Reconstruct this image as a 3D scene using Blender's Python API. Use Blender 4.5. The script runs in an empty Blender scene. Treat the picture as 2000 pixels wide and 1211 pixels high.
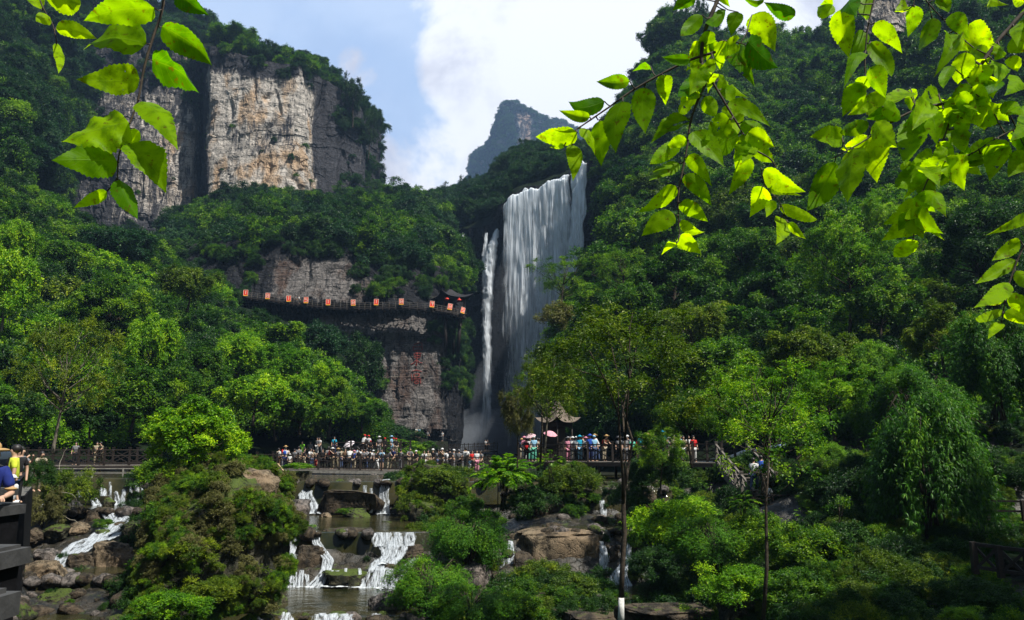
import bpy, bmesh, math, random
import numpy as np
DENOISE = True
from mathutils import Vector, Matrix
R = math.radians
scene = bpy.context.scene
COL = scene.collection

# ------------------------------------------------------------------ camera
F, CX, CY, PITCH = 1511.0, 1000.0, 605.5, R(10.0)
cam_d = bpy.data.cameras.new('camera'); cam = bpy.data.objects.new('camera', cam_d); COL.objects.link(cam)
cam_d.sensor_width = 36; cam_d.lens = F/2000*36
cam_d.clip_start = 0.05; cam_d.clip_end = 20000
cam.rotation_euler = (R(90)+PITCH, 0, 0)
scene.camera = cam

# ------------------------------------------------------------------ sun, sky, exposure
HAZE_DENS = 0.00019
SUN_DIR = Vector((0.42, -0.33, 0.84)).normalized()
elev = math.asin(SUN_DIR.z); azi = math.atan2(SUN_DIR.x, SUN_DIR.y)
sun_d = bpy.data.lights.new('sun', 'SUN'); sun = bpy.data.objects.new('sun', sun_d); COL.objects.link(sun)
sun_d.energy = 5.0; sun_d.angle = R(0.6); sun_d.color = (1.0, 0.96, 0.88)
sun.rotation_euler = SUN_DIR.to_track_quat('Z', 'Y').to_euler()
sun.location = (60, 0, 120)
w = bpy.data.worlds.new('World'); scene.world = w; w.use_nodes = True
nt = w.node_tree; nt.nodes.clear()
def N(nt, t, **k):
    n = nt.nodes.new(t)
    for a, b in k.items():
        if a == 'i':
            for q, v in b.items(): n.inputs[q].default_value = v
        else: setattr(n, a, b)
    return n
def L(nt, a, b): nt.links.new(a, b)
out = N(nt, 'ShaderNodeOutputWorld'); bg = N(nt, 'ShaderNodeBackground', i={'Strength': 0.072})
L(nt, bg.outputs[0], out.inputs[0])
sky = N(nt, 'ShaderNodeTexSky', sky_type='NISHITA', sun_disc=False, sun_elevation=elev, sun_rotation=azi, air_density=1.6, dust_density=1.6, ozone_density=1.0)
tc = N(nt, 'ShaderNodeTexCoord')
def mth(nt, op, a, b=None, c=None, clamp=False):
    n = N(nt, 'ShaderNodeMath', operation=op, use_clamp=clamp)
    for k, v in enumerate((a, b, c)):
        if v is None: continue
        if isinstance(v, (int, float)): n.inputs[k].default_value = v
        else: L(nt, v, n.inputs[k])
    return n.outputs[0]
def mixc(nt, f, a, b, bt='MIX'):
    n = N(nt, 'ShaderNodeMix', data_type='RGBA', blend_type=bt)
    for k, v in ((0, f), (6, a), (7, b)):
        if isinstance(v, (int, float)): n.inputs[k].default_value = v
        elif isinstance(v, tuple): n.inputs[k].default_value = (*v, 1)[:4]
        else: L(nt, v, n.inputs[k])
    return n.outputs[2]
def ss(nt, v, a, b):
    n = N(nt, 'ShaderNodeMapRange', interpolation_type='SMOOTHSTEP', i={1: a, 2: b}); L(nt, v, n.inputs[0]); return n.outputs[0]
def noise(nt, vec, scale, detail=4, rough=0.5, dist=0.0, mul=None):
    if mul:
        m = N(nt, 'ShaderNodeVectorMath', operation='MULTIPLY'); m.inputs[1].default_value = mul; L(nt, vec, m.inputs[0]); vec = m.outputs[0]
    n = N(nt, 'ShaderNodeTexNoise', i={'Scale': scale, 'Detail': detail, 'Roughness': rough, 'Distortion': dist}); L(nt, vec, n.inputs['Vector']); return n.outputs[0]

def pix(px, py, D):
    """a pixel of the photograph and a distance ahead -> a point of the valley"""
    x = (px-CX)/F; u = -(py-CY)/F
    y = math.cos(PITCH) - math.sin(PITCH)*u; z = math.sin(PITCH) + math.cos(PITCH)*u
    return Vector((x*D/y, D, z*D/y))
def unpix(p):
    X, Y, Z = p[..., 0], p[..., 1], p[..., 2]
    f = Y*math.cos(PITCH)+Z*math.sin(PITCH); u = -Y*math.sin(PITCH)+Z*math.cos(PITCH)
    return CX+F*X/f, CY-F*u/f
def zat(py, D):   # height of a level seen at row py, distance D
    return pix(1000, py, D).z

# clouds of the sky: soft masses set by direction, broken up by noise
cn = noise(nt, tc.outputs['Generated'], 7.0, 9, 0.62, 0.25)
cn2 = noise(nt, tc.outputs['Generated'], 2.6, 5, 0.55, 0.1)
mask = None
for (px, py, rad, amp) in ((1180, 40, 0.30, 1.0), (1020, 110, 0.19, .85), (1250, 230, 0.28, .9), (880, 150, .085, .55), (705, 135, 0.055, .5), (860, 60, .06, .35), (820, 340, .16, .55), (1500, -60, 0.3, .9), (1000, 300, .2, .6)):
    d = pix(px, py, 1.0).normalized()
    dp = N(nt, 'ShaderNodeVectorMath', operation='DISTANCE'); L(nt, tc.outputs['Generated'], dp.inputs[0]); dp.inputs[1].default_value = d
    m = mth(nt, 'MULTIPLY', ss(nt, dp.outputs['Value'], rad*1.25, rad*0.15), amp)
    mask = m if mask is None else mth(nt, 'MAXIMUM', mask, m)
cl = mth(nt, 'ADD', mask, mth(nt, 'MULTIPLY', mth(nt, 'SUBTRACT', cn, 0.5), 0.95))
edge = ss(nt, cl, 0.33, 0.52)
front = N(nt, 'ShaderNodeVectorMath', operation='DISTANCE'); L(nt, tc.outputs['Generated'], front.inputs[0]); front.inputs[1].default_value = pix(900, 200, 1.0).normalized()
veil = mth(nt, 'MULTIPLY', mth(nt, 'MULTIPLY', ss(nt, cn2, 0.2, 0.8), 0.35), ss(nt, front.outputs['Value'], .9, .4))
cloudf = mth(nt, 'MAXIMUM', edge, veil)
shade = ss(nt, noise(nt, tc.outputs['Generated'], 5.0, 7, .6, .3), 0.36, 0.56)
skyc = mixc(nt, 1.0, sky.outputs[0], (.55, .55, .55), 'MULTIPLY')
ccol = mixc(nt, shade, (6.3, 6.3, 7.3), (10.6, 10.6, 11.0))
skyc = mixc(nt, mth(nt, 'MULTIPLY', ss(nt, front.outputs['Value'], .9, .4), .9), skyc, (4.3, 6.1, 9.4))
L(nt, mixc(nt, cloudf, skyc, ccol), bg.inputs[0])

vs = scene.view_settings
scene.display_settings.display_device = 'sRGB'
vs.view_transform = 'Standard'; vs.look = 'None'; vs.exposure = 0.75; vs.gamma = 1.0; vs.use_curve_mapping = False
cy = scene.cycles
cy.max_bounces = 5; cy.diffuse_bounces = 3; cy.glossy_bounces = 2; cy.transmission_bounces = 3; cy.transparent_max_bounces = 16
cy.volume_bounces = 0; cy.use_denoising = DENOISE
cy.sample_clamp_indirect = 3.0; cy.caustics_reflective = False; cy.caustics_refractive = False
# ------------------------------------------------------------------ helpers
def tag(o, label=None, cat=None, group=None, kind=None):
    if label: o['label'] = label
    if cat: o['category'] = cat
    if group: o['group'] = group
    if kind: o['kind'] = kind
    return o
def empty(name, loc=(0, 0, 0), rz=0.0, s=1.0):
    o = bpy.data.objects.new(name, None); COL.objects.link(o); o.location = loc; o.rotation_euler = (0, 0, rz); o.scale = (s, s, s); o.empty_display_size = 0.2
    return o
def link(name, me, mat=None, parent=None, byobj=False):
    o = bpy.data.objects.new(name, me); COL.objects.link(o); o.parent = parent
    if mat is not None:
        if len(me.materials) == 0: me.materials.append(None if byobj else mat)
        if byobj: o.material_slots[0].link = 'OBJECT'; o.material_slots[0].material = mat
    return o
def npmesh(name, V, Fc, smooth=False, attr=None, uv=None):
    """V (n,3), Fc (m,k) numpy arrays"""
    me = bpy.data.meshes.new(name)
    V = np.asarray(V, np.float32); Fc = np.asarray(Fc, np.int32); m, k = Fc.shape
    me.vertices.add(len(V)); me.vertices.foreach_set('co', V.ravel())
    me.loops.add(m*k); me.loops.foreach_set('vertex_index', Fc.ravel())
    me.polygons.add(m); me.polygons.foreach_set('loop_start', np.arange(0, m*k, k, dtype=np.int32))
    me.polygons.foreach_set('use_smooth', np.full(m, smooth, dtype=bool))
    if attr:
        for an, (dom, val) in attr.items():
            a = me.attributes.new(an, 'FLOAT', dom); a.data.foreach_set('value', np.asarray(val, np.float32).ravel())
    if uv is not None:
        l = me.uv_layers.new(name='UVMap'); l.data.foreach_set('uv', np.asarray(uv, np.float32)[Fc.ravel()].ravel())
    me.update(calc_edges=True); me.validate()
    return me
class MB:
    """collects boxes, tubes and discs for one mesh"""
    def __init__(s): s.v = []; s.f = []
    def add(s, v, f):
        n = len(s.v); s.v += [tuple(p) for p in v]; s.f += [tuple(i+n for i in q) for q in f]; return s
    def box(s, c, size, rz=0.0, M=None):
        sx, sy, sz = (q/2 for q in size); m = Matrix.Rotation(rz, 3, 'Z') if M is None else M; c = Vector(c)
        v = [c+m@Vector((x*sx, y*sy, z*sz)) for x in (-1, 1) for y in (-1, 1) for z in (-1, 1)]
        return s.add(v, [(0, 1, 3, 2), (4, 6, 7, 5), (0, 4, 5, 1), (2, 3, 7, 6), (0, 2, 6, 4), (1, 5, 7, 3)])
    def bar(s, a, b, w, h=None):
        a, b = Vector(a), Vector(b); d = b-a; h = h or w
        q = d.to_track_quat('Y', 'Z').to_matrix()
        return s.box((a+b)/2, (w, d.length, h), M=q)
    def tube(s, pts, rads, n=8, cap=True):
        pts = [Vector(p) for p in pts]; rings = []
        if isinstance(rads, (int, float)): rads = [rads]*len(pts)
        up = Vector((0.13, 0.21, 1)); v = []; f = []
        for i, p in enumerate(pts):
            d = (pts[min(i+1, len(pts)-1)]-pts[max(i-1, 0)]).normalized()
            a = d.cross(up); a = a.normalized() if a.length > 1e-4 else d.orthogonal().normalized(); b = d.cross(a)
            for k in range(n):
                t = 2*math.pi*k/n; v.append(p+(a*math.cos(t)+b*math.sin(t))*rads[i])
        for i in range(len(pts)-1):
            for k in range(n): f.append((i*n+k, i*n+(k+1) % n, (i+1)*n+(k+1) % n, (i+1)*n+k))
        if cap: f.append(tuple(range(n))); f.append(tuple((len(pts)-1)*n+k for k in reversed(range(n))))
        return s.add(v, f)
    def ell(s, c, r, n=10, m=7, tilt=None):
        c = Vector(c); v = []; f = []
        for j in range(m+1):
            a = math.pi*j/m
            for k in range(n):
                t = 2*math.pi*k/n; p = Vector((math.sin(a)*math.cos(t)*r[0], math.sin(a)*math.sin(t)*r[1], math.cos(a)*r[2]))
                v.append(c+(tilt@p if tilt else p))
        for j in range(m):
            for k in range(n): f.append((j*n+k, (j+1)*n+k, (j+1)*n+(k+1) % n, j*n+(k+1) % n))
        return s.add(v, f)
    def mesh(s, name, smooth=False):
        me = bpy.data.meshes.new(name); me.from_pydata([tuple(p) for p in s.v], [], s.f)
        bm = bmesh.new(); bm.from_mesh(me); bmesh.ops.remove_doubles(bm, verts=bm.verts, dist=1e-5); bmesh.ops.recalc_face_normals(bm, faces=bm.faces); bm.to_mesh(me); bm.free()
        if smooth:
            for p in me.polygons: p.use_smooth = True
        me.update(); return me
    def obj(s, name, mat, parent=None, smooth=False, byobj=False): return link(name, s.mesh(name, smooth), mat, parent, byobj)

# vectorised value noise
def vnoise(P, seed=0):
    P = np.asarray(P, np.float64); i = np.floor(P).astype(np.int64); f = P-i; f = f*f*(3-2*f)
    def h(a, b, c):
        n = (a*374761393 + b*668265263 + c*2147483647 + seed*974634777) & 0xffffffff
        n = ((n ^ (n >> 13))*1274126177) & 0xffffffff; n = ((n ^ (n >> 16))*2246822519) & 0xffffffff
        return ((n ^ (n >> 15)) & 0xffffff)/0xffffff*2-1
    r = 0
    for dx in (0, 1):
        wx = f[..., 0] if dx else 1-f[..., 0]
        for dy in (0, 1):
            wy = f[..., 1] if dy else 1-f[..., 1]
            for dz in (0, 1):
                wz = f[..., 2] if dz else 1-f[..., 2]
                r = r+wx*wy*wz*h(i[..., 0]+dx, i[..., 1]+dy, i[..., 2]+dz)
    return r
def fbm(P, octv=5, seed=0, gain=0.5, ridge=False):
    a, s, t = 1.0, 0, 0
    for o in range(octv):
        n = vnoise(P*2.03**o, seed+o*17)
        if ridge: n = 1-2*np.abs(n)
        s = s+a*n; t += a; a *= gain
    return s/t

# ------------------------------------------------------------------ materials
def newmat(name):
    m = bpy.data.materials.new(name); m.use_nodes = True; nt = m.node_tree; nt.nodes.clear()
    o = N(nt, 'ShaderNodeOutputMaterial'); return m, nt, o
def bump(nt, h, strength=0.5, dist=0.1):
    b = N(nt, 'ShaderNodeBump', i={'Strength': strength, 'Distance': dist}); L(nt, h, b.inputs['Height']); return b.outputs[0]
def leafmat(name, c1, c2, c3, trans=0.24, rough=0.48, spec=0.22, tmul=(1.5, 1.9, .5)):
    m, nt, o = newmat(name)
    at = N(nt, 'ShaderNodeAttribute', attribute_name='tint'); oi = N(nt, 'ShaderNodeObjectInfo')
    f = mth(nt, 'ADD', mth(nt, 'MULTIPLY', at.outputs['Fac'], 0.75), mth(nt, 'MULTIPLY', oi.outputs['Random'], 0.25))
    r = N(nt, 'ShaderNodeValToRGB'); e = r.color_ramp.elements
    e[0].position = 0.05; e[0].color = (*c1, 1); e[1].position = 0.95; e[1].color = (*c3, 1); k = e.new(0.55); k.color = (*c2, 1)
    L(nt, f, r.inputs[0])
    p = N(nt, 'ShaderNodeBsdfPrincipled', i={'Roughness': rough, 'Specular IOR Level': spec}); L(nt, r.outputs[0], p.inputs['Base Color'])
    t = N(nt, 'ShaderNodeBsdfTranslucent'); L(nt, mixc(nt, 1.0, r.outputs[0], tmul, 'MULTIPLY'), t.inputs[0])
    x = N(nt, 'ShaderNodeMixShader', i={0: trans}); L(nt, p.outputs[0], x.inputs[1]); L(nt, t.outputs[0], x.inputs[2]); L(nt, x.outputs[0], o.inputs[0])
    return m
LM = {
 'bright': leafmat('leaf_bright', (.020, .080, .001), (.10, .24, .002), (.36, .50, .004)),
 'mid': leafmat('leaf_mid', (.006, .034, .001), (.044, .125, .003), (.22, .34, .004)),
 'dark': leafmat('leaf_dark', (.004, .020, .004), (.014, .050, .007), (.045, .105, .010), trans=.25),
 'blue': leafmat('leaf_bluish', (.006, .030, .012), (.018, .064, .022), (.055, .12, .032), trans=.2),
 'olive': leafmat('leaf_olive', (.020, .048, .003), (.065, .115, .004), (.21, .26, .008)),
 'bamboo': leafmat('leaf_bamboo', (.008, .045, .001), (.045, .15, .003), (.22, .37, .006), rough=.5, spec=.2),
 'dry': leafmat('leaf_dry', (.05, .05, .015), (.10, .10, .03), (.19, .18, .06)),
}
def plain(name, col, rough=0.7, spec=0.3, nscale=6.0, var=0.35, bmp=0.25, bd=0.02, emis=None):
    m, nt, o = newmat(name); tc = N(nt, 'ShaderNodeTexCoord')
    n = noise(nt, tc.outputs['Object'], nscale, 6, .6)
    d = tuple(c*(1-var) for c in col); b = tuple(min(1, c*(1+var*.6)) for c in col)
    p = N(nt, 'ShaderNodeBsdfPrincipled', i={'Roughness': rough, 'Specular IOR Level': spec})
    L(nt, mixc(nt, ss(nt, n, .3, .7), d, b), p.inputs['Base Color'])
    if bmp: L(nt, bump(nt, n, bmp, bd), p.inputs['Normal'])
    if emis: p.inputs['Emission Color'].default_value = (*emis[0], 1); p.inputs['Emission Strength'].default_value = emis[1]
    L(nt, p.outputs[0], o.inputs[0]); return m
BARK = plain('bark', (.045, .035, .025), .9, .2, 9, .5, .6, .03)
BARKL = plain('bark_pale', (.12, .105, .08), .9, .2, 9, .4, .6, .03)
WOOD = plain('dark_wood', (.022, .016, .013), .65, .3, 12, .4, .3)
WOODG = plain('grey_wood', (.13, .115, .10), .8, .2, 14, .4, .4)
SOIL = plain('forest_soil', (.012, .014, .008), .95, .1, 1.2, .5, .6, .2)

def rockmat(name, dark, light, tan, scale=1.0, moss=0.0, vstretch=.18, rough=.85, bstr=.9, bdist=.5, thr=.5, spec=.25, cracks=False):
    m, nt, o = newmat(name); tc = N(nt, 'ShaderNodeTexCoord'); g = tc.outputs['Object']
    at = N(nt, 'ShaderNodeAttribute', attribute_name='bright')
    st = noise(nt, g, .55*scale, 9, .68, .15, (1, 1, vstretch))
    st2 = noise(nt, g, 1.7*scale, 7, .65, .1, (1, 1, vstretch*.7))
    big = noise(nt, g, .09*scale, 4, .5)
    s = mth(nt, 'ADD', mth(nt, 'MULTIPLY', st, .6), mth(nt, 'MULTIPLY', st2, .4))
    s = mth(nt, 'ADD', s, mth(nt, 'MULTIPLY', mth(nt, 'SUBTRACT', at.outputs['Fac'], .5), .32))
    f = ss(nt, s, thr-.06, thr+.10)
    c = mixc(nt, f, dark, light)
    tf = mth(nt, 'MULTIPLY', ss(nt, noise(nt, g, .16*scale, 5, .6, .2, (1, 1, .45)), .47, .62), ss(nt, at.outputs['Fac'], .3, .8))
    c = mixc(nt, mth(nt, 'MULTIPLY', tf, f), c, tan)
    fine = noise(nt, g, 9*scale, 8, .7)
    if cracks:   # bedding planes and upright joints
        b1 = noise(nt, g, scale, 3, .5, .0, (.06, .06, .75)); b2 = noise(nt, g, scale, 4, .6, .2, (.42, .42, .045)); b3 = noise(nt, g, scale, 3, .6, .3, (.25, .25, 1.6))
        ln = lambda q, w_: ss(nt, mth(nt, 'ABSOLUTE', mth(nt, 'SUBTRACT', q, .5)), 0, w_)
        jt = mth(nt, 'MINIMUM', mth(nt, 'MINIMUM', ln(b1, .016), ln(b2, .014)), mth(nt, 'MAXIMUM', ln(b3, .02), ss(nt, big, .46, .54)))
        c = mixc(nt, mth(nt, 'MULTIPLY', mth(nt, 'SUBTRACT', 1.0, jt), .8), c, (.012, .012, .014))
    c = mixc(nt, ss(nt, fine, .3, .62), mixc(nt, 1.0, c, (.45, .45, .47), 'MULTIPLY'), c)
    if moss:
        ge = N(nt, 'ShaderNodeNewGeometry'); sp = N(nt, 'ShaderNodeSeparateXYZ'); L(nt, ge.outputs['Normal'], sp.inputs[0])
        mf = mth(nt, 'ADD', mth(nt, 'MULTIPLY', sp.outputs[2], .35), mth(nt, 'MULTIPLY', noise(nt, g, 1.1*scale, 7, .65), 1.0))
        mf = ss(nt, mf, 1.02-moss*.5, 1.16-moss*.5)
        mc = mixc(nt, noise(nt, g, 14*scale, 3, .5), (.015, .03, .005), (.08, .11, .015))
        c = mixc(nt, mf, c, mc)
    vo = N(nt, 'ShaderNodeTexVoronoi', feature='DISTANCE_TO_EDGE', i={'Scale': .5*scale}); 
    mm = N(nt, 'ShaderNodeVectorMath', operation='MULTIPLY'); mm.inputs[1].default_value = (1, 1, 1.7)
    dv = N(nt, 'ShaderNodeVectorMath', operation='ADD'); nn = N(nt, 'ShaderNodeTexNoise', i={'Scale': 1.1*scale, 'Detail': 5}); L(nt, g, nn.inputs[0]); L(nt, g, dv.inputs[0]); L(nt, nn.outputs['Color'], dv.inputs[1])
    L(nt, dv.outputs[0], mm.inputs[0]); L(nt, mm.outputs[0], vo.inputs['Vector'])
    if cracks: s = mth(nt, 'MULTIPLY', s, jt)
    h = mth(nt, 'ADD', mth(nt, 'MULTIPLY', ss(nt, vo.outputs['Distance'], 0, .09), .35), mth(nt, 'ADD', mth(nt, 'MULTIPLY', s, .6), mth(nt, 'MULTIPLY', fine, .35)))
    p = N(nt, 'ShaderNodeBsdfPrincipled', i={'Roughness': rough, 'Specular IOR Level': spec}); L(nt, c, p.inputs['Base Color']); L(nt, bump(nt, h, bstr, bdist), p.inputs['Normal'])
    L(nt, p.outputs[0], o.inputs[0]); return m
# ------------------------------------------------------------------ foliage builders
def unit(v): return v/np.maximum(np.linalg.norm(v, axis=-1, keepdims=True), 1e-9)
def cards(P, axis, nrm, length, width, tint, fold=0.25):
    """leaf blades: base P, pointing along axis, facing nrm; one folded quad each"""
    axis = unit(axis); side = unit(np.cross(nrm, axis)); up = np.cross(axis, side)
    l = length[:, None]; w_ = width[:, None]
    a = P; b = P+axis*l*.45+side*w_*.5+up*w_*fold; c = P+axis*l-up*l*.12; d = P+axis*l*.45-side*w_*.5+up*w_*fold
    V = np.stack([a, b, c, d], 1).reshape(-1, 3); n = len(P)
    Fc = np.arange(n*4).reshape(n, 4)
    return V, Fc, tint
def crown_arrays(seed, nclump=42, twigs=26, per=11, leaf=.045, clr=(.20, .36), zs=.8, ratio=.55, lowz=-.35, droop=.1, spread=(.45, .9)):
    g = np.random.default_rng(seed)
    # limbs' ends carry clumps of twigs, each twig carries leaves on both sides
    d = unit(g.normal(size=(nclump*6, 3))); d = d[d[:, 2] > lowz][:nclump]
    lump = 1+.35*vnoise(d*1.7+seed, seed)
    C = d*g.uniform(*spread, (len(d), 1))*lump[:, None]; C[:, 2] *= zs
    rc = g.uniform(*clr, len(d))
    n = len(d)
    td = unit(g.normal(size=(n, twigs, 3)) + d[:, None]*.75 + np.array([0, 0, .45]))
    tl = rc[:, None]*g.uniform(.7, 1.25, (n, twigs))
    k = (np.arange(per)+.5)/per; k = .25+.8*k
    P = C[:, None, None]+td[:, :, None]*tl[:, :, None, None]*k[None, None, :, None]
    P[..., 2] -= droop*tl[:, :, None]*k**2*1.0
    P = P+g.normal(size=P.shape)*leaf*.35
    side = unit(np.cross(td, g.normal(size=td.shape)*.5+np.array([0, 0, 1.])))
    sgn = np.where(np.arange(per) % 2 == 0, 1, -1)[None, None, :, None]
    ax = side[:, :, None]*sgn*.9+td[:, :, None]*.7+g.normal(size=P.shape)*.35; ax[..., 2] -= .25
    nr = np.array([0, 0, .62])+td[:, :, None]*.75+g.normal(size=P.shape)*.33
    P = P.reshape(-1, 3); m = len(P)
    tint = np.clip(.5+.22*g.normal(size=m)+.20*(np.repeat(g.normal(size=n), twigs*per)), 0, 1)
    L_ = leaf*g.uniform(.7, 1.3, m)
    return (P, ax.reshape(-1, 3), nr.reshape(-1, 3), L_, L_*ratio, tint), C, rc
def trunk_mesh(C, seed, h=1.3, r=.05, nl=12, lean=(0, 0), fork=.35):
    g = random.Random(seed); mb = MB(); base = Vector((lean[0], lean[1], -h)); top = Vector((0, 0, .35))
    def at(t): 
        p = base.lerp(top, t); p.x += .05*math.sin(t*5+seed); p.y += .05*math.cos(t*4+seed); return p
    mb.tube([at(t) for t in (0, .04, .2, .4, .6, .8, 1)], [r*1.5, r*1.1, r*.9, r*.75, r*.6, r*.4, r*.15], 8)
    for c in C[:nl]:
        c = Vector(c); t = max(.3, min(.9, (h+c.z*.6-.35)/(h+.35))) if h > 0 else .5
        a = at(t*.85); m_ = a.lerp(c, .5)+Vector((g.uniform(-.06, .06), g.uniform(-.06, .06), -.05))
        mb.tube([a, m_, c], [r*.4, r*.26, r*.09], 6)
        for _ in range(2):
            e = c+Vector((g.uniform(-.2, .2), g.uniform(-.2, .2), g.uniform(0, .2))); mb.tube([m_.lerp(c, .5), e], [r*.16, r*.05], 5)
    return mb.mesh('trunk', True)
def leafmesh(name, A): 
    V, Fc, t = cards(*A); return npmesh(name, V, Fc, attr={'tint': ('FACE', t)})
PROTO = {}
def proto(key, seed, h=1.0, r=.04, nl=12, **k):
    A, C, rc = crown_arrays(seed, **k)
    PROTO[key] = (leafmesh('crown', A), trunk_mesh(C, seed, h, r, nl) if h else None, A)
for i in range(4): proto(f'round{i}', 11+i, nclump=46, twigs=38, per=13, leaf=.066, clr=(.15, .34), lowz=-.75)
for i in range(3): proto(f'layer{i}', 31+i, nclump=36, twigs=42, per=13, leaf=.064, clr=(.20, .38), zs=.62, droop=.4, spread=(.35, .9), lowz=-.6)
for i in range(2): proto(f'fine{i}', 51+i, h=1.5, r=.035, nl=22, nclump=80, twigs=32, per=14, leaf=.038, clr=(.12, .26), ratio=.5, droop=.3, zs=.9, lowz=-.7)
for i in range(2): proto(f'dense{i}', 61+i, h=1.2, r=.05, nl=16, nclump=74, twigs=46, per=14, leaf=.048, clr=(.13, .27), zs=.8, lowz=-.75)
for i in range(2): proto(f'tall{i}', 71+i, h=1.6, nclump=54, twigs=22, per=11, leaf=.060, clr=(.15, .28), zs=1.35, spread=(.25, .75), lowz=-.8)
for i in range(2): proto(f'lite{i}', 81+i, h=0, nclump=30, twigs=18, per=10, leaf=.095, clr=(.20, .40))
for i in range(3): proto(f'bush{i}', 91+i, h=0, nclump=40, twigs=40, per=12, leaf=.054, clr=(.14, .34), zs=.75, lowz=-.25, ratio=.5)
proto('airy0', 57, h=1.2, r=.03, nl=22, nclump=74, twigs=20, per=12, leaf=.034, clr=(.10, .24), ratio=.45, droop=.3, zs=.9, lowz=-.6)
proto('airy1', 58, h=1.2, r=.03, nl=22, nclump=60, twigs=18, per=11, leaf=.036, clr=(.10, .24), ratio=.45, droop=.3, zs=.9, lowz=-.6)
def bamboo_arrays(seed, nfan=13500, per=6, leaf=.064, zs=1.0):
    g = np.random.default_rng(seed)
    d = unit(g.normal(size=(nfan*3, 3))); d = d[d[:, 2] > -.35][:nfan]; n = len(d)
    # plumes: fans gathered along arching culm tips
    K = 46; pd = unit(g.normal(size=(K*3, 3))+np.array([0, 0, .35])); pd = pd[pd[:, 2] > -.4][:K]
    own = g.integers(0, len(pd), n); t = g.uniform(.15, 1, n)**.7
    base = pd[own]; tip = unit(base+np.array([0, 0, -.55])*1.0)
    P = (base*(1-t[:, None])*.55+tip*t[:, None]*1.0)*(.75+.3*vnoise(base*2+seed, seed))[:, None]
    P[:, 2] = P[:, 2]*zs+.35*(1-t)
    P += g.normal(size=P.shape)*.075
    outd = unit(P*np.array([1, 1, .3])+g.normal(size=P.shape)*.35)
    ax = outd[:, None]*.8+g.normal(size=(n, per, 3))*.42+np.array([0, 0, -.55])
    Pp = np.repeat(P[:, None], per, 1)
    nr = outd[:, None]*.5+np.array([0, 0, .8])+g.normal(size=(n, per, 3))*.35
    m = n*per; L_ = leaf*g.uniform(.6, 1.25, m)
    tint = np.clip(.42+.2*g.normal(size=m)+.25*np.repeat(g.normal(size=len(pd))[own], per)*.6+.2*np.repeat(P[:, 2], per), 0, 1)
    return Pp.reshape(-1, 3), ax.reshape(-1, 3), nr.reshape(-1, 3), L_, L_*.17, tint
def culm_mesh(seed, n=18, zs=1.0):
    g = random.Random(seed); mb = MB()
    for i in range(n):
        a = g.uniform(0, 6.28); r = g.uniform(.4, .85); h = g.uniform(.6, 1.0)*zs
        mb.tube([(g.uniform(-.12, .12), g.uniform(-.12, .12), -.75), (math.cos(a)*r*.25, math.sin(a)*r*.25, h*.35), (math.cos(a)*r*.65, math.sin(a)*r*.65, h*.75), (math.cos(a)*r, math.sin(a)*r, h*.55)], [.012, .011, .007, .002], 5)
    return mb.mesh('culms', True)
for i in range(3): 
    A = bamboo_arrays(101+i); PROTO[f'bamboo{i}'] = (leafmesh('foliage', A), culm_mesh(101+i), A)
A = bamboo_arrays(111, 13000, 6, .048); PROTO['bamboofine'] = (leafmesh('foliage', A), culm_mesh(111, 26), A)
def fern_arrays(seed, nfr=70, pairs=16):
    """sprays of pinnate leaves that arch outwards, the look of a tree of heaven or sumac"""
    g = np.random.default_rng(seed); a = g.uniform(0, 2*np.pi, nfr); el = g.uniform(-.1, 1.3, nfr)
    d = np.stack([np.cos(a)*np.cos(el), np.sin(a)*np.cos(el), np.sin(el)], 1)
    org = d*g.uniform(.1, .55, (nfr, 1))*np.array([1, 1, .8]); ln = g.uniform(.3, .5, nfr)
    t = np.linspace(.12, 1, pairs)
    P = org[:, None]+d[:, None]*ln[:, None, None]*t[None, :, None]; P[..., 2] -= ln[:, None]*.55*t**2
    ax0 = np.gradient(P, axis=1); ax0 = unit(ax0); side = unit(np.cross(ax0, np.array([0, 0, 1.])+g.normal(size=ax0.shape)*.15))
    out = []
    for s in (1, -1):
        A_ = side*s+ax0*.45+np.array([0, 0, -.22]); out.append((P.reshape(-1, 3), A_.reshape(-1, 3)))
    P2 = np.concatenate([o[0] for o in out]); A2 = np.concatenate([o[1] for o in out]); m = len(P2)
    lw = np.tile((.13*np.sin(np.pi*(t*.85+.12))), nfr*2)*g.uniform(.85, 1.15, m)
    nr = np.array([0, 0, 1.])+g.normal(size=P2.shape)*.2
    tint = np.clip(.55+.18*g.normal(size=m)+np.tile(np.repeat(.2*g.normal(size=nfr), pairs), 2), 0, 1)
    return P2, A2, nr, lw, lw*.36, tint
A = fern_arrays(5, 150); PROTO['fern0'] = (leafmesh('foliage', A), culm_mesh(7, 10, .7), A)
A = fern_arrays(8, 24, 14); PROTO['fern1'] = (leafmesh('foliage', A), culm_mesh(9, 6, .5), A)

def tree(kind, name, loc, scale, mat, label, cat='tree', group=None, rz=None, bark=None, tilt=0, names=('crown', 'trunk')):
    """loc is the middle of the crown; the thing's Empty stands at the foot of the trunk"""
    cm, tm, _ = PROTO[kind]; sc = Vector(scale if isinstance(scale, (tuple, list, Vector)) else (scale,)*3)
    foot = min((v.co.z for v in tm.vertices)) if tm else -.3
    if kind not in _foot: _foot[kind] = foot
    fz = _foot[kind]*sc.z
    e = empty(name, (loc[0], loc[1], loc[2]+fz)); e.rotation_euler = (0, tilt, rz if rz is not None else rnd.uniform(0, 6.28))
    c = link(names[0], cm, mat, e, True); c.location = (0, 0, -fz); c.scale = sc
    if tm:
        t = link(names[1], tm, bark or BARK, e, True); t.location = (0, 0, -fz); t.scale = sc
    tag(e, label, cat, group); return e
_foot = {}
rnd = random.Random(7)

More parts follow.
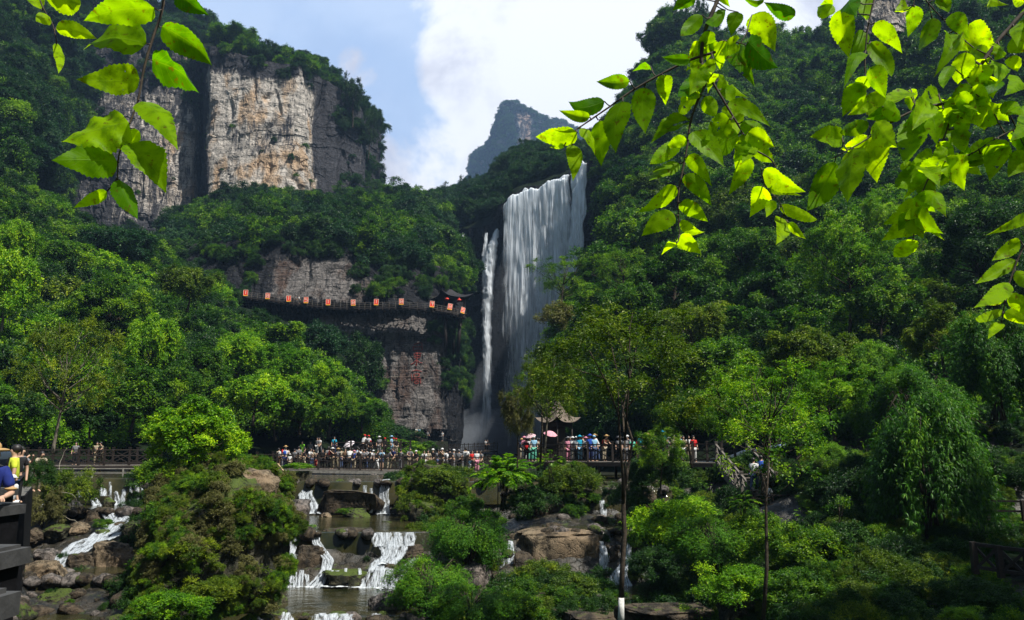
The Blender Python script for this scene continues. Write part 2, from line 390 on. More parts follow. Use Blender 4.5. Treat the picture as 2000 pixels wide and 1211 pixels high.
# one object carrying a whole wood: crowns of real trees instanced on points
def wood(name, pts, scl, protos, mats, label=None, kind='stuff', cat=None, group=None):
    """pts (n,3) numpy, scl (n,) -> one mesh of points with a geometry-nodes modifier"""
    n = len(pts); me = bpy.data.meshes.new(name); me.vertices.add(n); me.vertices.foreach_set('co', np.asarray(pts, np.float32).ravel())
    g = np.random.default_rng(n)
    a = me.attributes.new('sc', 'FLOAT_VECTOR', 'POINT'); s3 = np.repeat(np.asarray(scl)[:, None], 3, 1)*g.uniform(.8, 1.25, (n, 3)); a.data.foreach_set('vector', s3.astype(np.float32).ravel())
    a = me.attributes.new('rt', 'FLOAT_VECTOR', 'POINT'); r3 = np.stack([g.normal(size=n)*.15, g.normal(size=n)*.15, g.uniform(0, 6.28, n)], 1); a.data.foreach_set('vector', r3.astype(np.float32).ravel())
    a = me.attributes.new('pk', 'INT', 'POINT'); a.data.foreach_set('value', g.integers(0, len(protos), n).astype(np.int32))
    o = bpy.data.objects.new(name, me); COL.objects.link(o)
    ng = bpy.data.node_groups.new(name, 'GeometryNodeTree'); ng.interface.new_socket('Geometry', in_out='INPUT', socket_type='NodeSocketGeometry'); ng.interface.new_socket('Geometry', in_out='OUTPUT', socket_type='NodeSocketGeometry')
    gi = ng.nodes.new('NodeGroupInput'); go = ng.nodes.new('NodeGroupOutput'); jn = ng.nodes.new('GeometryNodeJoinGeometry')
    for k, mt in zip(protos, mats):
        src = _crown_holder(k, mt); oi = ng.nodes.new('GeometryNodeObjectInfo'); oi.inputs['Object'].default_value = src; oi.inputs['As Instance'].default_value = True; ng.links.new(oi.outputs['Geometry'], jn.inputs[0])
    ip = ng.nodes.new('GeometryNodeInstanceOnPoints'); ip.inputs['Pick Instance'].default_value = True
    def nat(nm, t):
        q = ng.nodes.new('GeometryNodeInputNamedAttribute'); q.data_type = t; q.inputs['Name'].default_value = nm; return q.outputs['Attribute']
    m2p = ng.nodes.new('GeometryNodeMeshToPoints')
    ng.links.new(gi.outputs[0], m2p.inputs['Mesh']); ng.links.new(m2p.outputs[0], ip.inputs['Points']); ng.links.new(jn.outputs[0], ip.inputs['Instance'])
    ng.links.new(nat('pk', 'INT'), ip.inputs['Instance Index']); ng.links.new(nat('sc', 'FLOAT_VECTOR'), ip.inputs['Scale'])
    er = ng.nodes.new('FunctionNodeEulerToRotation'); ng.links.new(nat('rt', 'FLOAT_VECTOR'), er.inputs[0]); ng.links.new(er.outputs[0], ip.inputs['Rotation'])
    ng.links.new(ip.outputs[0], go.inputs[0])
    md = o.modifiers.new('plants', 'NODES'); md.node_group = ng
    tag(o, label, cat, group, kind); return o
_hold = {}
def _crown_holder(k, mt):
    if (k, mt) not in _hold:
        me = PROTO[k][0].copy(); me.materials.clear(); me.materials.append(LM[mt]); _hold[(k, mt)] = bpy.data.objects.new('crown_'+mt, me)
    return _hold[(k, mt)]
# ------------------------------------------------------------------ terrain
def interp_rows(rows, nu, nv):
    """rows of (px,py,D) -> (nv,nu,3) world grid; each row may have its own count of points"""
    G = []
    for r in rows:
        W = np.array([pix(*q) for q in r]); s = np.linspace(0, 1, len(W)); t = np.linspace(0, 1, nu)
        G.append(np.stack([np.interp(t, s, W[:, k]) for k in range(3)], 1))
    G = np.array(G); s = np.linspace(0, 1, len(G)); t = np.linspace(0, 1, nv)
    i = np.clip(np.searchsorted(s, t)-1, 0, len(G)-2); f = (t-s[i])/(s[i+1]-s[i])
    return G[i]*(1-f)[:, None, None]+G[i+1]*f[:, None, None]
def normals(P):
    n = unit(np.cross(np.gradient(P, axis=1), np.gradient(P, axis=0)))
    flip = np.sum(n*P, -1) > 0   # face the valley
    n[flip] *= -1; return n
def grid_mesh(name, P, mat, attr=None, smooth=True):
    nv, nu = P.shape[:2]; idx = np.arange(nv*nu).reshape(nv, nu)
    Fc = np.stack([idx[:-1, :-1], idx[:-1, 1:], idx[1:, 1:], idx[1:, :-1]], -1).reshape(-1, 4)
    me = npmesh(name, P.reshape(-1, 3), Fc, smooth, attr)
    return link(name, me, mat)
def hill(name, rows, nu, nv, amp, freq, mat, seed=0):
    P = interp_rows(rows, nu, nv); n = normals(P)
    d = fbm(P*freq, 5, seed)
    P = P+n*(d*amp)[..., None]
    o = grid_mesh(name, P, mat); tag(o, kind='structure'); return P
def cliff(name, rows, nu, nv, mat, seed=0, amp=3.0, bright=None, blk=1.0, ledge=1.0, base=.4):
    P = interp_rows(rows, nu, nv); n = normals(P)
    # buttresses, blocks and ledges
    Q = P*np.array([1, 1, .28]); a = fbm(Q*.055, 4, seed)
    b = fbm(Q*.22*blk, 4, seed+3, ridge=True)
    z = P[..., 2]+2.5*fbm(P*.05, 3, seed+9)
    st = np.floor(z/(4.2*ledge)); fr = z/(4.2*ledge)-st
    led = vnoise(np.stack([st*7.3, P[..., 0]*.035, P[..., 1]*.035], -1), seed+5)*1.0 + .35*np.clip((fr-.75)*4, 0, 1)
    cell = np.floor(P*np.array([.33, .33, .21])*blk+fbm(P*.12, 3, seed+2)[..., None]*.8)
    blkn = vnoise(cell*3.7+.5, seed+6)
    crack = -np.clip(1-np.abs(fbm(Q*.11, 3, seed+8))*14, 0, 1)
    d = a*amp*1.0+b*amp*.30+led*amp*.22+blkn*amp*.20+crack*amp*.45+fbm(P*.8, 4, seed+12)*amp*.10
    P = P+n*d[..., None]
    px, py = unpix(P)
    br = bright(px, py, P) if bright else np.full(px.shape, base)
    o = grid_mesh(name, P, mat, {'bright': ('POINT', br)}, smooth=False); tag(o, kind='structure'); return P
def box2(px, py, x0, x1, y0, y1, s=12):
    sg = lambda t: 1/(1+np.exp(-t/s*3))
    return sg(px-x0)*sg(x1-px)*sg(py-y0)*sg(y1-py)
ROCK_PALE = rockmat('limestone_pale', (.050, .050, .058), (.58, .53, .47), (.52, .37, .24), 1.0, thr=.51, cracks=True)
ROCK_DARK = rockmat('limestone_dark', (.010, .011, .015), (.18, .165, .155), (.10, .065, .05), 1.3, thr=.53, moss=.35, vstretch=.5, cracks=True)  # darker limestone tone for the walls and lower outcrops
ROCK_FAR = rockmat('limestone_far', (.03, .035, .045), (.24, .225, .22), (.36, .26, .20), .14, thr=.56)
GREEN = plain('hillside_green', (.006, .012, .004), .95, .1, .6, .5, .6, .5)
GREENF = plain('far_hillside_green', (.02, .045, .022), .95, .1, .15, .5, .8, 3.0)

ground = grid_mesh('ground', np.array([[(x, y, -9.0) for x in np.linspace(-4000, 4000, 9)] for y in np.linspace(-3000, 6000, 9)], float), SOIL); tag(ground, kind='structure')

# the great lit buttress and the dark wall beside it
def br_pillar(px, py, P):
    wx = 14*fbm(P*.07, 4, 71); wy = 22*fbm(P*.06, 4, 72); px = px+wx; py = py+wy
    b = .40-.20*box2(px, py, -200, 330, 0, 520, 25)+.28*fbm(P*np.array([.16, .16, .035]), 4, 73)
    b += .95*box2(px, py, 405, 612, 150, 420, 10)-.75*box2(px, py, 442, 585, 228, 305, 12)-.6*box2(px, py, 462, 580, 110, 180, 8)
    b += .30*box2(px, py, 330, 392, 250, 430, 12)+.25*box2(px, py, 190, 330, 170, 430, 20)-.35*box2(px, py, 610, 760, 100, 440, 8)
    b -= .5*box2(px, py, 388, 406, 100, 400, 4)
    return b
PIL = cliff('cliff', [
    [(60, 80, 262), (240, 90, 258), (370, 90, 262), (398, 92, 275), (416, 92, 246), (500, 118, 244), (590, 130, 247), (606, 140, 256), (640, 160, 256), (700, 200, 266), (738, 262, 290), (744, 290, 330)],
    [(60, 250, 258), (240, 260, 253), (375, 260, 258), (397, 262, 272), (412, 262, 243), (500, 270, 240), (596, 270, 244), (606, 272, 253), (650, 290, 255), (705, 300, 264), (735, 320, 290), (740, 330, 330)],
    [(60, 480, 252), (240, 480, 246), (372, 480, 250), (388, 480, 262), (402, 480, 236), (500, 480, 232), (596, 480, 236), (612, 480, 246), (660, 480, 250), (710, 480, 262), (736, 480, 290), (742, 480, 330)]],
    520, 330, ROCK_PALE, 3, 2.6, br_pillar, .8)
CAP = hill('hill', [
    [(60, 30, 330), (250, 35, 330), (350, 45, 320), (420, 62, 300), (520, 95, 300), (600, 125, 300), (680, 185, 315), (735, 255, 340)],
    [(60, 80, 261), (240, 92, 258), (370, 92, 260), (416, 98, 247), (500, 124, 245), (600, 140, 253), (700, 206, 268), (738, 268, 292)]], 60, 20, 3, .04, GREEN)
HUL = hill('hill', [   # mountain rising on the left
    [(-500, -420, 300), (-200, -300, 290), (0, -140, 280), (110, -40, 275), (230, -10, 300), (330, 30, 330), (400, 60, 340)],
    [(-500, -60, 220), (-200, 20, 200), (0, 100, 195), (90, 120, 215), (180, 110, 262), (300, 100, 275), (400, 110, 300)],
    [(-500, 300, 150), (-200, 300, 140), (0, 340, 140), (60, 370, 165), (95, 400, 240), (120, 430, 262), (200, 470, 262)]], 120, 90, 7, .03, GREEN, 4)
# shelf of forest under the buttress, down to the rock wall with the walkway
SHELF = hill('hill', [
    [(330, 440, 244), (480, 395, 238), (600, 400, 240), (700, 400, 255), (760, 395, 300), (830, 400, 330), (900, 412, 330)],
    [(330, 480, 200), (480, 450, 200), (600, 450, 200), (700, 450, 200), (780, 440, 215), (860, 440, 230), (910, 450, 240)],
    [(340, 520, 160), (480, 490, 160), (600, 505, 158), (700, 520, 158), (800, 525, 160), (870, 545, 166), (905, 560, 182)]], 110, 60, 5, .05, GREEN, 8)
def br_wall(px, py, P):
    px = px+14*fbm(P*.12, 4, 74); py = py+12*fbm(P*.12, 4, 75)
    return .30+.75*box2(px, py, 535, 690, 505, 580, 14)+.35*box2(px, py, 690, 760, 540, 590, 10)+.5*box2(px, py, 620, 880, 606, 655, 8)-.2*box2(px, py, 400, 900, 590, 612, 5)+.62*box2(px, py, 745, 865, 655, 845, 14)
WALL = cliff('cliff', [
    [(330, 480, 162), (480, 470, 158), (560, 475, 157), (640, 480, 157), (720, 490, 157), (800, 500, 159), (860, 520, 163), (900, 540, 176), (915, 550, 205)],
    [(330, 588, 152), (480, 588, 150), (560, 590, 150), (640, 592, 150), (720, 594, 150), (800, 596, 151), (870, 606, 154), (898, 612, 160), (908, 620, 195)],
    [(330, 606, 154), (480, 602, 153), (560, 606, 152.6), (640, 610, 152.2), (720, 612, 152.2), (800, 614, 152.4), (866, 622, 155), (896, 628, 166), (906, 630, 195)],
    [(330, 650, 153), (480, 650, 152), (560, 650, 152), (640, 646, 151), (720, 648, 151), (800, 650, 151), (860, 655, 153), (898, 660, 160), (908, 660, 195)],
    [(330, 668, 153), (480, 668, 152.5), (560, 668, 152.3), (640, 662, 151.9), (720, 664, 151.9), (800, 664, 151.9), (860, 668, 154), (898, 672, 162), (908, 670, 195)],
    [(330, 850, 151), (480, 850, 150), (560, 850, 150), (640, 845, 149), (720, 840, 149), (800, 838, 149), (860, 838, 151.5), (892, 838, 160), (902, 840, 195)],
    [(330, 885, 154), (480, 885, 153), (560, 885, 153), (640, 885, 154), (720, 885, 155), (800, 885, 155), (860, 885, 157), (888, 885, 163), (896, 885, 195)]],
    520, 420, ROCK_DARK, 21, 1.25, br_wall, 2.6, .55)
# wall behind the great fall
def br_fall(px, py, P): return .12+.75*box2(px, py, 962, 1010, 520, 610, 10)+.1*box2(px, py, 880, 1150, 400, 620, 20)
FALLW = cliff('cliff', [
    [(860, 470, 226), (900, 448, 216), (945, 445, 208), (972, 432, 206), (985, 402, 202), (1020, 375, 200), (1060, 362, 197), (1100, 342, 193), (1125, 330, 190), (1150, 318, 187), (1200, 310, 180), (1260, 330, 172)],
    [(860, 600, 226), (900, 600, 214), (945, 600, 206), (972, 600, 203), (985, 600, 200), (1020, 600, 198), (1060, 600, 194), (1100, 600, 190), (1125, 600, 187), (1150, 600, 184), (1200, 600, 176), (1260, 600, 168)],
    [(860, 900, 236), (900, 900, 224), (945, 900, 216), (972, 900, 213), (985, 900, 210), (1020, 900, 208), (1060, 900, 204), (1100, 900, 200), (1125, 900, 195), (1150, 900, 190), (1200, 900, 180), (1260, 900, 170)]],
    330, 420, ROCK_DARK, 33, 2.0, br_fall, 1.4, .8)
HILLB = hill('hill', [   # wooded ridge behind the fall
    [(820, 400, 345), (870, 392, 340), (930, 372, 330), (985, 330, 320), (1010, 306, 310), (1060, 300, 300), (1110, 300, 290), (1160, 290, 285), (1230, 215, 280)],
    [(840, 440, 260), (890, 430, 250), (940, 420, 232), (975, 398, 222), (1010, 368, 214), (1060, 348, 208), (1110, 330, 203), (1160, 318, 198), (1230, 330, 190)],
    [(850, 485, 228), (895, 455, 217), (942, 450, 209), (970, 436, 206), (1010, 380, 203), (1060, 364, 199), (1110, 340, 194), (1160, 320, 188), (1230, 330, 178)]], 90, 50, 4, .05, GREEN, 12)
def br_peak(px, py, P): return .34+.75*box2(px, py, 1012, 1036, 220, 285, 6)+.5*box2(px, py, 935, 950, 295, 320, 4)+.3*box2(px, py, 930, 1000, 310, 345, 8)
K_ = 2.2
def far(rows): return [[(a, b, c*K_) for a, b, c in r] for r in rows]
PEAK = cliff('cliff', far([
    [(850, 392, 820), (905, 372, 800), (922, 352, 760), (931, 302, 740), (962, 282, 720), (978, 225, 700), (992, 203, 690), (1010, 207, 690), (1032, 218, 700), (1062, 236, 720), (1100, 246, 740), (1180, 300, 760)],
    [(850, 430, 760), (905, 430, 740), (924, 420, 700), (932, 400, 680), (960, 390, 670), (976, 390, 660), (995, 390, 650), (1012, 390, 650), (1040, 390, 660), (1070, 390, 680), (1110, 390, 700), (1190, 400, 720)]]),
    220, 200, ROCK_FAR, 44, 24, br_peak, .10, 6)
SUM = hill('hill', far([[(860, 386, 900), (925, 349, 860), (935, 298, 840), (966, 276, 820), (986, 212, 800), (996, 200, 780), (1032, 215, 790), (1065, 233, 800), (1105, 243, 830), (1250, 330, 850)],
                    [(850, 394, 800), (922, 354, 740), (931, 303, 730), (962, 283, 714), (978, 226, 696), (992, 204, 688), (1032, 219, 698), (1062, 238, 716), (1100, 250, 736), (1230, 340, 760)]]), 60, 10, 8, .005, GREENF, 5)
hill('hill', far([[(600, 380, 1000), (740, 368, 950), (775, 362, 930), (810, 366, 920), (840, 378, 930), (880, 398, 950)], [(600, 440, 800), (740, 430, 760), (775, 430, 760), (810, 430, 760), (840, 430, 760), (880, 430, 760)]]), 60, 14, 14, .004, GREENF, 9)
# right side mountain
RUP = hill('hill', [
    [(1165, 345, 215), (1195, 262, 215), (1222, 195, 220), (1268, 130, 222), (1315, 70, 225), (1390, 60, 228), (1460, 75, 235), (1520, 88, 240), (1600, 68, 235), (1700, 20, 225), (1800, -90, 215), (1950, -220, 205), (2200, -380, 200), (2600, -500, 190)],
    [(1180, 420, 182), (1215, 330, 180), (1240, 270, 180), (1290, 215, 180), (1340, 180, 182), (1400, 180, 184), (1460, 190, 186), (1520, 195, 188), (1600, 180, 180), (1700, 140, 170), (1800, 70, 162), (1950, -20, 155), (2200, -100, 140), (2600, -150, 130)],
    [(1180, 520, 150), (1220, 470, 146), (1240, 440, 144), (1290, 420, 142), (1340, 410, 140), (1400, 405, 138), (1460, 400, 136), (1520, 395, 134), (1600, 390, 130), (1700, 380, 124), (1800, 350, 118), (1950, 330, 108), (2200, 300, 100), (2600, 250, 90)]], 160, 100, 7, .04, GREEN, 15)
def br_out(px, py, P): return .55+0*px
for k, rows in enumerate([
    [[(1250, 208, 178), (1290, 200, 176), (1335, 215, 178)], [(1248, 335, 171), (1290, 340, 169), (1338, 335, 171)]],
    [[(1690, -40, 158), (1730, -40, 156), (1775, -30, 158)], [(1688, 62, 152), (1730, 66, 150), (1775, 60, 152)]],
    [[(1385, 365, 140), (1430, 360, 138), (1475, 370, 139)], [(1385, 450, 130), (1430, 455, 128), (1478, 450, 130)]],
    [[(1560, 372, 128), (1640, 366, 124), (1760, 360, 118)], [(1560, 462, 117), (1640, 466, 113), (1760, 455, 107)]]]):
    cliff('cliff', rows, 120, 120, ROCK_PALE if k < 2 else ROCK_DARK, 60+k, 2.2, br_out, 1.3, .7)
RLO = hill('hill', [
    [(1180, 500, 150), (1250, 440, 140), (1340, 425, 132), (1460, 410, 126), (1600, 405, 120), (1750, 380, 112), (1950, 340, 104), (2250, 300, 92), (2700, 200, 80)],
    [(1100, 700, 110), (1240, 640, 98), (1340, 620, 92), (1460, 600, 86), (1600, 600, 80), (1750, 600, 74), (1950, 590, 68), (2250, 560, 60), (2700, 500, 50)],
    [(1070, 905, 78), (1240, 900, 66), (1340, 900, 60), (1460, 900, 56), (1600, 900, 52), (1750, 900, 48), (1950, 900, 44), (2250, 900, 38), (2700, 900, 30)]], 150, 100, 3.5, .06, GREEN, 18)
LLO = hill('hill', [
    [(-600, 200, 116), (-250, 260, 126), (0, 320, 146), (130, 410, 156), (300, 510, 150), (430, 590, 148), (560, 630, 148), (680, 720, 150), (750, 790, 150), (800, 850, 150)],
    [(-600, 550, 70), (-250, 580, 76), (0, 600, 90), (130, 620, 98), (300, 650, 106), (430, 700, 108), (560, 740, 110), (680, 800, 118), (750, 840, 125), (800, 868, 132)],
    [(-600, 900, 44), (-250, 900, 50), (0, 900, 60), (130, 900, 68), (300, 900, 74), (430, 900, 78), (560, 895, 84), (680, 892, 92), (750, 890, 100), (800, 888, 110)]], 150, 100, 3.0, .06, GREEN, 22)
# valley floor between the deck and the plunge pool
tag(grid_mesh('ground', interp_rows([[(250, 884, 190), (600, 884, 200), (900, 886, 215), (1300, 884, 180)], [(0, 897, 120), (600, 893, 120), (900, 890, 122), (1300, 897, 120)], [(-200, 935, 62), (500, 925, 62), (900, 925, 62), (1500, 935, 60)]], 60, 30)+0.0, SOIL), kind='structure')
# ------------------------------------------------------------------ stream bed, pools, banks
ROCK_BED = rockmat('bed_rock', (.007, .007, .004), (.042, .034, .022), (.055, .04, .02), 2.2, moss=.28, vstretch=.8, rough=.45, bstr=.8, bdist=.12, thr=.5, spec=.5)
def prof(y, pts):
    ys = [p[0] for p in pts][::-1]; zs = [p[1] for p in pts][::-1]; return np.interp(y, ys, zs)
YY = np.linspace(62, 8, 420); XX = np.linspace(-34, 34, 460)
X, Y = np.meshgrid(XX, YY)
zc = prof(Y, [(62, -2.6), (47.3, -2.55), (46.6, -4.4), (37.2, -4.35), (36.4, -5.2), (35.6, -5.5), (34.9, -6.5), (29.3, -6.5), (28.8, -7.3), (8, -8)])
zl = prof(Y, [(62, -2.4), (42.4, -2.0), (41.7, -3.5), (38.8, -3.4), (36.0, -4.6), (30, -5.4), (24, -6.1), (8, -7)])
zr = prof(Y, [(62, -2.8), (45.2, -2.7), (44.2, -4.0), (37.0, -4.4), (35.2, -6.1), (29, -6.4), (20, -7), (8, -8)])
t1 = np.clip((X/Y*1000+380)/60, 0, 1); t2 = np.clip((X/Y*1000-30)/60, 0, 1)
Z = (zl*(1-t1)+zc*t1)*(1-t2)+zr*t2
pxg, pyg = unpix(np.stack([X, Y, Z], -1))
# banks
lift = 2.6*np.clip((pxg-1300)/350, 0, 1)**1.2*np.clip(Y/30, .5, 1.2)+1.2*np.clip((60-pxg)/80, 0, 1)
mound = .8*np.exp(-((X+11.6)/1.5)**2-((Y-29)/4)**2)+.8*np.exp(-((X+13.0)/1.5)**2-((Y-36)/3)**2)
bankc = .7*np.exp(-((X-1.0)/2.2)**2-((Y-31)/3.5)**2)+.9*np.exp(-((X-2)/2.4)**2-((Y-43)/4)**2)
Z = Z+lift+mound+bankc+.22*fbm(np.stack([X*.9, Y*.9, Z*.3], -1), 5, 51)+.12*fbm(np.stack([X*3, Y*3, Z], -1), 4, 52, ridge=True)
BED = np.stack([X, Y, Z], -1)
tag(grid_mesh('stream_bed', BED, ROCK_BED, {'bright': ('POINT', np.full(X.shape, .5))}), kind='structure')
def bedz(x, y):
    i = int(np.clip(round((62-y)/54*419), 0, 419)); j = int(np.clip(round((x+34)/68*459), 0, 459)); return float(Z[i, j])
# water of the pools
m, nt_, o_ = newmat('pool_water'); tcw = N(nt_, 'ShaderNodeTexCoord')
wn = noise(nt_, tcw.outputs['Object'], 1.7, 4, .6, .4, (1, 1.6, 1)); wn2 = noise(nt_, tcw.outputs['Object'], 7, 3, .6)
wc = mixc(nt_, ss(nt_, noise(nt_, tcw.outputs['Object'], .5, 4, .6), .3, .7), (.010, .013, .005), (.048, .042, .018))
wp = N(nt_, 'ShaderNodeBsdfPrincipled', i={'Roughness': .07, 'Specular IOR Level': .6, 'IOR': 1.33}); L(nt_, wc, wp.inputs['Base Color'])
L(nt_, bump(nt_, mth(nt_, 'ADD', wn, mth(nt_, 'MULTIPLY', wn2, .3)), .5, .06), wp.inputs['Normal']); L(nt_, wp.outputs[0], o_.inputs[0]); WATER = m
LIPS = []
def pool(x0, x1, y0, y1, z):
    g = np.array([[(x, y, z-(1.3 if k == 0 else (.06 if k == 1 else 0))) for x in np.linspace(x0, x1, 60)] for k, y in enumerate([y0-.22, y0-.08, y0+.1]+list(np.linspace(y0+.5, y1, 12)))], float)
    g[:3, :, 1] += .22*fbm(g[:3]*np.array([.9, 0, 0]), 3, int(x0*7+y0)); LIPS.append((x0, x1, y0, z))
    tag(grid_mesh('water', g, WATER), kind='structure')
pool(-18, 9, 47.0, 58, -2.05); pool(-13.0, -1.0, 36.9, 46.9, -3.9); pool(-12.2, -3.0, 29.2, 35.2, -6.0); pool(-12, -1, 26, 28.9, -6.95)
pool(-32, -15, 42.1, 54, -1.66); pool(-26, -15.5, 38.7, 41.9, -3.05); pool(-22, -10.5, 30.5, 35.6, -4.9); pool(-19, -9, 24, 30.2, -5.62)
pool(3.0, 9, 28.6, 34.6, -5.85); pool(1, 9, 44.6, 52, -2.3); pool(1.5, 8, 37.4, 43.6, -3.85)
# falling water
def fallmat(name, scale=1.0, dens=.5, col=(.85, .9, .95), sx=9.0, sy=.8, soft=.13, trans=.35, edge=.18, endfade=.0):
    m, nt, o = newmat(name); uv = N(nt, 'ShaderNodeUVMap', uv_map='UVMap'); g = uv.outputs[0]
    sp = N(nt, 'ShaderNodeSeparateXYZ'); L(nt, g, sp.inputs[0])
    n1 = noise(nt, g, scale, 7, .62, .25, (sx, sy, 1)); n2 = noise(nt, g, scale, 5, .6, .1, (sx*3.2, sy*2.2, 1))
    n = mth(nt, 'ADD', mth(nt, 'MULTIPLY', n1, .62), mth(nt, 'MULTIPLY', n2, .38))
    # the curtain thins towards its margins and, for long drops, downwards
    at = N(nt, 'ShaderNodeAttribute', attribute_name='thin')
    n = mth(nt, 'SUBTRACT', n, mth(nt, 'MULTIPLY', at.outputs['Fac'], .5))
    a = ss(nt, n, dens-soft, dens+soft)
    d = N(nt, 'ShaderNodeBsdfPrincipled', i={'Roughness': .35, 'Specular IOR Level': .4}); d.inputs['Base Color'].default_value = (*col, 1)
    L(nt, bump(nt, n, .6, .3), d.inputs['Normal'])
    tl = N(nt, 'ShaderNodeBsdfTranslucent'); tl.inputs[0].default_value = (*col, 1)
    x = N(nt, 'ShaderNodeMixShader', i={0: trans}); L(nt, d.outputs[0], x.inputs[1]); L(nt, tl.outputs[0], x.inputs[2])
    tr = N(nt, 'ShaderNodeBsdfTransparent'); y = N(nt, 'ShaderNodeMixShader'); L(nt, a, y.inputs[0]); L(nt, tr.outputs[0], y.inputs[1]); L(nt, x.outputs[0], y.inputs[2]); L(nt, y.outputs[0], o.inputs[0])
    return m
FALLM = fallmat('falling_water', dens=.49, sx=2.6, sy=.22, soft=.21, trans=.3, col=(.88, .94, 1.0))
CASC = fallmat('white_water', dens=.475, sx=4.6, sy=1.0, soft=.10, trans=.25, col=(.56, .61, .66))
def ribbon(name, pts, mat, bulge=.35, nu=14, per=1.0, thin=None, seed=0, rough=.05):
    """pts: (px,py,D,width_px) from lip to foot -> a bowed sheet of falling water"""
    pts = [(*p, 0) if len(p) == 4 else p for p in pts]
    W = np.array([pix(p[0], p[1], p[2]) for p in pts]); wd = np.array([p[3]*p[2]/F for p in pts])
    seg = np.linalg.norm(np.diff(W, axis=0), axis=1); s = np.concatenate([[0], np.cumsum(seg)]); n = max(12, int(s[-1]/.12)) if s[-1] < 20 else 220
    t = np.linspace(0, s[-1], n); C = np.stack([np.interp(t, s, W[:, k]) for k in range(3)], 1); wv = np.interp(t, s, wd)
    u = np.linspace(-1, 1, nu); P = np.repeat(C[:, None], nu, 1)
    P[..., 0] += u[None]*wv[:, None]*.5; P[..., 1] -= (1-u**2)[None]*bulge*wv[:, None]*.5
    P[..., 1] += fbm(np.stack([P[..., 0]*2.2/per, P[..., 2]*.6/per, P[..., 1]*0+seed], -1), 4, seed)*rough*per*3
    P[..., 0] += fbm(np.stack([P[..., 2]*1.3/per, P[..., 0]*.5, P[..., 1]*0+seed+5], -1), 3, seed+1)*wv[:, None]*.16
    th = np.clip((np.abs(u)-.35)/.65, 0, 1)[None]**2*np.ones((n, 1))*.5
    if thin is not None: th = th+np.interp(t/s[-1], [k[0] for k in thin], [k[1] for k in thin])[:, None]
    uv = np.stack([P[..., 0]/per+seed*3.1, np.repeat(t[:, None], nu, 1)/per], -1).reshape(-1, 2)
    idx = np.arange(n*nu).reshape(n, nu); Fc = np.stack([idx[:-1, :-1], idx[1:, :-1], idx[1:, 1:], idx[:-1, 1:]], -1).reshape(-1, 4)
    me = npmesh(name, P.reshape(-1, 3), Fc, True, {'thin': ('POINT', th)}, uv); o = link(name, me, mat); tag(o, kind='structure'); return o
def curtain(tops, mids, bots, mat, nu, nv, seed, per, thin, dD=0.0, fold=.5):
    """a broad sheet of falling water hung from the lip polyline; tops/mids/bots: (px,py,D)"""
    def line(r):
        W = np.array([pix(a, b, c+dD) for a, b, c in r]); s = np.linspace(0, 1, len(W)); t = np.linspace(0, 1, nu); return np.stack([np.interp(t, s, W[:, k]) for k in range(3)], 1)
    Tp, Md, Bt = line(tops), line(mids), line(bots); back = Tp+np.array([0, 5.0, .6]); G = [back]; v = np.linspace(0, 1, nv)
    for q in v:
        a = Tp*(1-q)+Bt*q; k = math.sin(math.pi*min(1, q*1.0))*.6; G.append(a*(1-k)+(Tp*(1-q)+Bt*q+(Md-(Tp+Bt)/2))*k)
    P = np.array(G); P[..., 0] += 1.3*fbm(np.stack([P[..., 2]*.12, P[..., 0]*.2, P[..., 0]*0+seed], -1), 3, seed+4); P[1:, :, 1] -= 1.6*np.sqrt(v)[:, None]
    A = np.concatenate([[0], v]); X_ = P[..., 0]
    P[..., 1] -= fold*(.5+1.5*A[:, None])*fbm(np.stack([X_*.55, P[..., 2]*.035, X_*0+seed], -1), 4, seed)*1.6
    P[..., 1] -= .25*fbm(np.stack([X_*1.7, P[..., 2]*.12, X_*0+seed], -1), 3, seed+1)
    # uneven ends: each column of water breaks up at its own height
    P[:3, :, 2] += 1.7*fbm(np.stack([X_[:3]*.45, X_[:3]*0+seed, X_[:3]*0], -1), 4, seed+7)
    col_ = fbm(np.stack([X_*.35, X_*0, X_*0+seed], -1), 4, seed+2)
    th = np.interp(A, [k[0] for k in thin], [k[1] for k in thin])[:, None]+.16*col_*np.clip(A*2, 0, 1)[:, None]
    u = np.linspace(-1, 1, nu); th = th+np.clip((np.abs(u)[None]+.22*fbm(np.stack([P[..., 2]*.09, P[..., 0]*.3, X_*0+seed], -1), 3, seed+9)-.76)/.24, 0, 1)**1.5*.5
    uv = np.stack([P[..., 0]/per, P[..., 2]/per], -1).reshape(-1, 2); n = nv+1
    idx = np.arange(n*nu).reshape(n, nu); Fc = np.stack([idx[:-1, :-1], idx[1:, :-1], idx[1:, 1:], idx[:-1, 1:]], -1).reshape(-1, 4)
    o = link('waterfall', npmesh('waterfall', P.reshape(-1, 3), Fc, True, {'thin': ('POINT', th)}, uv), mat); tag(o, kind='structure')
LT = [(983, 408, 199), (1003, 385, 197.5), (1024, 374, 196.5), (1046, 368, 195), (1066, 360, 193), (1086, 352, 191), (1104, 345, 189.5), (1114, 342, 188.5)]
LB = [(984, 872, 196), (1000, 872, 195), (1024, 872, 193), (1046, 872, 192), (1066, 872, 190), (1086, 872, 188.5), (1102, 872, 187), (1112, 872, 186)]
LM_ = [(a[0]-2, 620, (a[2]+b[2])/2) for a, b in zip(LT, LB)]
TH = [(0, -.30), (.06, -.20), (.2, -.14), (.38, -.09), (.6, -.03), (.8, .05), (1, .10)]
curtain(LT, LM_, LB, FALLM, 260, 240, 3, 2.2, TH)
curtain(LT, LM_, LB, FALLM, 160, 200, 14, 3.4, [(a, b+.13) for a, b in TH], -1.2, .7)
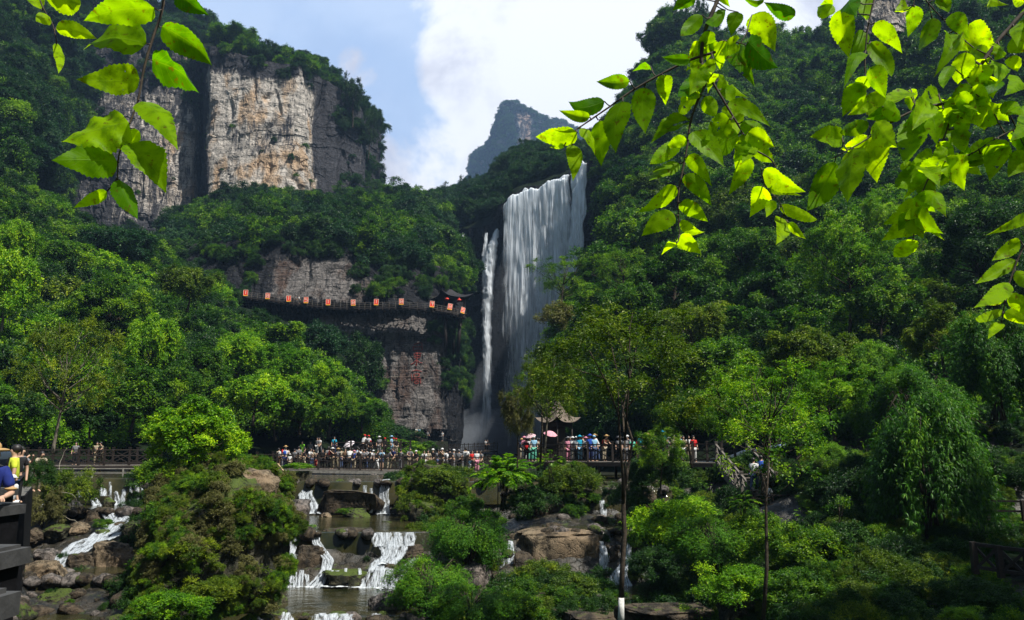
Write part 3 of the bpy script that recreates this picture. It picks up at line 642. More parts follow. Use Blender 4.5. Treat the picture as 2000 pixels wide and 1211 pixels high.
RT = [(1117, 334, 187.5), (1126, 326, 186.5), (1136, 320, 185.5), (1146, 318, 184.5)]; RB_ = [(1092, 872, 184), (1104, 872, 183), (1114, 872, 182), (1124, 872, 181)]; RM_ = [(1104, 560, 185), (1112, 560, 184.3), (1120, 560, 183.5), (1130, 560, 182.5)]
curtain(RT, RM_, RB_, FALLM, 100, 240, 31, 2.0, [(0, -.32), (.3, -.2), (.6, .0), (.8, .15), (1, .22)])
curtain(RT, RM_, RB_, FALLM, 70, 200, 37, 3.0, [(0, -.1), (.3, .0), (.6, .15), (.8, .2), (1, .25)], -1.0, .6)
ribbon('waterfall', [(973, 447, 203, 12), (962, 480, 201, 22), (955, 540, 200, 22), (950, 620, 200, 22), (951, 700, 199, 20), (952, 770, 199, 18), (948, 820, 198, 24), (940, 872, 198, 44)], FALLM, .6, 24, 2.0, [(0, -.25), (.6, -.22), (.85, -.10), (1, .0)], 21, .08)
ribbon('waterfall', [(950, 455, 203, 6), (946, 500, 202, 12), (946, 560, 202, 12), (948, 620, 202, 12)], FALLM, .5, 12, 1.6, [(0, -.15), (.6, -.05), (1, .2)], 23, .08)
ribbon('waterfall', [(905, 455, 211, 5), (902, 475, 211, 8), (898, 520, 210, 9)], FALLM, .5, 10, 1.4, [(0, -.1), (1, .3)], 24, .08)
# cascades of the stream
CS = [
 [(607, 938, 47.3, 14), (603, 952, 47.1, 22), (597, 966, 46.8, 34), (604, 985, 46.5, 40), (607, 1003, 46.3, 44)],
 [(754, 936, 47.2, 16), (750, 955, 46.9, 20), (749, 980, 46.7, 24), (750, 1004, 46.4, 32)],
 [(712, 948, 46.2, 7), (711, 1001, 46.1, 10)], [(725, 955, 46.2, 5), (724, 1001, 46.1, 7)],
 [(562, 1037, 37.0, 46), (561, 1055, 36.8, 46), (560, 1075, 36.4, 44), (556, 1090, 36.0, 46)],
 [(617, 1038, 37.0, 14), (618, 1058, 36.7, 18), (628, 1075, 36.4, 20), (641, 1092, 36.1, 24), (638, 1115, 35.7, 22), (624, 1135, 35.2, 30), (610, 1152, 34.9, 50)],
 [(762, 1040, 37.0, 86), (763, 1052, 36.8, 88), (766, 1066, 36.6, 84)], [(766, 1064, 36.6, 60), (768, 1085, 36.2, 56), (752, 1098, 35.9, 66), (742, 1112, 35.6, 50)],
 [(748, 1110, 35.6, 54), (742, 1135, 35.2, 66), (738, 1158, 34.8, 84)], [(812, 1090, 35.6, 14), (796, 1108, 35.4, 24), (772, 1130, 35.2, 26), (756, 1155, 34.7, 36)],
 [(660, 1115, 35.4, 9), (661, 1142, 35.1, 14)], [(575, 1118, 35.6, 12), (572, 1138, 35.3, 20), (575, 1156, 35, 34)], [(598, 1120, 35.6, 8), (602, 1142, 35.3, 12), (606, 1156, 35, 24)],
 [(1173, 958, 45.0, 11), (1175, 982, 44.6, 13), (1176, 1009, 44.2, 16)], [(1222, 960, 45, 9), (1217, 968, 44.8, 16), (1210, 977, 44.6, 22)],
 [(1229, 1060, 36.4, 9), (1227, 1085, 36.0, 12), (1217, 1105, 35.6, 24), (1210, 1125, 35.1, 34), (1208, 1146, 34.6, 52)],
 [(1176, 1058, 36.6, 10), (1178, 1090, 36.2, 16), (1176, 1118, 35.8, 16)], [(1150, 1019, 42, 26), (1152, 1028, 41.6, 22)],
 [(998, 1056, 37, 10), (997, 1078, 36.7, 17), (992, 1097, 36.3, 30), (990, 1112, 36, 34), (998, 1131, 35.7, 32)],
 [(172, 956, 42.1, 8), (182, 972, 41.9, 14), (192, 992, 41.7, 22)], [(200, 948, 42.2, 8), (205, 968, 42, 14)], [(226, 958, 42.1, 9), (229, 975, 41.9, 14), (232, 991, 41.7, 22)], [(243, 955, 42.1, 8), (240, 990, 41.8, 14)], [(272, 938, 42.2, 12), (275, 965, 42, 22), (276, 992, 41.7, 26)], [(285, 940, 42.2, 8), (284, 990, 41.8, 18)],
 [(82, 985, 41.8, 8), (80, 1005, 41.4, 20)],
 [(228, 1003, 38.6, 58), (232, 1015, 38.2, 58), (224, 1030, 37.4, 60), (208, 1044, 36.8, 64), (190, 1056, 36.2, 60)], [(186, 1052, 36.3, 50), (165, 1062, 35.9, 70), (152, 1072, 35.3, 66), (138, 1085, 34.6, 50)],
 [(130, 1083, 34.3, 60), (118, 1098, 33.6, 50), (105, 1116, 33, 34)], [(192, 1112, 33.2, 6), (193, 1128, 32.9, 14)], [(172, 1138, 32.2, 26), (155, 1150, 31.7, 20), (150, 1160, 31.4, 18)],
 [(55, 1140, 31.6, 18), (48, 1160, 31, 24)], [(150, 1178, 30.4, 44), (142, 1195, 30, 34), (140, 1215, 29.6, 40)], [(212, 1182, 30.3, 20), (216, 1212, 29.6, 26)],
 [(478, 1196, 28.7, 40), (484, 1215, 28.3, 70)], [(655, 1197, 29.0, 90), (650, 1203, 28.9, 92), (650, 1216, 28.7, 90)], [(1482, 900, 40, 3), (1482, 901, 40, 3)]]
CS.pop()
CS += [[(648, 1112, 35.5, 7), (650, 1130, 35.2, 9), (652, 1146, 35, 14)], [(676, 1110, 35.5, 6), (678, 1126, 35.2, 9), (684, 1144, 35, 12)], [(590, 1112, 35.7, 8), (588, 1135, 35.3, 10), (584, 1154, 35, 18)], [(702, 1108, 35.5, 7), (705, 1128, 35.2, 10), (708, 1150, 34.9, 18)],
 [(640, 1004, 46.0, 8), (641, 1012, 45.9, 12)], [(690, 1036, 37.0, 9), (690, 1048, 36.9, 10)], [(545, 1036, 37.0, 12), (543, 1060, 36.7, 12), (541, 1086, 36.2, 14)], [(800, 1040, 37.0, 16), (806, 1052, 36.8, 16), (802, 1064, 36.5, 14)],
 [(155, 950, 42.1, 6), (158, 970, 41.9, 8)], [(215, 942, 42.2, 6), (217, 988, 41.8, 9)], [(255, 940, 42.2, 6), (256, 990, 41.8, 10)], [(120, 948, 42.1, 7), (122, 985, 41.8, 10)],
 [(95, 1098, 33.4, 20), (84, 1112, 32.8, 26)], [(225, 1120, 32.8, 10), (228, 1150, 32.0, 18)], [(130, 1140, 31.4, 12), (128, 1160, 31, 22)], [(60, 1170, 30.4, 16), (58, 1200, 29.6, 22)], [(176, 1166, 30.6, 16), (178, 1182, 30.2, 26)], [(245, 1125, 32.6, 6), (248, 1150, 32, 10)],
 [(560, 1196, 29.0, 20), (560, 1214, 28.7, 30)], [(735, 1198, 29.0, 18), (737, 1214, 28.7, 24)], [(1206, 1010, 43, 10), (1204, 1024, 42.6, 16)]]
rc_ = random.Random(12)
for i, c in enumerate(CS):
    wmax = max(p[3] for p in c); k = max(1, min(6, int(wmax/9)))
    for q in range(k):
        off = (q+.5)/k-.5; jit = [rc_.uniform(-.10, .10) for _ in c]
        ribbon('cascade', [(p[0]+(off+jj)*p[3]*.86, p[1]+rc_.uniform(-1.5, 1.5), p[2]-rc_.uniform(0, .12), p[3]/k*rc_.uniform(.9, 1.6)+1) for p, jj in zip(c, jit)], CASC, .6, 12, .5, [(0, .0), (.5, rc_.uniform(-.06, .08)), (1, -.04)], 40+i*7+q, .02)
    if k > 2: ribbon('cascade', [(*p[:2], p[2]+.08, p[3]) for p in c], CASC, .3, 22, .5, [(0, .04), (.5, .08), (1, .04)], 400+i, .03)
# foam where they land
m, nt_, o_ = newmat('foam'); tcf = N(nt_, 'ShaderNodeTexCoord'); fn = noise(nt_, tcf.outputs['Object'], 3.2, 8, .68, .5)
atf = N(nt_, 'ShaderNodeAttribute', attribute_name='thin')
fa = ss(nt_, mth(nt_, 'SUBTRACT', fn, mth(nt_, 'MULTIPLY', atf.outputs['Fac'], .6)), .30, .44)
fp = N(nt_, 'ShaderNodeBsdfPrincipled', i={'Roughness': .5}); fp.inputs['Base Color'].default_value = (.6, .64, .67, 1); L(nt_, bump(nt_, fn, .8, .05), fp.inputs['Normal'])
ft = N(nt_, 'ShaderNodeBsdfTransparent'); fx = N(nt_, 'ShaderNodeMixShader'); L(nt_, fa, fx.inputs[0]); L(nt_, ft.outputs[0], fx.inputs[1]); L(nt_, fp.outputs[0], fx.inputs[2]); L(nt_, fx.outputs[0], o_.inputs[0]); FOAM = m
def foam(px, py, D, rx, ry, z=None):
    c = pix(px, py, D); n = 14; rr = np.linspace(0, 1, n); th = np.linspace(0, 2*np.pi, 28)
    P = np.array([[(c.x+r*rx*math.cos(t), c.y+r*ry*math.sin(t), (z if z is not None else c.z)+.02+.09*(1-r)) for t in th] for r in rr])
    P[..., 2] += .05*fbm(P*2.2, 3, int(px))*(1-rr)[:, None]
    tag(grid_mesh('foam', P, FOAM, {'thin': ('POINT', np.repeat(rr[:, None], 28, 1))}), kind='structure')
for q in [(745, 1158, 34.4, 1.25, .8, -5.99), (600, 1158, 34.6, 1.5, .55, -5.99), (640, 1150, 34.8, .9, .4, -5.99), (752, 1004, 46.0, 1.6, .7, -3.89), (555, 1092, 35.9, .9, .35), (745, 1104, 35.7, .9, .4), (660, 1150, 34.7, 1.5, .5, -5.99), (700, 1156, 34.5, 1.0, .5, -5.99), (640, 1006, 45.8, .9, .3, -3.89), (150, 1058, 35.5, 1.0, .6, -4.88), (228, 1154, 31.6, .6, .4, -5.6), (90, 1114, 32.4, .7, .5, -5.3), (1208, 1146, 34.3, .95, .6, -5.84), (998, 1133, 35.5, .5, .3), (1150, 1020, 42, .8, .6), (232, 992, 41.4, 1.1, .5, -3.04), (190, 995, 41.3, .5, .4, -3.04),
          (170, 1066, 35.4, 1.4, .8, -4.88), (125, 1075, 35, 1.1, .5, -4.88), (105, 1090, 33, 1.0, .6, -4.88), (150, 1150, 30.2, .5, .5, -5.6), (140, 1212, 28, .7, .5, -5.6), (606, 1004, 46.1, .8, .4, -3.89), (470, 1205, 28.5, .8, .5, -6.9), (80, 1005, 41.2, .5, .4, -3.04)]: foam(*q)
def infall(px, py, r):
    lip = np.interp(px, [975, 985, 1003, 1050, 1104, 1146, 1175], [440, 408, 385, 365, 345, 318, 300])
    return ((px > 948-r) & (px < 1148+r) & (py > lip-r*.55) & (py < 500)) | ((px > 935-r) & (px < 1000+r*.5) & (py > 440) & (py < 880)) | ((px > 890-r) & (px < 918+r) & (py > 440) & (py < 500))
def leftcut(px, py, r):   # crowns of the lower slope stay under the cliff and the walkway
    line = np.interp(px, [0, 130, 300, 420, 440, 560, 640, 690, 745, 800], [310, 395, 470, 542, 594, 624, 686, 730, 830, 858])
    return py-r < line
def scatter(G, n, seed, size, drop=.25, mask=None, urange=(0, 1), vrange=(0, 1)):
    """n points over a terrain grid, even per area; returns points and sizes"""
    g = np.random.default_rng(seed); nv, nu = G.shape[:2]
    A = np.linalg.norm(np.cross(G[1:, :-1]-G[:-1, :-1], G[:-1, 1:]-G[:-1, :-1]), axis=-1)
    u = np.linspace(0, 1, nu-1)[None]; v = np.linspace(0, 1, nv-1)[:, None]
    A = A*((u >= urange[0]) & (u <= urange[1]) & (v >= vrange[0]) & (v <= vrange[1]))
    D = G[:-1, :-1, 1]; A = A/np.maximum(D, 1)**1.0
    p = (A/A.sum()).ravel(); k = g.choice(len(p), n, p=p); i, j = k//(nu-1), k % (nu-1)
    a, b = g.uniform(size=(2, n, 1)); P = G[i, j]+(G[i+1, j]-G[i, j])*a+(G[i, j+1]-G[i, j])*b
    px, py = unpix(P)
    if mask is not None: ok = mask(px, py); P = P[ok]
    s = g.uniform(size[0], size[1], len(P)); px, py = unpix(P); r_ = s*F/P[:, 1]
    ok = ~infall(px, py, r_*.9)
    if G is LLO: ok &= ~leftcut(px, py-r_*drop, r_*.8)
    P = P[ok]; s = s[ok]
    P = P.copy(); P[:, 2] += s*drop; return P, s
allr = ['round0', 'round1', 'round2', 'layer0', 'layer1', 'tall0']
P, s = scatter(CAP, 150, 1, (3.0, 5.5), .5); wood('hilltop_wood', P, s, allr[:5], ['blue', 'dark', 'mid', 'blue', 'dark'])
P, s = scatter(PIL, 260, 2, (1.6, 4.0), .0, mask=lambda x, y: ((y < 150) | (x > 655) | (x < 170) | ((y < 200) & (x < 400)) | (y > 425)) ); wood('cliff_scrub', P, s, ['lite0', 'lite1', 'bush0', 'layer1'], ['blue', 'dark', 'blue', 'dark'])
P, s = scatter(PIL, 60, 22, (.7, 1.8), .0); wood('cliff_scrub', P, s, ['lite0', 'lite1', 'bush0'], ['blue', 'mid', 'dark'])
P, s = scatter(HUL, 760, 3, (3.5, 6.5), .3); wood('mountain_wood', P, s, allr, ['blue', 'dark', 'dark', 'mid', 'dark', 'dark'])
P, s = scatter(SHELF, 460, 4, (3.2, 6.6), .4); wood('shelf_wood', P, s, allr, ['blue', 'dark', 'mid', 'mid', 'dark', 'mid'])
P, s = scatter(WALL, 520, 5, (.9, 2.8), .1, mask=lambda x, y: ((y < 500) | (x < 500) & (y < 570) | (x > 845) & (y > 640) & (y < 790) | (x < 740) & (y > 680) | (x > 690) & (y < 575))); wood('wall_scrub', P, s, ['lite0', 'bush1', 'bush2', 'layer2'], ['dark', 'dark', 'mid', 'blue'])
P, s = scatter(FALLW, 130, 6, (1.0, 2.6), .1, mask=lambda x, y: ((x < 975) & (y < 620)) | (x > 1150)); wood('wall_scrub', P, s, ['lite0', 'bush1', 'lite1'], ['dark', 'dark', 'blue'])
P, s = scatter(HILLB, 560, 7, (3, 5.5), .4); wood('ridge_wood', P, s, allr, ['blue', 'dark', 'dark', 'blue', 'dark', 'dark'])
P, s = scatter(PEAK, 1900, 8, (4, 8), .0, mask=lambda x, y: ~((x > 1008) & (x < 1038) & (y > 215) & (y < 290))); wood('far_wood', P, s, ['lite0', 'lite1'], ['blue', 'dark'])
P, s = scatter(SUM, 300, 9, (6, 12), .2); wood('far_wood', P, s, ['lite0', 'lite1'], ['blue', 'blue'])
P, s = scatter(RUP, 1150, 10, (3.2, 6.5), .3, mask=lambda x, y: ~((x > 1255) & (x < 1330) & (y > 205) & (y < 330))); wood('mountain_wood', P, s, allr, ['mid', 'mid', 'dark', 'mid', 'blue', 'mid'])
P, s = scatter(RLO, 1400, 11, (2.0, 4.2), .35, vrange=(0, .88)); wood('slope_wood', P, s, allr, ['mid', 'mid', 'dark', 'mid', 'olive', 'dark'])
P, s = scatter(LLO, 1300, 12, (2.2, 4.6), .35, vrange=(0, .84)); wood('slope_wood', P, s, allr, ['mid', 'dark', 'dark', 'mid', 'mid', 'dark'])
# ------------------------------------------------------------------ boulders
ROCK_TAN = rockmat('boulder_tan', (.035, .027, .017), (.20, .155, .10), (.22, .14, .08), 2.4, moss=.12, vstretch=.8, bstr=.9, bdist=.10, thr=.46)
ROCK_BRN = rockmat('boulder_brown', (.016, .013, .009), (.085, .066, .044), (.11, .075, .045), 2.4, moss=.30, vstretch=.8, bstr=.9, bdist=.10, thr=.48)
ROCK_MOSS = rockmat('boulder_mossy', (.012, .014, .007), (.065, .060, .038), (.08, .065, .03), 2.4, moss=.75, vstretch=.8, bstr=.9, bdist=.10, thr=.5)
ROCK_GREY = rockmat('boulder_grey', (.03, .028, .026), (.17, .15, .135), (.18, .13, .10), 2.4, moss=.15, vstretch=.8, bstr=.9, bdist=.10, thr=.47)
def ico(sub=5):
    bm = bmesh.new(); bmesh.ops.create_icosphere(bm, subdivisions=sub, radius=1); V = np.array([v.co[:] for v in bm.verts]); Fc = np.array([[v.index for v in f.verts] for f in bm.faces]); bm.free(); return V, Fc
IV, IF = ico(5)
def boulder(px, py, D, wpx, hpx, mat, label, seed, depth=.8, sq=.6, rot=0, flat=0, name='boulder', tilt=0):
    w_ = wpx*D/F/2; h_ = hpx*D/F/2; g = np.random.default_rng(seed)
    V = np.sign(IV)*np.abs(IV)**(sq if sq < 1 else 1); V = V/np.max(np.abs(V), 0)
    d = 1+.26*fbm(IV*1.1+seed, 3, seed)+.16*fbm(IV*2.6+seed, 4, seed+1, ridge=True)+.05*fbm(IV*8, 3, seed+2)
    # a few cleaved planes
    for _ in range(5):
        nrm = unit(g.normal(size=3)); lim = g.uniform(.55, .8); k = V@nrm; V = V-np.clip(k-lim, 0, None)[:, None]*nrm*.85
    V = V*d[:, None]
    if flat: V[:, 2] = np.where(V[:, 2] > flat, flat+(V[:, 2]-flat)*.25, V[:, 2])
    mx = np.abs(V).max(0); V = V/mx*np.array([w_, w_*depth, h_])
    me = npmesh(name, V, IF, True, {'bright': ('POINT', np.full(len(V), .5))})
    o = link(name, me, mat); o.location = pix(px, py, D); o.rotation_euler = (tilt, rot, g.uniform(-.3, .3)); tag(o, label, 'boulder'); return o
BL = [
 (682, 975, 46.9, 138, 76, 'B', 'big dark block boulder with a flat pale top and water trickling down', .35, .42),
 (855, 968, 46.0, 152, 120, 'M', 'huge overgrown boulder under the footbridge beside the tall narrow cascade', .7, 0),
 (582, 936, 49, 60, 46, 'M', 'dark boulder with a grassy top at the end of the footbridge', .4, .6),
 (558, 962, 47.6, 62, 56, 'M', 'rounded mossy boulder between the overgrown mound and the upper cascade', .8, 0),
 (574, 1001, 45.4, 86, 50, 'G', 'greyish pink boulder on the edge of the upper pool', .7, 0),
 (637, 1009, 45.0, 30, 16, 'T', 'small tan stone at the foot of the big dark block boulder', .8, 0),
 (699, 1007, 45.0, 62, 26, 'M', 'low grassy boulder standing in the upper pool', .8, 0),
 (756, 1024, 42.0, 28, 15, 'M', 'small mossy stone in the middle of the upper pool', .8, 0),
 (674, 1066, 38.0, 100, 72, 'B', 'brown block boulder between the two cascades of the lower ledge', .5, .6),
 (608, 1098, 36.4, 60, 64, 'B', 'leaning brown boulder in the middle of the split cascade', .7, 0),
 (832, 1014, 43.0, 92, 78, 'M', 'mossy olive boulder to the right of the upper pool', .8, 0),
 (806, 1086, 36.6, 46, 44, 'B', 'wet dark boulder beside the wide ledge fall', .8, 0),
 (684, 1122, 35.6, 100, 32, 'M', 'long wet ledge stone over the bottom pool', .5, .5),
 (690, 1144, 34.9, 30, 40, 'M', 'tilted dark stone in the foam of the bottom pool', .6, 0),
 (762, 1112, 35.9, 46, 26, 'B', 'dark stone parting the wide white cascade', .8, 0),
 (523, 1184, 31.6, 84, 50, 'M', 'mossy boulder on the near shore of the bottom pool', .8, 0),
 (545, 1205, 29.6, 46, 30, 'M', 'small mossy stone at the lip of the bottom pool', .8, 0),
 (755, 1192, 31.0, 78, 74, 'G', 'grey boulder under the bamboo beside the bottom pool', .7, 0),
 (1086, 1060, 38.0, 176, 92, 'T', 'large sunlit tan slab boulder behind the white-painted trunk', .6, .45),
 (1110, 958, 45.0, 120, 104, 'M', 'mossy boulder overgrown with shrubs left of the thin cascade', .8, 0),
 (1216, 1058, 37.4, 44, 44, 'T', 'small pinkish boulder at the head of the white side cascade', .8, 0),
 (1195, 1100, 36.6, 60, 70, 'B', 'dark wet boulder behind the white-painted tree trunk', .7, 0),
 (1182, 1025, 41.0, 50, 30, 'M', 'mossy stone under the thin cascade', .8, 0),
 (1248, 1060, 37.2, 40, 40, 'M', 'yellow-green mossy stone right of the white side cascade', .8, 0),
 (932, 1126, 34.0, 74, 50, 'G', 'grey boulder half hidden in the bamboo', .7, 0),
 (1020, 1120, 35.8, 60, 80, 'B', 'dark boulder right of the small two-step cascade', .7, 0),
 (958, 1140, 35.0, 50, 44, 'B', 'dark boulder left of the small two-step cascade', .7, 0),
 (1152, 1205, 28.6, 160, 44, 'B', 'flat brown rock at the foot of the white-painted tree trunk', .6, .5),
 (1300, 1200, 27.0, 170, 66, 'B', 'long brown rock on the near shore of the right pool', .6, .4),
 (1440, 1190, 26.0, 90, 70, 'M', 'mossy rock among the undergrowth on the right bank', .8, 0),
 (228, 1089, 34.0, 84, 74, 'T', 'large sunlit tan boulder beside the overgrown mound', .6, 0),
 (160, 1112, 33.6, 80, 64, 'B', 'dark wedge boulder in the left stream', .7, 0),
 (95, 1134, 31.2, 104, 74, 'T', 'rough tan boulder in the left stream below the stone posts', .7, 0),
 (94, 1093, 34.0, 48, 40, 'G', 'pale split rock in the left stream', .6, 0),
 (70, 1118, 32.4, 46, 36, 'M', 'mossy stone behind the rough tan boulder', .8, 0),
 (190, 1140, 31.6, 38, 28, 'B', 'small wet black stone in the left stream', .8, 0),
 (152, 1033, 37.4, 44, 26, 'T', 'small tan boulder at the foot of the bush by the weir', .8, 0),
 (104, 1040, 37.0, 66, 36, 'M', 'low mossy boulder under the bush by the weir', .8, 0),
 (60, 1046, 36.5, 50, 30, 'B', 'dark boulder beside the stone posts', .8, 0),
 (183, 1016, 38.6, 38, 40, 'B', 'upright dark boulder next to the left cascade', .6, 0),
 (203, 1041, 37.0, 36, 14, 'M', 'small mossy stone in the left cascade', .8, 0),
 (213, 983, 41.3, 24, 22, 'M', 'bright mossy stone under the weir', .8, 0),
 (258, 1040, 36.6, 40, 44, 'M', 'mossy rock on the right side of the left cascade', .8, 0),
 (182, 1208, 29.4, 70, 22, 'T', 'flat stone at the bottom of the left stream', .7, .6),
 (110, 1180, 29.6, 70, 50, 'M', 'dark mossy boulder below the rough tan boulder', .8, 0),
 (235, 1165, 30.0, 44, 26, 'B', 'dark stone in the brown shallows of the left stream', .8, 0),
 (248, 1195, 28.6, 50, 34, 'M', 'mossy stone beside the bright ground shrub', .8, 0),
 (478, 948, 31.8, 135, 66, 'T', 'sunlit tan rock on top of the overgrown mound', .7, 0),
 (487, 1165, 31.8, 60, 60, 'G', 'grey rock at the foot of the overgrown mound', .7, 0),
 (1985, 1100, 26.0, 70, 34, 'M', 'mossy rock beside the wooden fence at the bamboo', .7, 0),
 (1255, 985, 44, 60, 60, 'B', 'dark boulder under the stairs bridge right of the thin cascade', .8, 0),
 (1060, 1000, 42.5, 90, 60, 'B', 'shadowed boulder under the compound-leaved tree', .8, 0),
]
RM = {'B': ROCK_BRN, 'M': ROCK_MOSS, 'T': ROCK_TAN, 'G': ROCK_GREY}
for i, (a, b, c, d, e, k, lb, sq, fl) in enumerate(BL): boulder(a, b+e*.06, c, d*1.02, e*1.15, RM[k], lb, 300+i, sq=sq, flat=fl)
# the overgrown mound in mid stream
boulder(405, 1075, 29.5, 300, 320, ROCK_MOSS, 'great overgrown mound of rock standing in the stream', 400, depth=1.0, sq=.8, name='rock_mound')
boulder(440, 985, 33.5, 240, 190, ROCK_MOSS, 'shoulder of rock behind the overgrown mound', 401, depth=1.0, sq=.8, name='rock_mound')
# stone weir on the left and its dark face
wb = MB(); a = pix(60, 936, 42.3); b = pix(300, 936, 42.3)
wv = np.array([[(x, 42.3-.0*k, z) for x in np.linspace(a.x-6, b.x+.6, 90)] for k, z in enumerate(np.linspace(-1.68, -3.4, 24))], float)
wv[..., 1] -= .10*fbm(wv*1.6, 4, 5, ridge=True)+.05*np.linspace(0, 8, 24)[:, None]*.3
wo = grid_mesh('weir', wv, ROCK_BED, {'bright': ('POINT', np.full(wv.shape[:2], .3))}); tag(wo, 'low dark stone weir with thin trickles across the left stream', 'weir')
# ------------------------------------------------------------------ leafy branches hanging near the camera
def nearleaf(name, c1, c2, holes=False):
    m, nt, o = newmat(name); uv = N(nt, 'ShaderNodeUVMap', uv_map='UVMap'); sp = N(nt, 'ShaderNodeSeparateXYZ'); L(nt, uv.outputs[0], sp.inputs[0])
    at = N(nt, 'ShaderNodeAttribute', attribute_name='tint'); tc = N(nt, 'ShaderNodeTexCoord')
    # midrib and side veins: u across -1..1, v along 0..1
    au = mth(nt, 'ABSOLUTE', sp.outputs[0])
    rib = ss(nt, au, .05, .0)
    vv = mth(nt, 'FRACT', mth(nt, 'SUBTRACT', mth(nt, 'MULTIPLY', sp.outputs[1], 8.0), mth(nt, 'MULTIPLY', au, 2.1)))
    vein = ss(nt, mth(nt, 'ABSOLUTE', mth(nt, 'SUBTRACT', vv, .5)), .07, .0)
    vn = mth(nt, 'MAXIMUM', rib, mth(nt, 'MULTIPLY', vein, .6))
    n = noise(nt, tc.outputs['Object'], 38, 5, .6)
    base = mixc(nt, at.outputs['Fac'], c1, c2)
    base = mixc(nt, mth(nt, 'MULTIPLY', ss(nt, n, .42, .68), .6), base, (c1[0]*.5, c1[1]*.6, c1[2]))
    base = mixc(nt, mth(nt, 'MULTIPLY', vn, .38), base, (.20, .36, .03))
    sick = ss(nt, noise(nt, tc.outputs['Object'], 75, 4, .6), .60, .66)
    base = mixc(nt, mth(nt, 'MULTIPLY', sick, .7), base, (.10, .07, .01))
    p = N(nt, 'ShaderNodeBsdfPrincipled', i={'Roughness': .42, 'Specular IOR Level': .05}); L(nt, base, p.inputs['Base Color'])
    bh = mth(nt, 'ADD', mth(nt, 'MULTIPLY', vn, -.6), n); L(nt, bump(nt, bh, .35, .002), p.inputs['Normal'])
    t = N(nt, 'ShaderNodeBsdfTranslucent'); L(nt, mixc(nt, 1.0, base, (2.3, 2.0, .25), 'MULTIPLY'), t.inputs[0])
    x = N(nt, 'ShaderNodeMixShader', i={0: .64}); L(nt, p.outputs[0], x.inputs[1]); L(nt, t.outputs[0], x.inputs[2])
    # insect holes
    hn = noise(nt, tc.outputs['Object'], 34, 3, .55)
    ho = N(nt, 'ShaderNodeAttribute', attribute_name='eaten')
    ha = mth(nt, 'MULTIPLY', ss(nt, hn, .655, .665), ho.outputs['Fac'])
    tr = N(nt, 'ShaderNodeBsdfTransparent'); y = N(nt, 'ShaderNodeMixShader'); L(nt, ha, y.inputs[0]); L(nt, x.outputs[0], y.inputs[1]); L(nt, tr.outputs[0], y.inputs[2]); L(nt, y.outputs[0], o.inputs[0]); return m
LEAFN = nearleaf('near_leaf', (.045, .165, .002), (.30, .50, .003))
TWIG = plain('twig_bark', (.05, .038, .028), .8, .25, 60, .5, .4, .002)
def rays(px, py, D): return pix(px, py, D)
def leaf_blade(b, t, wpx, D, g, tint, roll=None, eaten=0.0):
    """ovate, drawn-out tip, toothed margin, folded along the midrib"""
    A = rays(b[0], b[1], D); dz = g.uniform(-.12, .12); Bp = rays(t[0], t[1], D*(1+dz*.5)); ax = Bp-A; ln = ax.length; ax.normalize()
    view = ((A+Bp)/2).normalized(); side = ax.cross(view).normalized(); nrm = side.cross(ax).normalized()
    r = roll if roll is not None else g.uniform(-.7, .7); side, nrm = side*math.cos(r)+nrm*math.sin(r), nrm*math.cos(r)-side*math.sin(r)
    if g.random() < .5: nrm = -nrm
    w_ = wpx*D/F/2/max(.6, math.cos(r)); nl, nc = 26, 9; V = []; UV = []
    bend = g.uniform(-.16, .22); fold = g.uniform(.10, .45); tw = g.uniform(-.7, .7); wav = g.uniform(.03, .09); ph = g.uniform(0, 6)
    curve = g.uniform(-.06, .06); skew = g.uniform(-.08, .08)
    for i in range(nl+1):
        s = i/nl
        prof_ = (math.sin(math.pi*min(1, s*1.16)**.72)) if s < .78 else None
        # width: swells fast near the base, tapers to a long tip
        wd = (s**.5)*(1-s)**1.18*2.74
        tooth = (.045*((i % 2)*2-1)) if 2 < i < nl-1 else 0
        c = A+ax*(ln*s)+nrm*(ln*bend*math.sin(math.pi*s)) + side*(ln*curve*math.sin(math.pi*s))
        cs, sn = math.cos(tw*s), math.sin(tw*s); sd = side*cs+nrm*sn; nn = nrm*cs-side*sn
        for j in range(nc):
            u = -1+2*j/(nc-1); half = wd*(1+(skew if u > 0 else -skew)); ww = u*(half+(tooth*(abs(u) == 1)*min(1, wd*1.3)))
            p = c+sd*(w_*ww)+nn*(w_*abs(ww)*fold-w_*fold*.3*wd)+nn*(w_*wav*math.sin(s*17+ph+u*2)*abs(u)*wd*1.6); V.append(p); UV.append((u, s))
    Fc = [(i*nc+j, i*nc+j+1, (i+1)*nc+j+1, (i+1)*nc+j) for i in range(nl) for j in range(nc-1)]
    return np.array([v[:] for v in V]), np.array(Fc), np.array(UV), tint, eaten
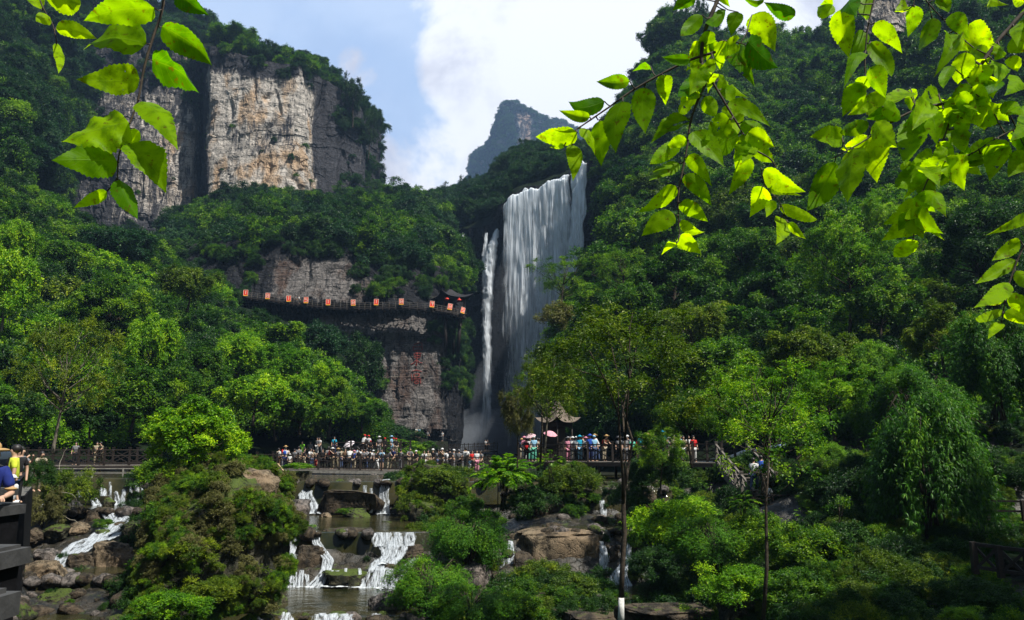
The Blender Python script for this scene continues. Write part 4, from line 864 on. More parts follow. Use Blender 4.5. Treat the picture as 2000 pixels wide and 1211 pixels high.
def branch(name, label, stems, leaves, D, seed, group=None, extra=0, region=None):
    """stems: list of (points px,py[,D]), base radius; leaves: (bx,by,tx,ty,w[,bright,dD,eaten])"""
    g = random.Random(seed); root = empty(name, rays(*stems[0][0][0][:2], D)); inv = root.location.copy(); tm = MB()
    for pts, r0, r1 in stems:
        W = [rays(p[0], p[1], D*(p[2] if len(p) > 2 else 1))-inv for p in pts]
        # smooth the stem and give it small knots
        Q = []
        for i in range(len(W)-1):
            p0, p1, p2, p3 = W[max(i-1, 0)], W[i], W[i+1], W[min(i+2, len(W)-1)]
            for k in range(6):
                t = k/6; Q.append(.5*((2*p1)+(-p0+p2)*t+(2*p0-5*p1+4*p2-p3)*t*t+(-p0+3*p1-3*p2+p3)*t**3))
        Q.append(W[-1]); n = len(Q); tm.tube(Q, [(r0+(r1-r0)*i/(n-1))*(1+.18*math.sin(i*1.9)*(i % 3 == 0)) for i in range(n)], 7)
    # nearest stem point for each leaf stalk
    SP = []
    for pts, r0, r1 in stems:
        for i in range(len(pts)-1):
            for k in range(8):
                t = k/8; SP.append((pts[i][0]+(pts[i+1][0]-pts[i][0])*t, pts[i][1]+(pts[i+1][1]-pts[i][1])*t, (pts[i][2] if len(pts[i]) > 2 else 1)+((pts[i+1][2] if len(pts[i+1]) > 2 else 1)-(pts[i][2] if len(pts[i]) > 2 else 1))*t))
    Vs, Fs, Us, Ts, Es = [], [], [], [], []; n = 0
    leaves = list(leaves)
    for _ in range(extra):
        q = g.choice([s for s in SP if region is None or region(s[0], s[1])]); a_ = g.uniform(.4, 2.8); l_ = g.uniform(38, 66); bx = q[0]+g.uniform(-14, 14); by = q[1]+g.uniform(-8, 12)
        leaves.append((bx, by, bx+math.cos(a_)*l_, by+math.sin(a_)*l_, l_*g.uniform(.5, .66), g.uniform(.2, 1), g.random() < .4))
    for lf in leaves:
        bx, by, tx, ty, w_ = lf[:5]; br = lf[5] if len(lf) > 5 else g.uniform(.3, .8); ea = 1.0 if (len(lf) > 6 and lf[6]) else 0.0
        q = min(SP, key=lambda s: (s[0]-bx)**2+(s[1]-by)**2); dist = math.hypot(q[0]-bx, q[1]-by); Dl = D*q[2]*(1+g.uniform(-.05, .05))
        if dist < 70:
            a = rays(q[0], q[1], D*q[2])-inv; b = rays(bx, by, Dl)-inv; tm.tube([a, (a+b)/2+Vector((0, 0, -.06*(a-b).length)), b], [.0011*D, .0008*D, .0009*D], 5)
        V, Fc, UV, T, E = leaf_blade((bx, by), (tx, ty), w_*1.12, Dl, g, br, eaten=ea)
        Vs.append(V-np.array(inv[:])); Fs.append(Fc+n); Us.append(UV); Ts.append(np.full(len(V), br)); Es.append(np.full(len(V), E)); n += len(V)
    me = npmesh('leaves', np.concatenate(Vs), np.concatenate(Fs), True, {'tint': ('POINT', np.concatenate(Ts)), 'eaten': ('POINT', np.concatenate(Es))}, np.concatenate(Us))
    link('leaves', me, LEAFN, root); tm.obj('stem', TWIG, root, True); tag(root, label, 'branch', group); return root

branch('hanging_branch', 'drooping twig with large toothed leaves hanging across the pale cliff', [
    ([(326, -60), (320, 0), (314, 30), (297, 79), (281, 136), (270, 194), (254, 240), (232, 305), (230, 352)], .0032, .0012)], [
    (302, 16, 163, 41, 54, .35), (286, 85, 162, 98, 60, .45), (273, 155, 148, 155, 58, .85, 1), (252, 240, 119, 277, 78, .75), (262, 250, 246, 288, 20, .9), (229, 316, 100, 313, 62, .25),
    (209, 374, 142, 407, 24, .6), (233, 351, 269, 428, 34, .1), (253, 281, 325, 378, 56, .5), (276, 198, 348, 294, 48, .65), (297, 118, 389, 182, 58, .05), (316, 52, 414, 128, 48, .15), (345, -22, 408, 30, 42, .0, 1)], 1.35, 1)
branch('hanging_branch', 'small sprig of young yellow-green leaves hanging at the top corner of the forested slope', [
    ([(60, -60), (78, 0), (92, 30), (103, 48), (111, 84)], .0018, .0008)], [
    (80, 18, 34, -24, 30, .95), (82, -22, 158, 8, 56, .8), (98, 34, 70, 42, 26, 1), (109, 54, 190, 76, 30, .95), (111, 84, 114, 144, 18, 1.0)], 1.5, 2)
def c3(L_): return [tuple([1100+q[0]/2.019, q[1]/2.019, 1100+q[2]/2.019, q[3]/2.019, q[4]/2.019]+list(q[5:])) for q in L_]
def s3(P_): return [(1100+p[0]/2.019, p[1]/2.019)+tuple(p[2:]) for p in P_]
branch('hanging_branch', 'forked branch of toothed leaves reaching over the top of the waterfall and the dark slope', [
    (s3([(640, -80), (600, 20), (560, 120), (545, 240), (575, 300)]), .0050, .0035),
    (s3([(600, 205), (480, 245), (300, 340), (170, 430), (60, 505), (20, 530)]), .0030, .0010),
    (s3([(575, 300), (510, 450), (485, 600), (455, 760), (455, 860), (460, 935)]), .0030, .0009),
    (s3([(575, 300), (640, 410), (700, 510), (740, 580), (820, 630), (850, 700), (835, 730)]), .0026, .0009),
    (s3([(620, 160), (700, 170), (740, 190)]), .0016, .0009),
    (s3([(780, 660), (800, 740), (850, 790), (885, 880)]), .0012, .0007)], c3([
    (262, 320, 130, 322, 58, .25), (163, 400, 20, 400, 60, .05), (105, 462, -18, 435, 44, .6), (55, 522, -110, 540, 72, .75), (3, 575, -55, 580, 22, .8), (36, 572, 38, 715, 62, .9), (70, 505, 125, 612, 42, .85),
    (145, 475, 150, 658, 76, .3), (235, 400, 208, 605, 96, .35), (320, 345, 325, 528, 86, .35), (405, 295, 405, 418, 64, .55, 1), (345, 262, 272, 282, 38, .15), (500, 235, 388, 225, 44, .1), (550, 300, 450, 382, 78, .05),
    (540, 370, 458, 405, 36, .7), (578, 122, 545, 238, 62, .5, 1), (548, 60, 462, 142, 60, .3), (635, 160, 620, 278, 54, .7), (690, 48, 662, 142, 62, .3), (745, 58, 836, 205, 100, .7), (728, 165, 848, 268, 104, .0),
    (665, 190, 757, 346, 76, .15, 1), (612, 315, 735, 388, 60, .8, 1), (655, 400, 818, 500, 58, .55), (705, 480, 812, 590, 54, .4), (735, 560, 832, 640, 56, .5), (690, 530, 608, 628, 74, .35), (655, 468, 560, 552, 92, .45, 1),
    (510, 520, 636, 658, 80, .5), (560, 380, 605, 460, 60, .6, 1), (490, 465, 345, 565, 72, .45, 1), (465, 560, 340, 648, 60, .5), (455, 640, 337, 714, 58, .55), (492, 612, 588, 738, 60, .5), (480, 688, 586, 815, 62, .35),
    (446, 735, 288, 840, 64, .6), (465, 795, 572, 875, 60, .5), (436, 842, 308, 932, 74, .7), (462, 868, 560, 914, 38, .85), (458, 930, 546, 1003, 66, .9), (447, 958, 387, 1006, 30, 1.0), (738, 622, 650, 772, 62, .45),
    (792, 668, 957, 757, 66, .75), (812, 745, 942, 772, 34, .95), (785, 735, 734, 858, 78, .95), (818, 790, 800, 858, 40, .95), (852, 812, 1002, 866, 46, .95), (858, 858, 838, 966, 64, 1), (890, 878, 957, 942, 32, 1),
    (520, -20, 430, 42, 66, .1), (915, 62, 790, 8, 58, .0), (790, 8, 705, -10, 30, .2), (640, 40, 560, 90, 50, .2), (600, 250, 520, 290, 46, .6, 1)]), 1.45, 3, None, 16, lambda x, y: x > 1340 and y < 330)
branch('hanging_branch', 'long branch crowded with sunlit leaves, some eaten into holes, before the dark right slope', [
    (s3([(1900, -60), (1817, 45), (1700, 180), (1600, 330), (1550, 395), (1400, 430), (1280, 490), (1180, 560), (1060, 625)]), .0055, .0012),
    (s3([(1550, 400), (1510, 520), (1450, 680), (1400, 800), (1385, 880)]), .0026, .0009),
    (s3([(1920, 440), (1817, 490), (1700, 550), (1600, 610), (1500, 620)]), .0022, .0009)], c3([
    (1210, 265, 1272, 388, 68, .4), (1170, 330, 1100, 462, 84, .35), (1205, 370, 1312, 472, 88, .7), (1290, 440, 1192, 470, 48, .15), (1100, 545, 972, 540, 84, .5), (1205, 500, 1090, 522, 60, .45),
    (1200, 535, 1092, 588, 54, 1), (1240, 525, 1238, 722, 98, .95), (1145, 585, 1120, 800, 104, .6), (1070, 638, 958, 834, 100, .25), (1230, 480, 1318, 582, 80, 1), (1590, 205, 1555, 333, 80, .75), (1622, 240, 1585, 248, 34, 1),
    (1640, 255, 1645, 372, 78, 1), (1722, 250, 1700, 352, 70, .7, 1), (1700, 320, 1655, 384, 66, .1), (1770, 150, 1835, 202, 80, .7), (1752, 230, 1792, 282, 48, 1), (1790, 300, 1738, 378, 70, .6), (1640, 380, 1598, 434, 68, .3, 1),
    (1655, 400, 1662, 514, 110, .7), (1500, 430, 1532, 492, 58, .7), (1450, 440, 1472, 574, 74, .6), (1398, 465, 1345, 655, 104, .45, 1), (1362, 360, 1278, 424, 76, .75, 1), (1370, 350, 1372, 442, 50, .6, 1), (1480, 370, 1398, 402, 88, .7, 1),
    (1540, 510, 1582, 604, 76, .6, 1), (1500, 590, 1445, 642, 58, 1), (1535, 615, 1582, 752, 98, .55), (1612, 608, 1652, 692, 68, .65), (1718, 550, 1680, 714, 84, .9, 1), (1830, 600, 1752, 700, 78, .6), (1420, 640, 1308, 737, 78, .4, 1),
    (1410, 625, 1338, 792, 54, 1), (1430, 660, 1484, 742, 70, .7), (1542, 655, 1478, 722, 60, .8), (1392, 790, 1256, 888, 58, .7, 1), (1415, 753, 1512, 858, 74, .5), (1395, 825, 1500, 922, 68, .4, 1), (1372, 882, 1253, 952, 70, .9),
    (1392, 893, 1504, 948, 46, .95), (1380, 945, 1304, 1014, 56, 1), (1370, 838, 1298, 872, 38, 1), (1690, 420, 1760, 480, 60, .6), (1740, 400, 1790, 450, 60, .5), (1600, 470, 1560, 560, 60, .5), (1650, 610, 1600, 660, 50, .8, 1), (1780, 420, 1830, 470, 60, .6, 1),
    (1480, 560, 1540, 640, 50, .6), (1720, 180, 1700, 240, 56, .9), (1560, 140, 1600, 200, 60, .5), (1340, 640, 1390, 690, 44, .9), (1260, 420, 1330, 470, 60, .5), (1700, 450, 1640, 500, 60, .6), (1530, 260, 1500, 350, 50, .4, 1)]), 1.6, 4, None, 66, lambda x, y: x > 1740)
branch('hanging_branch', 'straight hanging twig with narrow overlapping leaves left of the crowded branch', [
    (s3([(1240, -60), (1225, 0), (1200, 120), (1190, 250), (1195, 380), (1200, 460)]), .0026, .0010)], c3([
    (1097, 35, 1126, 230, 88, .75), (1228, 90, 1338, 212, 68, .6), (1213, 165, 1295, 303, 68, .45), (1185, 120, 1118, 300, 54, .3), (1182, 208, 1104, 354, 60, .3), (1050, 62, 1003, 28, 56, 1), (1138, -5, 1158, 65, 76, .05), (1205, -30, 1196, 66, 50, .5),
    (1060, -10, 1010, 20, 40, .6), (1205, 300, 1150, 400, 60, .5), (1200, 400, 1120, 455, 50, .8)]), 1.7, 5)
branch('hanging_branch', 'thin twig of downward pointing leaves at the top edge of the right slope', [
    (s3([(1400, -60), (1430, 0), (1540, 120), (1625, 205)]), .0024, .0010), (s3([(1400, -60), (1385, 0), (1380, 25)]), .0016, .001), (s3([(1440, 10), (1455, 70)]), .0012, .001)], c3([
    (1343, 42, 1342, -22, 54, 1), (1387, 22, 1358, 148, 62, .35), (1455, 70, 1398, 205, 66, .3), (1522, 132, 1460, 308, 78, .4), (1530, 55, 1602, 158, 66, .4), (1600, 95, 1712, 218, 100, .85), (1480, -20, 1520, 50, 50, .4), (1700, -20, 1760, 20, 50, .9), (1820, 10, 1770, -10, 40, .8)]), 1.8, 6)
branch('hanging_branch', 'twig of narrow bright leaves hanging at the edge above the bamboo', [
    (s3([(1880, 830), (1830, 940), (1790, 1030), (1755, 1130), (1735, 1230), (1725, 1290)]), .0024, .0009)], c3([
    (1845, 850, 1663, 930, 46, .8), (1802, 950, 1690, 1028, 48, .75, 1), (1786, 1026, 1624, 1120, 48, .7), (1757, 1115, 1618, 1214, 60, .75), (1738, 1182, 1658, 1202, 26, 1), (1786, 1068, 1860, 1140, 52, .6), (1757, 1168, 1860, 1222, 62, .6),
    (1735, 1225, 1630, 1268, 34, 1), (1740, 1232, 1850, 1290, 44, 1), (1728, 1275, 1674, 1338, 36, 1)]), 1.5, 7)
# ------------------------------------------------------------------ trees that stand out one by one
def T(kind, px, py, D, w_, h_, mat, name, label, group=None, bark=None, rz=None, zdepth=None):
    s = w_*D/F/2; sz = h_*D/F/2/.82
    return tree(kind, name, pix(px, py, D), (s, s if zdepth is None else s*zdepth, sz), LM[mat], label, 'tree' if 'tree' in name else ('bamboo' if 'bamboo' in name else 'shrub'), group, rz, bark)
TL = [
 # kind, px, py, D, w, h, leaf, name, label
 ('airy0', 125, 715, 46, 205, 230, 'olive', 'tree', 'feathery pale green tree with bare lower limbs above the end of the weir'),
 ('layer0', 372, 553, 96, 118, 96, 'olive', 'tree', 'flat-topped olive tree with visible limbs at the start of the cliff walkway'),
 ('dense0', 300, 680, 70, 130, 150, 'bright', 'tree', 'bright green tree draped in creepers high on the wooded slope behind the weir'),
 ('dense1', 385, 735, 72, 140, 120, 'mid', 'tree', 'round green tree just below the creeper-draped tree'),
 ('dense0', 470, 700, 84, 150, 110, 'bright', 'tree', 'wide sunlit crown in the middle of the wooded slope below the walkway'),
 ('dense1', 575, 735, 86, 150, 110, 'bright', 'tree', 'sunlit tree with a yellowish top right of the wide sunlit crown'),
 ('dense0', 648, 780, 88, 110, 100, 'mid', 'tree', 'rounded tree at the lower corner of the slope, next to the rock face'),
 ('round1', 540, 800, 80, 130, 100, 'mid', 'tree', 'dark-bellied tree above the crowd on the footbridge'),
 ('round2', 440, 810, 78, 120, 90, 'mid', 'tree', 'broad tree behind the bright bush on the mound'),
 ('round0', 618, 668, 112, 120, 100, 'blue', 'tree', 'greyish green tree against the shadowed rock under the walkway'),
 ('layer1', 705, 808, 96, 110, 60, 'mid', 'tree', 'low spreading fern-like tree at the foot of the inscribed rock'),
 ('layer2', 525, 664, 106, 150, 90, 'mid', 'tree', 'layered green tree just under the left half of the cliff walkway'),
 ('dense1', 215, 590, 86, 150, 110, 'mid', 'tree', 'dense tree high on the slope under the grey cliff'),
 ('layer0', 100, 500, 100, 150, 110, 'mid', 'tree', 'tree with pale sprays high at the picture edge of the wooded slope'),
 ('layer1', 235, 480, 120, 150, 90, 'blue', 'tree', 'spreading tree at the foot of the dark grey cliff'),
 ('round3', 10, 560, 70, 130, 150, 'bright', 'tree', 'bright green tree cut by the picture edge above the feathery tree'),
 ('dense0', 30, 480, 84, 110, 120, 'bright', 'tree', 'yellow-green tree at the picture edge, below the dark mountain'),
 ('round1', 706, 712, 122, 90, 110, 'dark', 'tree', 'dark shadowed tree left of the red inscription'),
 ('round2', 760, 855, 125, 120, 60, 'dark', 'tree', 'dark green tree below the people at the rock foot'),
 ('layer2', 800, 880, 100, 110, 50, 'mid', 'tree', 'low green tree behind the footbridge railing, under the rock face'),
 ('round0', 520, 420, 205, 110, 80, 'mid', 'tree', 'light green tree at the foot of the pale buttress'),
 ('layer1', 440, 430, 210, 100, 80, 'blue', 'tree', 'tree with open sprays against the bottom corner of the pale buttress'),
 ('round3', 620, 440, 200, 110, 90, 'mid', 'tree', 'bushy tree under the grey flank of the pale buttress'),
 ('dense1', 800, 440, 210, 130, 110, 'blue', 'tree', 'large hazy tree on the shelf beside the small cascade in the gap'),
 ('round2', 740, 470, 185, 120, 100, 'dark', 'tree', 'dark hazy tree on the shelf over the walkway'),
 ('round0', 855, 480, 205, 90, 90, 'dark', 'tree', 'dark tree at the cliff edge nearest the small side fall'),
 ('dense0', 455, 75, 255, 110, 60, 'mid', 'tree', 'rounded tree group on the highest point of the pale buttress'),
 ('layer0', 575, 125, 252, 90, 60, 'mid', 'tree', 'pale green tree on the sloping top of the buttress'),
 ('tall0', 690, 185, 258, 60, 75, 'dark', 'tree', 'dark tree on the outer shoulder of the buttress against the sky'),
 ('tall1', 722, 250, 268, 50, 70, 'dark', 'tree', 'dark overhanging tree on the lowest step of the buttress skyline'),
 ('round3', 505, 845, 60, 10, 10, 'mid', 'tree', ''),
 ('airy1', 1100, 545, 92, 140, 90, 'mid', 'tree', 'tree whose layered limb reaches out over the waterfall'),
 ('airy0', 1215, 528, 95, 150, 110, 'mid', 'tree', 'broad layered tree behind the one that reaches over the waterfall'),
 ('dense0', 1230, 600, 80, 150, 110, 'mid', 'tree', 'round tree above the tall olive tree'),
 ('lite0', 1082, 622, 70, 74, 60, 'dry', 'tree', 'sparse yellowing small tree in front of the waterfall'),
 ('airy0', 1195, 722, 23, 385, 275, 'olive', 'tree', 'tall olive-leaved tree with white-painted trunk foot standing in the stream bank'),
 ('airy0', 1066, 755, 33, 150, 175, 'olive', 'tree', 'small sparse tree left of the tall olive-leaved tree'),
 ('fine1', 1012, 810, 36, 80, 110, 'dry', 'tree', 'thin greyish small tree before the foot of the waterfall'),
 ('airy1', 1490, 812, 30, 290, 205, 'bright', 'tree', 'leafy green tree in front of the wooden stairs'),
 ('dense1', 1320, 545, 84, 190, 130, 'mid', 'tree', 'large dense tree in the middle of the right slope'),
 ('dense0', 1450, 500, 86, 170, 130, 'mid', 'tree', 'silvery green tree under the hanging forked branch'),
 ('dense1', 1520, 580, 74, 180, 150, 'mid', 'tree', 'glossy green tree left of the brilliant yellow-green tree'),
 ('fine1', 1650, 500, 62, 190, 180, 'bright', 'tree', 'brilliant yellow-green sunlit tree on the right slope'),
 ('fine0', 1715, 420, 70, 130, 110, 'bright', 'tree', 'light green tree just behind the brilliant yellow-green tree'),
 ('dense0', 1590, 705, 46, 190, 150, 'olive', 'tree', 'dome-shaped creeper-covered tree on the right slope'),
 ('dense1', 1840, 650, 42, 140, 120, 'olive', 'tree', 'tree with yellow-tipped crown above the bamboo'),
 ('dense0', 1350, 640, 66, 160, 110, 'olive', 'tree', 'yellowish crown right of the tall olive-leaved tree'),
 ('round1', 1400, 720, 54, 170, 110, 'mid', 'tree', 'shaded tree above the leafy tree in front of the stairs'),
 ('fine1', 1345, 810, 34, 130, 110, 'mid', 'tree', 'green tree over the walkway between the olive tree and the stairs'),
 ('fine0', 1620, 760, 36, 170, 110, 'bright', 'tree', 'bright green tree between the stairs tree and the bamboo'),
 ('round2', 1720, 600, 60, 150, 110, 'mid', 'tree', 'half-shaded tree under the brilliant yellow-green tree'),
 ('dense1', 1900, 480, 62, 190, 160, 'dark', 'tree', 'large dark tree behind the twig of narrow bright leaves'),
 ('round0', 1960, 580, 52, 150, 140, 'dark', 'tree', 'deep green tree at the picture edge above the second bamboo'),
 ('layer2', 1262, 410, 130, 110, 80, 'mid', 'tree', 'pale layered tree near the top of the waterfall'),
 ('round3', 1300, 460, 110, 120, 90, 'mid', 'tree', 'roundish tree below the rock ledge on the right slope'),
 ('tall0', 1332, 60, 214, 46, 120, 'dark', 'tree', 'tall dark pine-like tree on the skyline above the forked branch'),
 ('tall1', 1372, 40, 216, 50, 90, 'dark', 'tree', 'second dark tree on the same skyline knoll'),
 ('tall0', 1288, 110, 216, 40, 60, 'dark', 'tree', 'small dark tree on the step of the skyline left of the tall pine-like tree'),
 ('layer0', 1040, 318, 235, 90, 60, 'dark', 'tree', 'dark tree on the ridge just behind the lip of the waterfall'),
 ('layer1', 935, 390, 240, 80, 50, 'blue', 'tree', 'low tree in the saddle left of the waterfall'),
]
for q in TL:
    if not q[8]: continue
    T(q[0], q[1], q[2], q[3], q[4], q[5], q[6], q[7], q[8], bark=BARKL if 'olive-leaved' in q[8] or 'feathery' in q[8] else None)
# further trees of the two slopes
LANDMARKS = [(130, 715, 'the feathery tree above the weir'), (372, 553, 'the flat-topped tree at the walkway end'), (300, 680, 'the creeper-draped bright tree'), (470, 700, 'the wide sunlit crown'), (622, 664, 'the greyish green tree'), (705, 808, 'the low spreading tree'), (440, 250, 'the pale buttress'), (220, 300, 'the dark grey cliff'),
 (640, 540, 'the rock band over the walkway'), (1090, 545, 'the tree reaching over the waterfall'), (1195, 722, 'the tall olive-leaved tree'), (1470, 845, 'the leafy tree at the stairs'), (1650, 500, 'the brilliant yellow-green tree'), (1590, 705, 'the creeper-covered dome'), (1812, 915, 'the big weeping bamboo'), (1940, 720, 'the bamboo at the edge'),
 (1320, 545, 'the large dense tree mid-slope'), (1430, 410, 'the pink rock face'), (1295, 270, 'the pale outcrop'), (1332, 60, 'the tall pine-like skyline tree'), (1730, 20, 'the high pale outcrop'), (1060, 360, 'the waterfall lip'), (1900, 480, 'the large dark tree'), (800, 440, 'the large hazy shelf tree'), (10, 560, 'the edge tree above the weir')]
SHAPE = {'dense': 'dense-crowned', 'round': 'rounded', 'layer': 'layered', 'fine': 'fine-leaved', 'tall': 'narrow', 'airy': 'airy'}; HUE = {'bright': 'bright yellow-green', 'mid': 'fresh green', 'olive': 'olive green', 'dark': 'dark green', 'blue': 'bluish green'}
_used = set()
def tree_label(px, py, kind, mat):
    c = sorted(LANDMARKS, key=lambda q: (q[0]-px)**2+(q[1]-py)**2)
    ords = ['', 'second ', 'third ', 'fourth ', 'fifth ', 'sixth ']
    for o_ in ords:
        for q in c[:3]:
            dx, dy = px-q[0], py-q[1]
            v = 'above' if dy < 0 else 'below'; h = 'to the left of' if dx < 0 else 'to the right of'
            d = v if abs(dy) > 2.2*abs(dx) else (h if abs(dx) > 2.2*abs(dy) else (v+' and '+h))
            t = f"{o_}{HUE[mat]} {SHAPE[kind[:-1]]} tree {d} {q[2]}"
            if t not in _used and len(t.replace('-', ' - ').split()) <= 18 and len(t.split()) <= 16: _used.add(t); return t
    return f"{HUE[mat]} {SHAPE[kind[:-1]]} tree in the wood near {c[0][2]}"
def slope_trees(G, n, seed, kinds, label, group, wpx, region, mats, dmin):
    """further trees of one slope, each copied from the same few kinds"""
    g = np.random.default_rng(seed); P, _ = scatter(G, n*14, seed, (1, 1), 0); px, py = unpix(P); out_ = []; todo = []
    for k in range(len(P)):
        if not region(px[k], py[k]): continue
        if any((px[k]-a)**2+((py[k]-b)*1.3)**2 < dmin**2 for a, b in out_): continue
        w_ = g.uniform(*wpx)
        if infall(px[k], py[k]-w_*.2, w_*.5) or (G is LLO and leftcut(px[k], py[k]-w_*.2, w_*.42)): continue
        out_.append((px[k], py[k])); todo.append((k, w_, mats(px[k], py[k], g), kinds[g.integers(len(kinds))], g.uniform(.7, 1.1)))
        if len(out_) >= n: break
    for k, w_, m_, kd, hz_ in sorted(todo, key=lambda t: P[t[0]][1]):
        D = P[k][1]; s = w_*D/F/2
        tree(kd, 'tree', P[k]+np.array([0, -s*.3, s*.35]), (s, s, s*hz_), LM[m_], tree_label(px[k], py[k]-w_*.15, kd, m_), 'tree', group)
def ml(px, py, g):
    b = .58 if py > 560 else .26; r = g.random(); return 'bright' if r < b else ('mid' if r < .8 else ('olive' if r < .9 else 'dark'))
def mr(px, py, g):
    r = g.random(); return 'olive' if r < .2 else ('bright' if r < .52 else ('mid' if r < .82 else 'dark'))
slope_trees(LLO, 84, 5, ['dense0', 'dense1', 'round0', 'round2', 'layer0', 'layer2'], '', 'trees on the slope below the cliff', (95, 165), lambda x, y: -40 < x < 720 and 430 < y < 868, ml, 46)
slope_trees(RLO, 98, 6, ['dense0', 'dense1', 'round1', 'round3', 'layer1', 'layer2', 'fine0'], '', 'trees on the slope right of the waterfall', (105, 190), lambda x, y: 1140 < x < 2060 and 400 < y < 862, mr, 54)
slope_trees(RUP, 22, 8, ['round0', 'round1', 'dense1', 'layer0', 'tall0'], '', 'trees on the steep mountain side', (80, 140), lambda x, y: 1200 < x < 2040 and 80 < y < 400, lambda x, y, g: 'dark' if g.random() < .25 else ('blue' if g.random() < .3 else 'mid'), 90)
slope_trees(HUL, 14, 9, ['round0', 'round2', 'dense0', 'layer0'], '', 'trees on the mountain beside the grey cliff', (80, 130), lambda x, y: -20 < x < 380 and 0 < y < 400, lambda x, y, g: 'dark' if g.random() < .6 else 'blue', 80)
slope_trees(SHELF, 16, 10, ['round0', 'round1', 'layer2', 'layer1', 'dense1'], '', 'trees on the shelf above the walkway', (60, 105), lambda x, y: 400 < x < 880 and 400 < y < 500, lambda x, y, g: 'mid' if g.random() < .4 else ('blue' if g.random() < .6 else 'dark'), 55)
P, s = scatter(BED, 260, 35, (.8, 1.9), .35, mask=lambda x, y: (x > 1560) & (y < 1010)); wood('undergrowth', P, s, ['bush0', 'bush1', 'bamboo2', 'bush2'], ['dark', 'dark', 'bamboo', 'mid'])
slope_trees(HILLB, 6, 11, ['round0', 'round1', 'layer2'], '', 'trees on the ridge behind the waterfall', (50, 80), lambda x, y: 880 < x < 1100 and 300 < y < 420, lambda x, y, g: 'dark' if g.random() < .6 else 'blue', 50)
# trunk of the tall olive tree comes down to the bank, its foot painted white; slender trunks beside it
WPAINT = plain('white_paint', (.55, .55, .52), .8, .2, 9, .3, .3)
ot = [o for o in scene.objects if o.get('label', '').startswith('tall olive-leaved')][0]
def wl(px, py, D): return pix(px, py, D)-ot.location
ot_old = [c for c in ot.children if c.name.startswith('trunk')][0]; bpy.data.objects.remove(ot_old)
Dt = 22.0
mb = MB(); g_ = random.Random(3)
mb.tube([wl(*p) for p in [(1184, 1170, Dt), (1187, 1110, Dt), (1192, 1040, Dt), (1190, 985, Dt), (1195, 930, Dt), (1200, 860, Dt+.2), (1203, 780, Dt+.5)]], [.075, .072, .068, .060, .040, .03, .015], 10)
for pts, r in [([(1190, 985, Dt), (1180, 930, Dt-.3), (1165, 870, Dt-.6), (1155, 810, Dt-.8), (1110, 740, Dt-1.2), (1070, 690, Dt-1.5)], .05), ([(1192, 960, Dt), (1215, 905, Dt+.4), (1235, 860, Dt+.8), (1225, 800, Dt+1.2), (1250, 720, Dt+1.4), (1270, 660, Dt+1.6)], .05),
               ([(1155, 810, Dt-.8), (1165, 740, Dt-.5), (1150, 650, Dt-.3)], .03), ([(1200, 860, Dt+.2), (1205, 740, Dt), (1215, 640, Dt+.3), (1225, 610, Dt+.4)], .035), ([(1225, 800, Dt+1.2), (1290, 750, Dt+1.3), (1320, 720, Dt+1.3)], .028), ([(1205, 740, Dt), (1175, 690, Dt-.6), (1140, 640, Dt-1)], .02), ([(1110, 740, Dt-1.2), (1060, 730, Dt-1.3), (1035, 720, Dt-1.2)], .018), ([(1250, 720, Dt+1.4), (1235, 650, Dt+1.4)], .02)]:
    mb.tube([wl(*p) for p in pts], [r*(1-.75*i/(len(pts)-1)) for i in range(len(pts))], 7)
tr_ = mb.obj('trunk', BARK, ot, True)
mb = MB(); mb.tube([wl(*p) for p in [(1183.5, 1218, Dt), (1183.8, 1190, Dt), (1184.2, 1166, Dt)]], [.088, .083, .078], 12); tk = mb.obj('painted_foot', WPAINT, tr_, True)
def slender(px0, px1, y0, y1, D, r, label, tops):
    a = pix(px0, y1, D); e = empty('young_tree', a); b = pix(px1, y0, D)-a; mb = MB(); g = random.Random(int(px0))
    mb.tube([Vector(), b*.3+Vector((.04, 0, 0)), b*.65-Vector((.05, 0, 0)), b], [r, r*.85, r*.6, r*.2], 7)
    A, C, rc = crown_arrays(int(px0), nclump=tops, twigs=12, per=8, leaf=.09, clr=(.25, .5), spread=(.3, 1.0)); A = list(A); s = b.length*.22
    A[0] = A[0]*s+np.array((b*.86)[:]); A[3] = A[3]*s
    link('crown', leafmesh('crown', tuple(A)), LM['mid'], e)
    for c in C[:tops]: mb.tube([b*g.uniform(.5, .8), Vector(c)*s+b*.86], [r*.25, r*.08], 5)
    mb.obj('trunk', BARK, e, True); tag(e, label, 'tree')
slender(1490, 1505, 860, 1216, 20, .055, 'slender dark trunk rising from the undergrowth before the stairs', 6)
slender(1055, 1062, 700, 905, 34, .05, 'thin crooked tree beside the pavilion roof', 12)
slender(1645, 1640, 965, 1120, 30, .04, 'thin pale sapling under the lower walkway', 6)

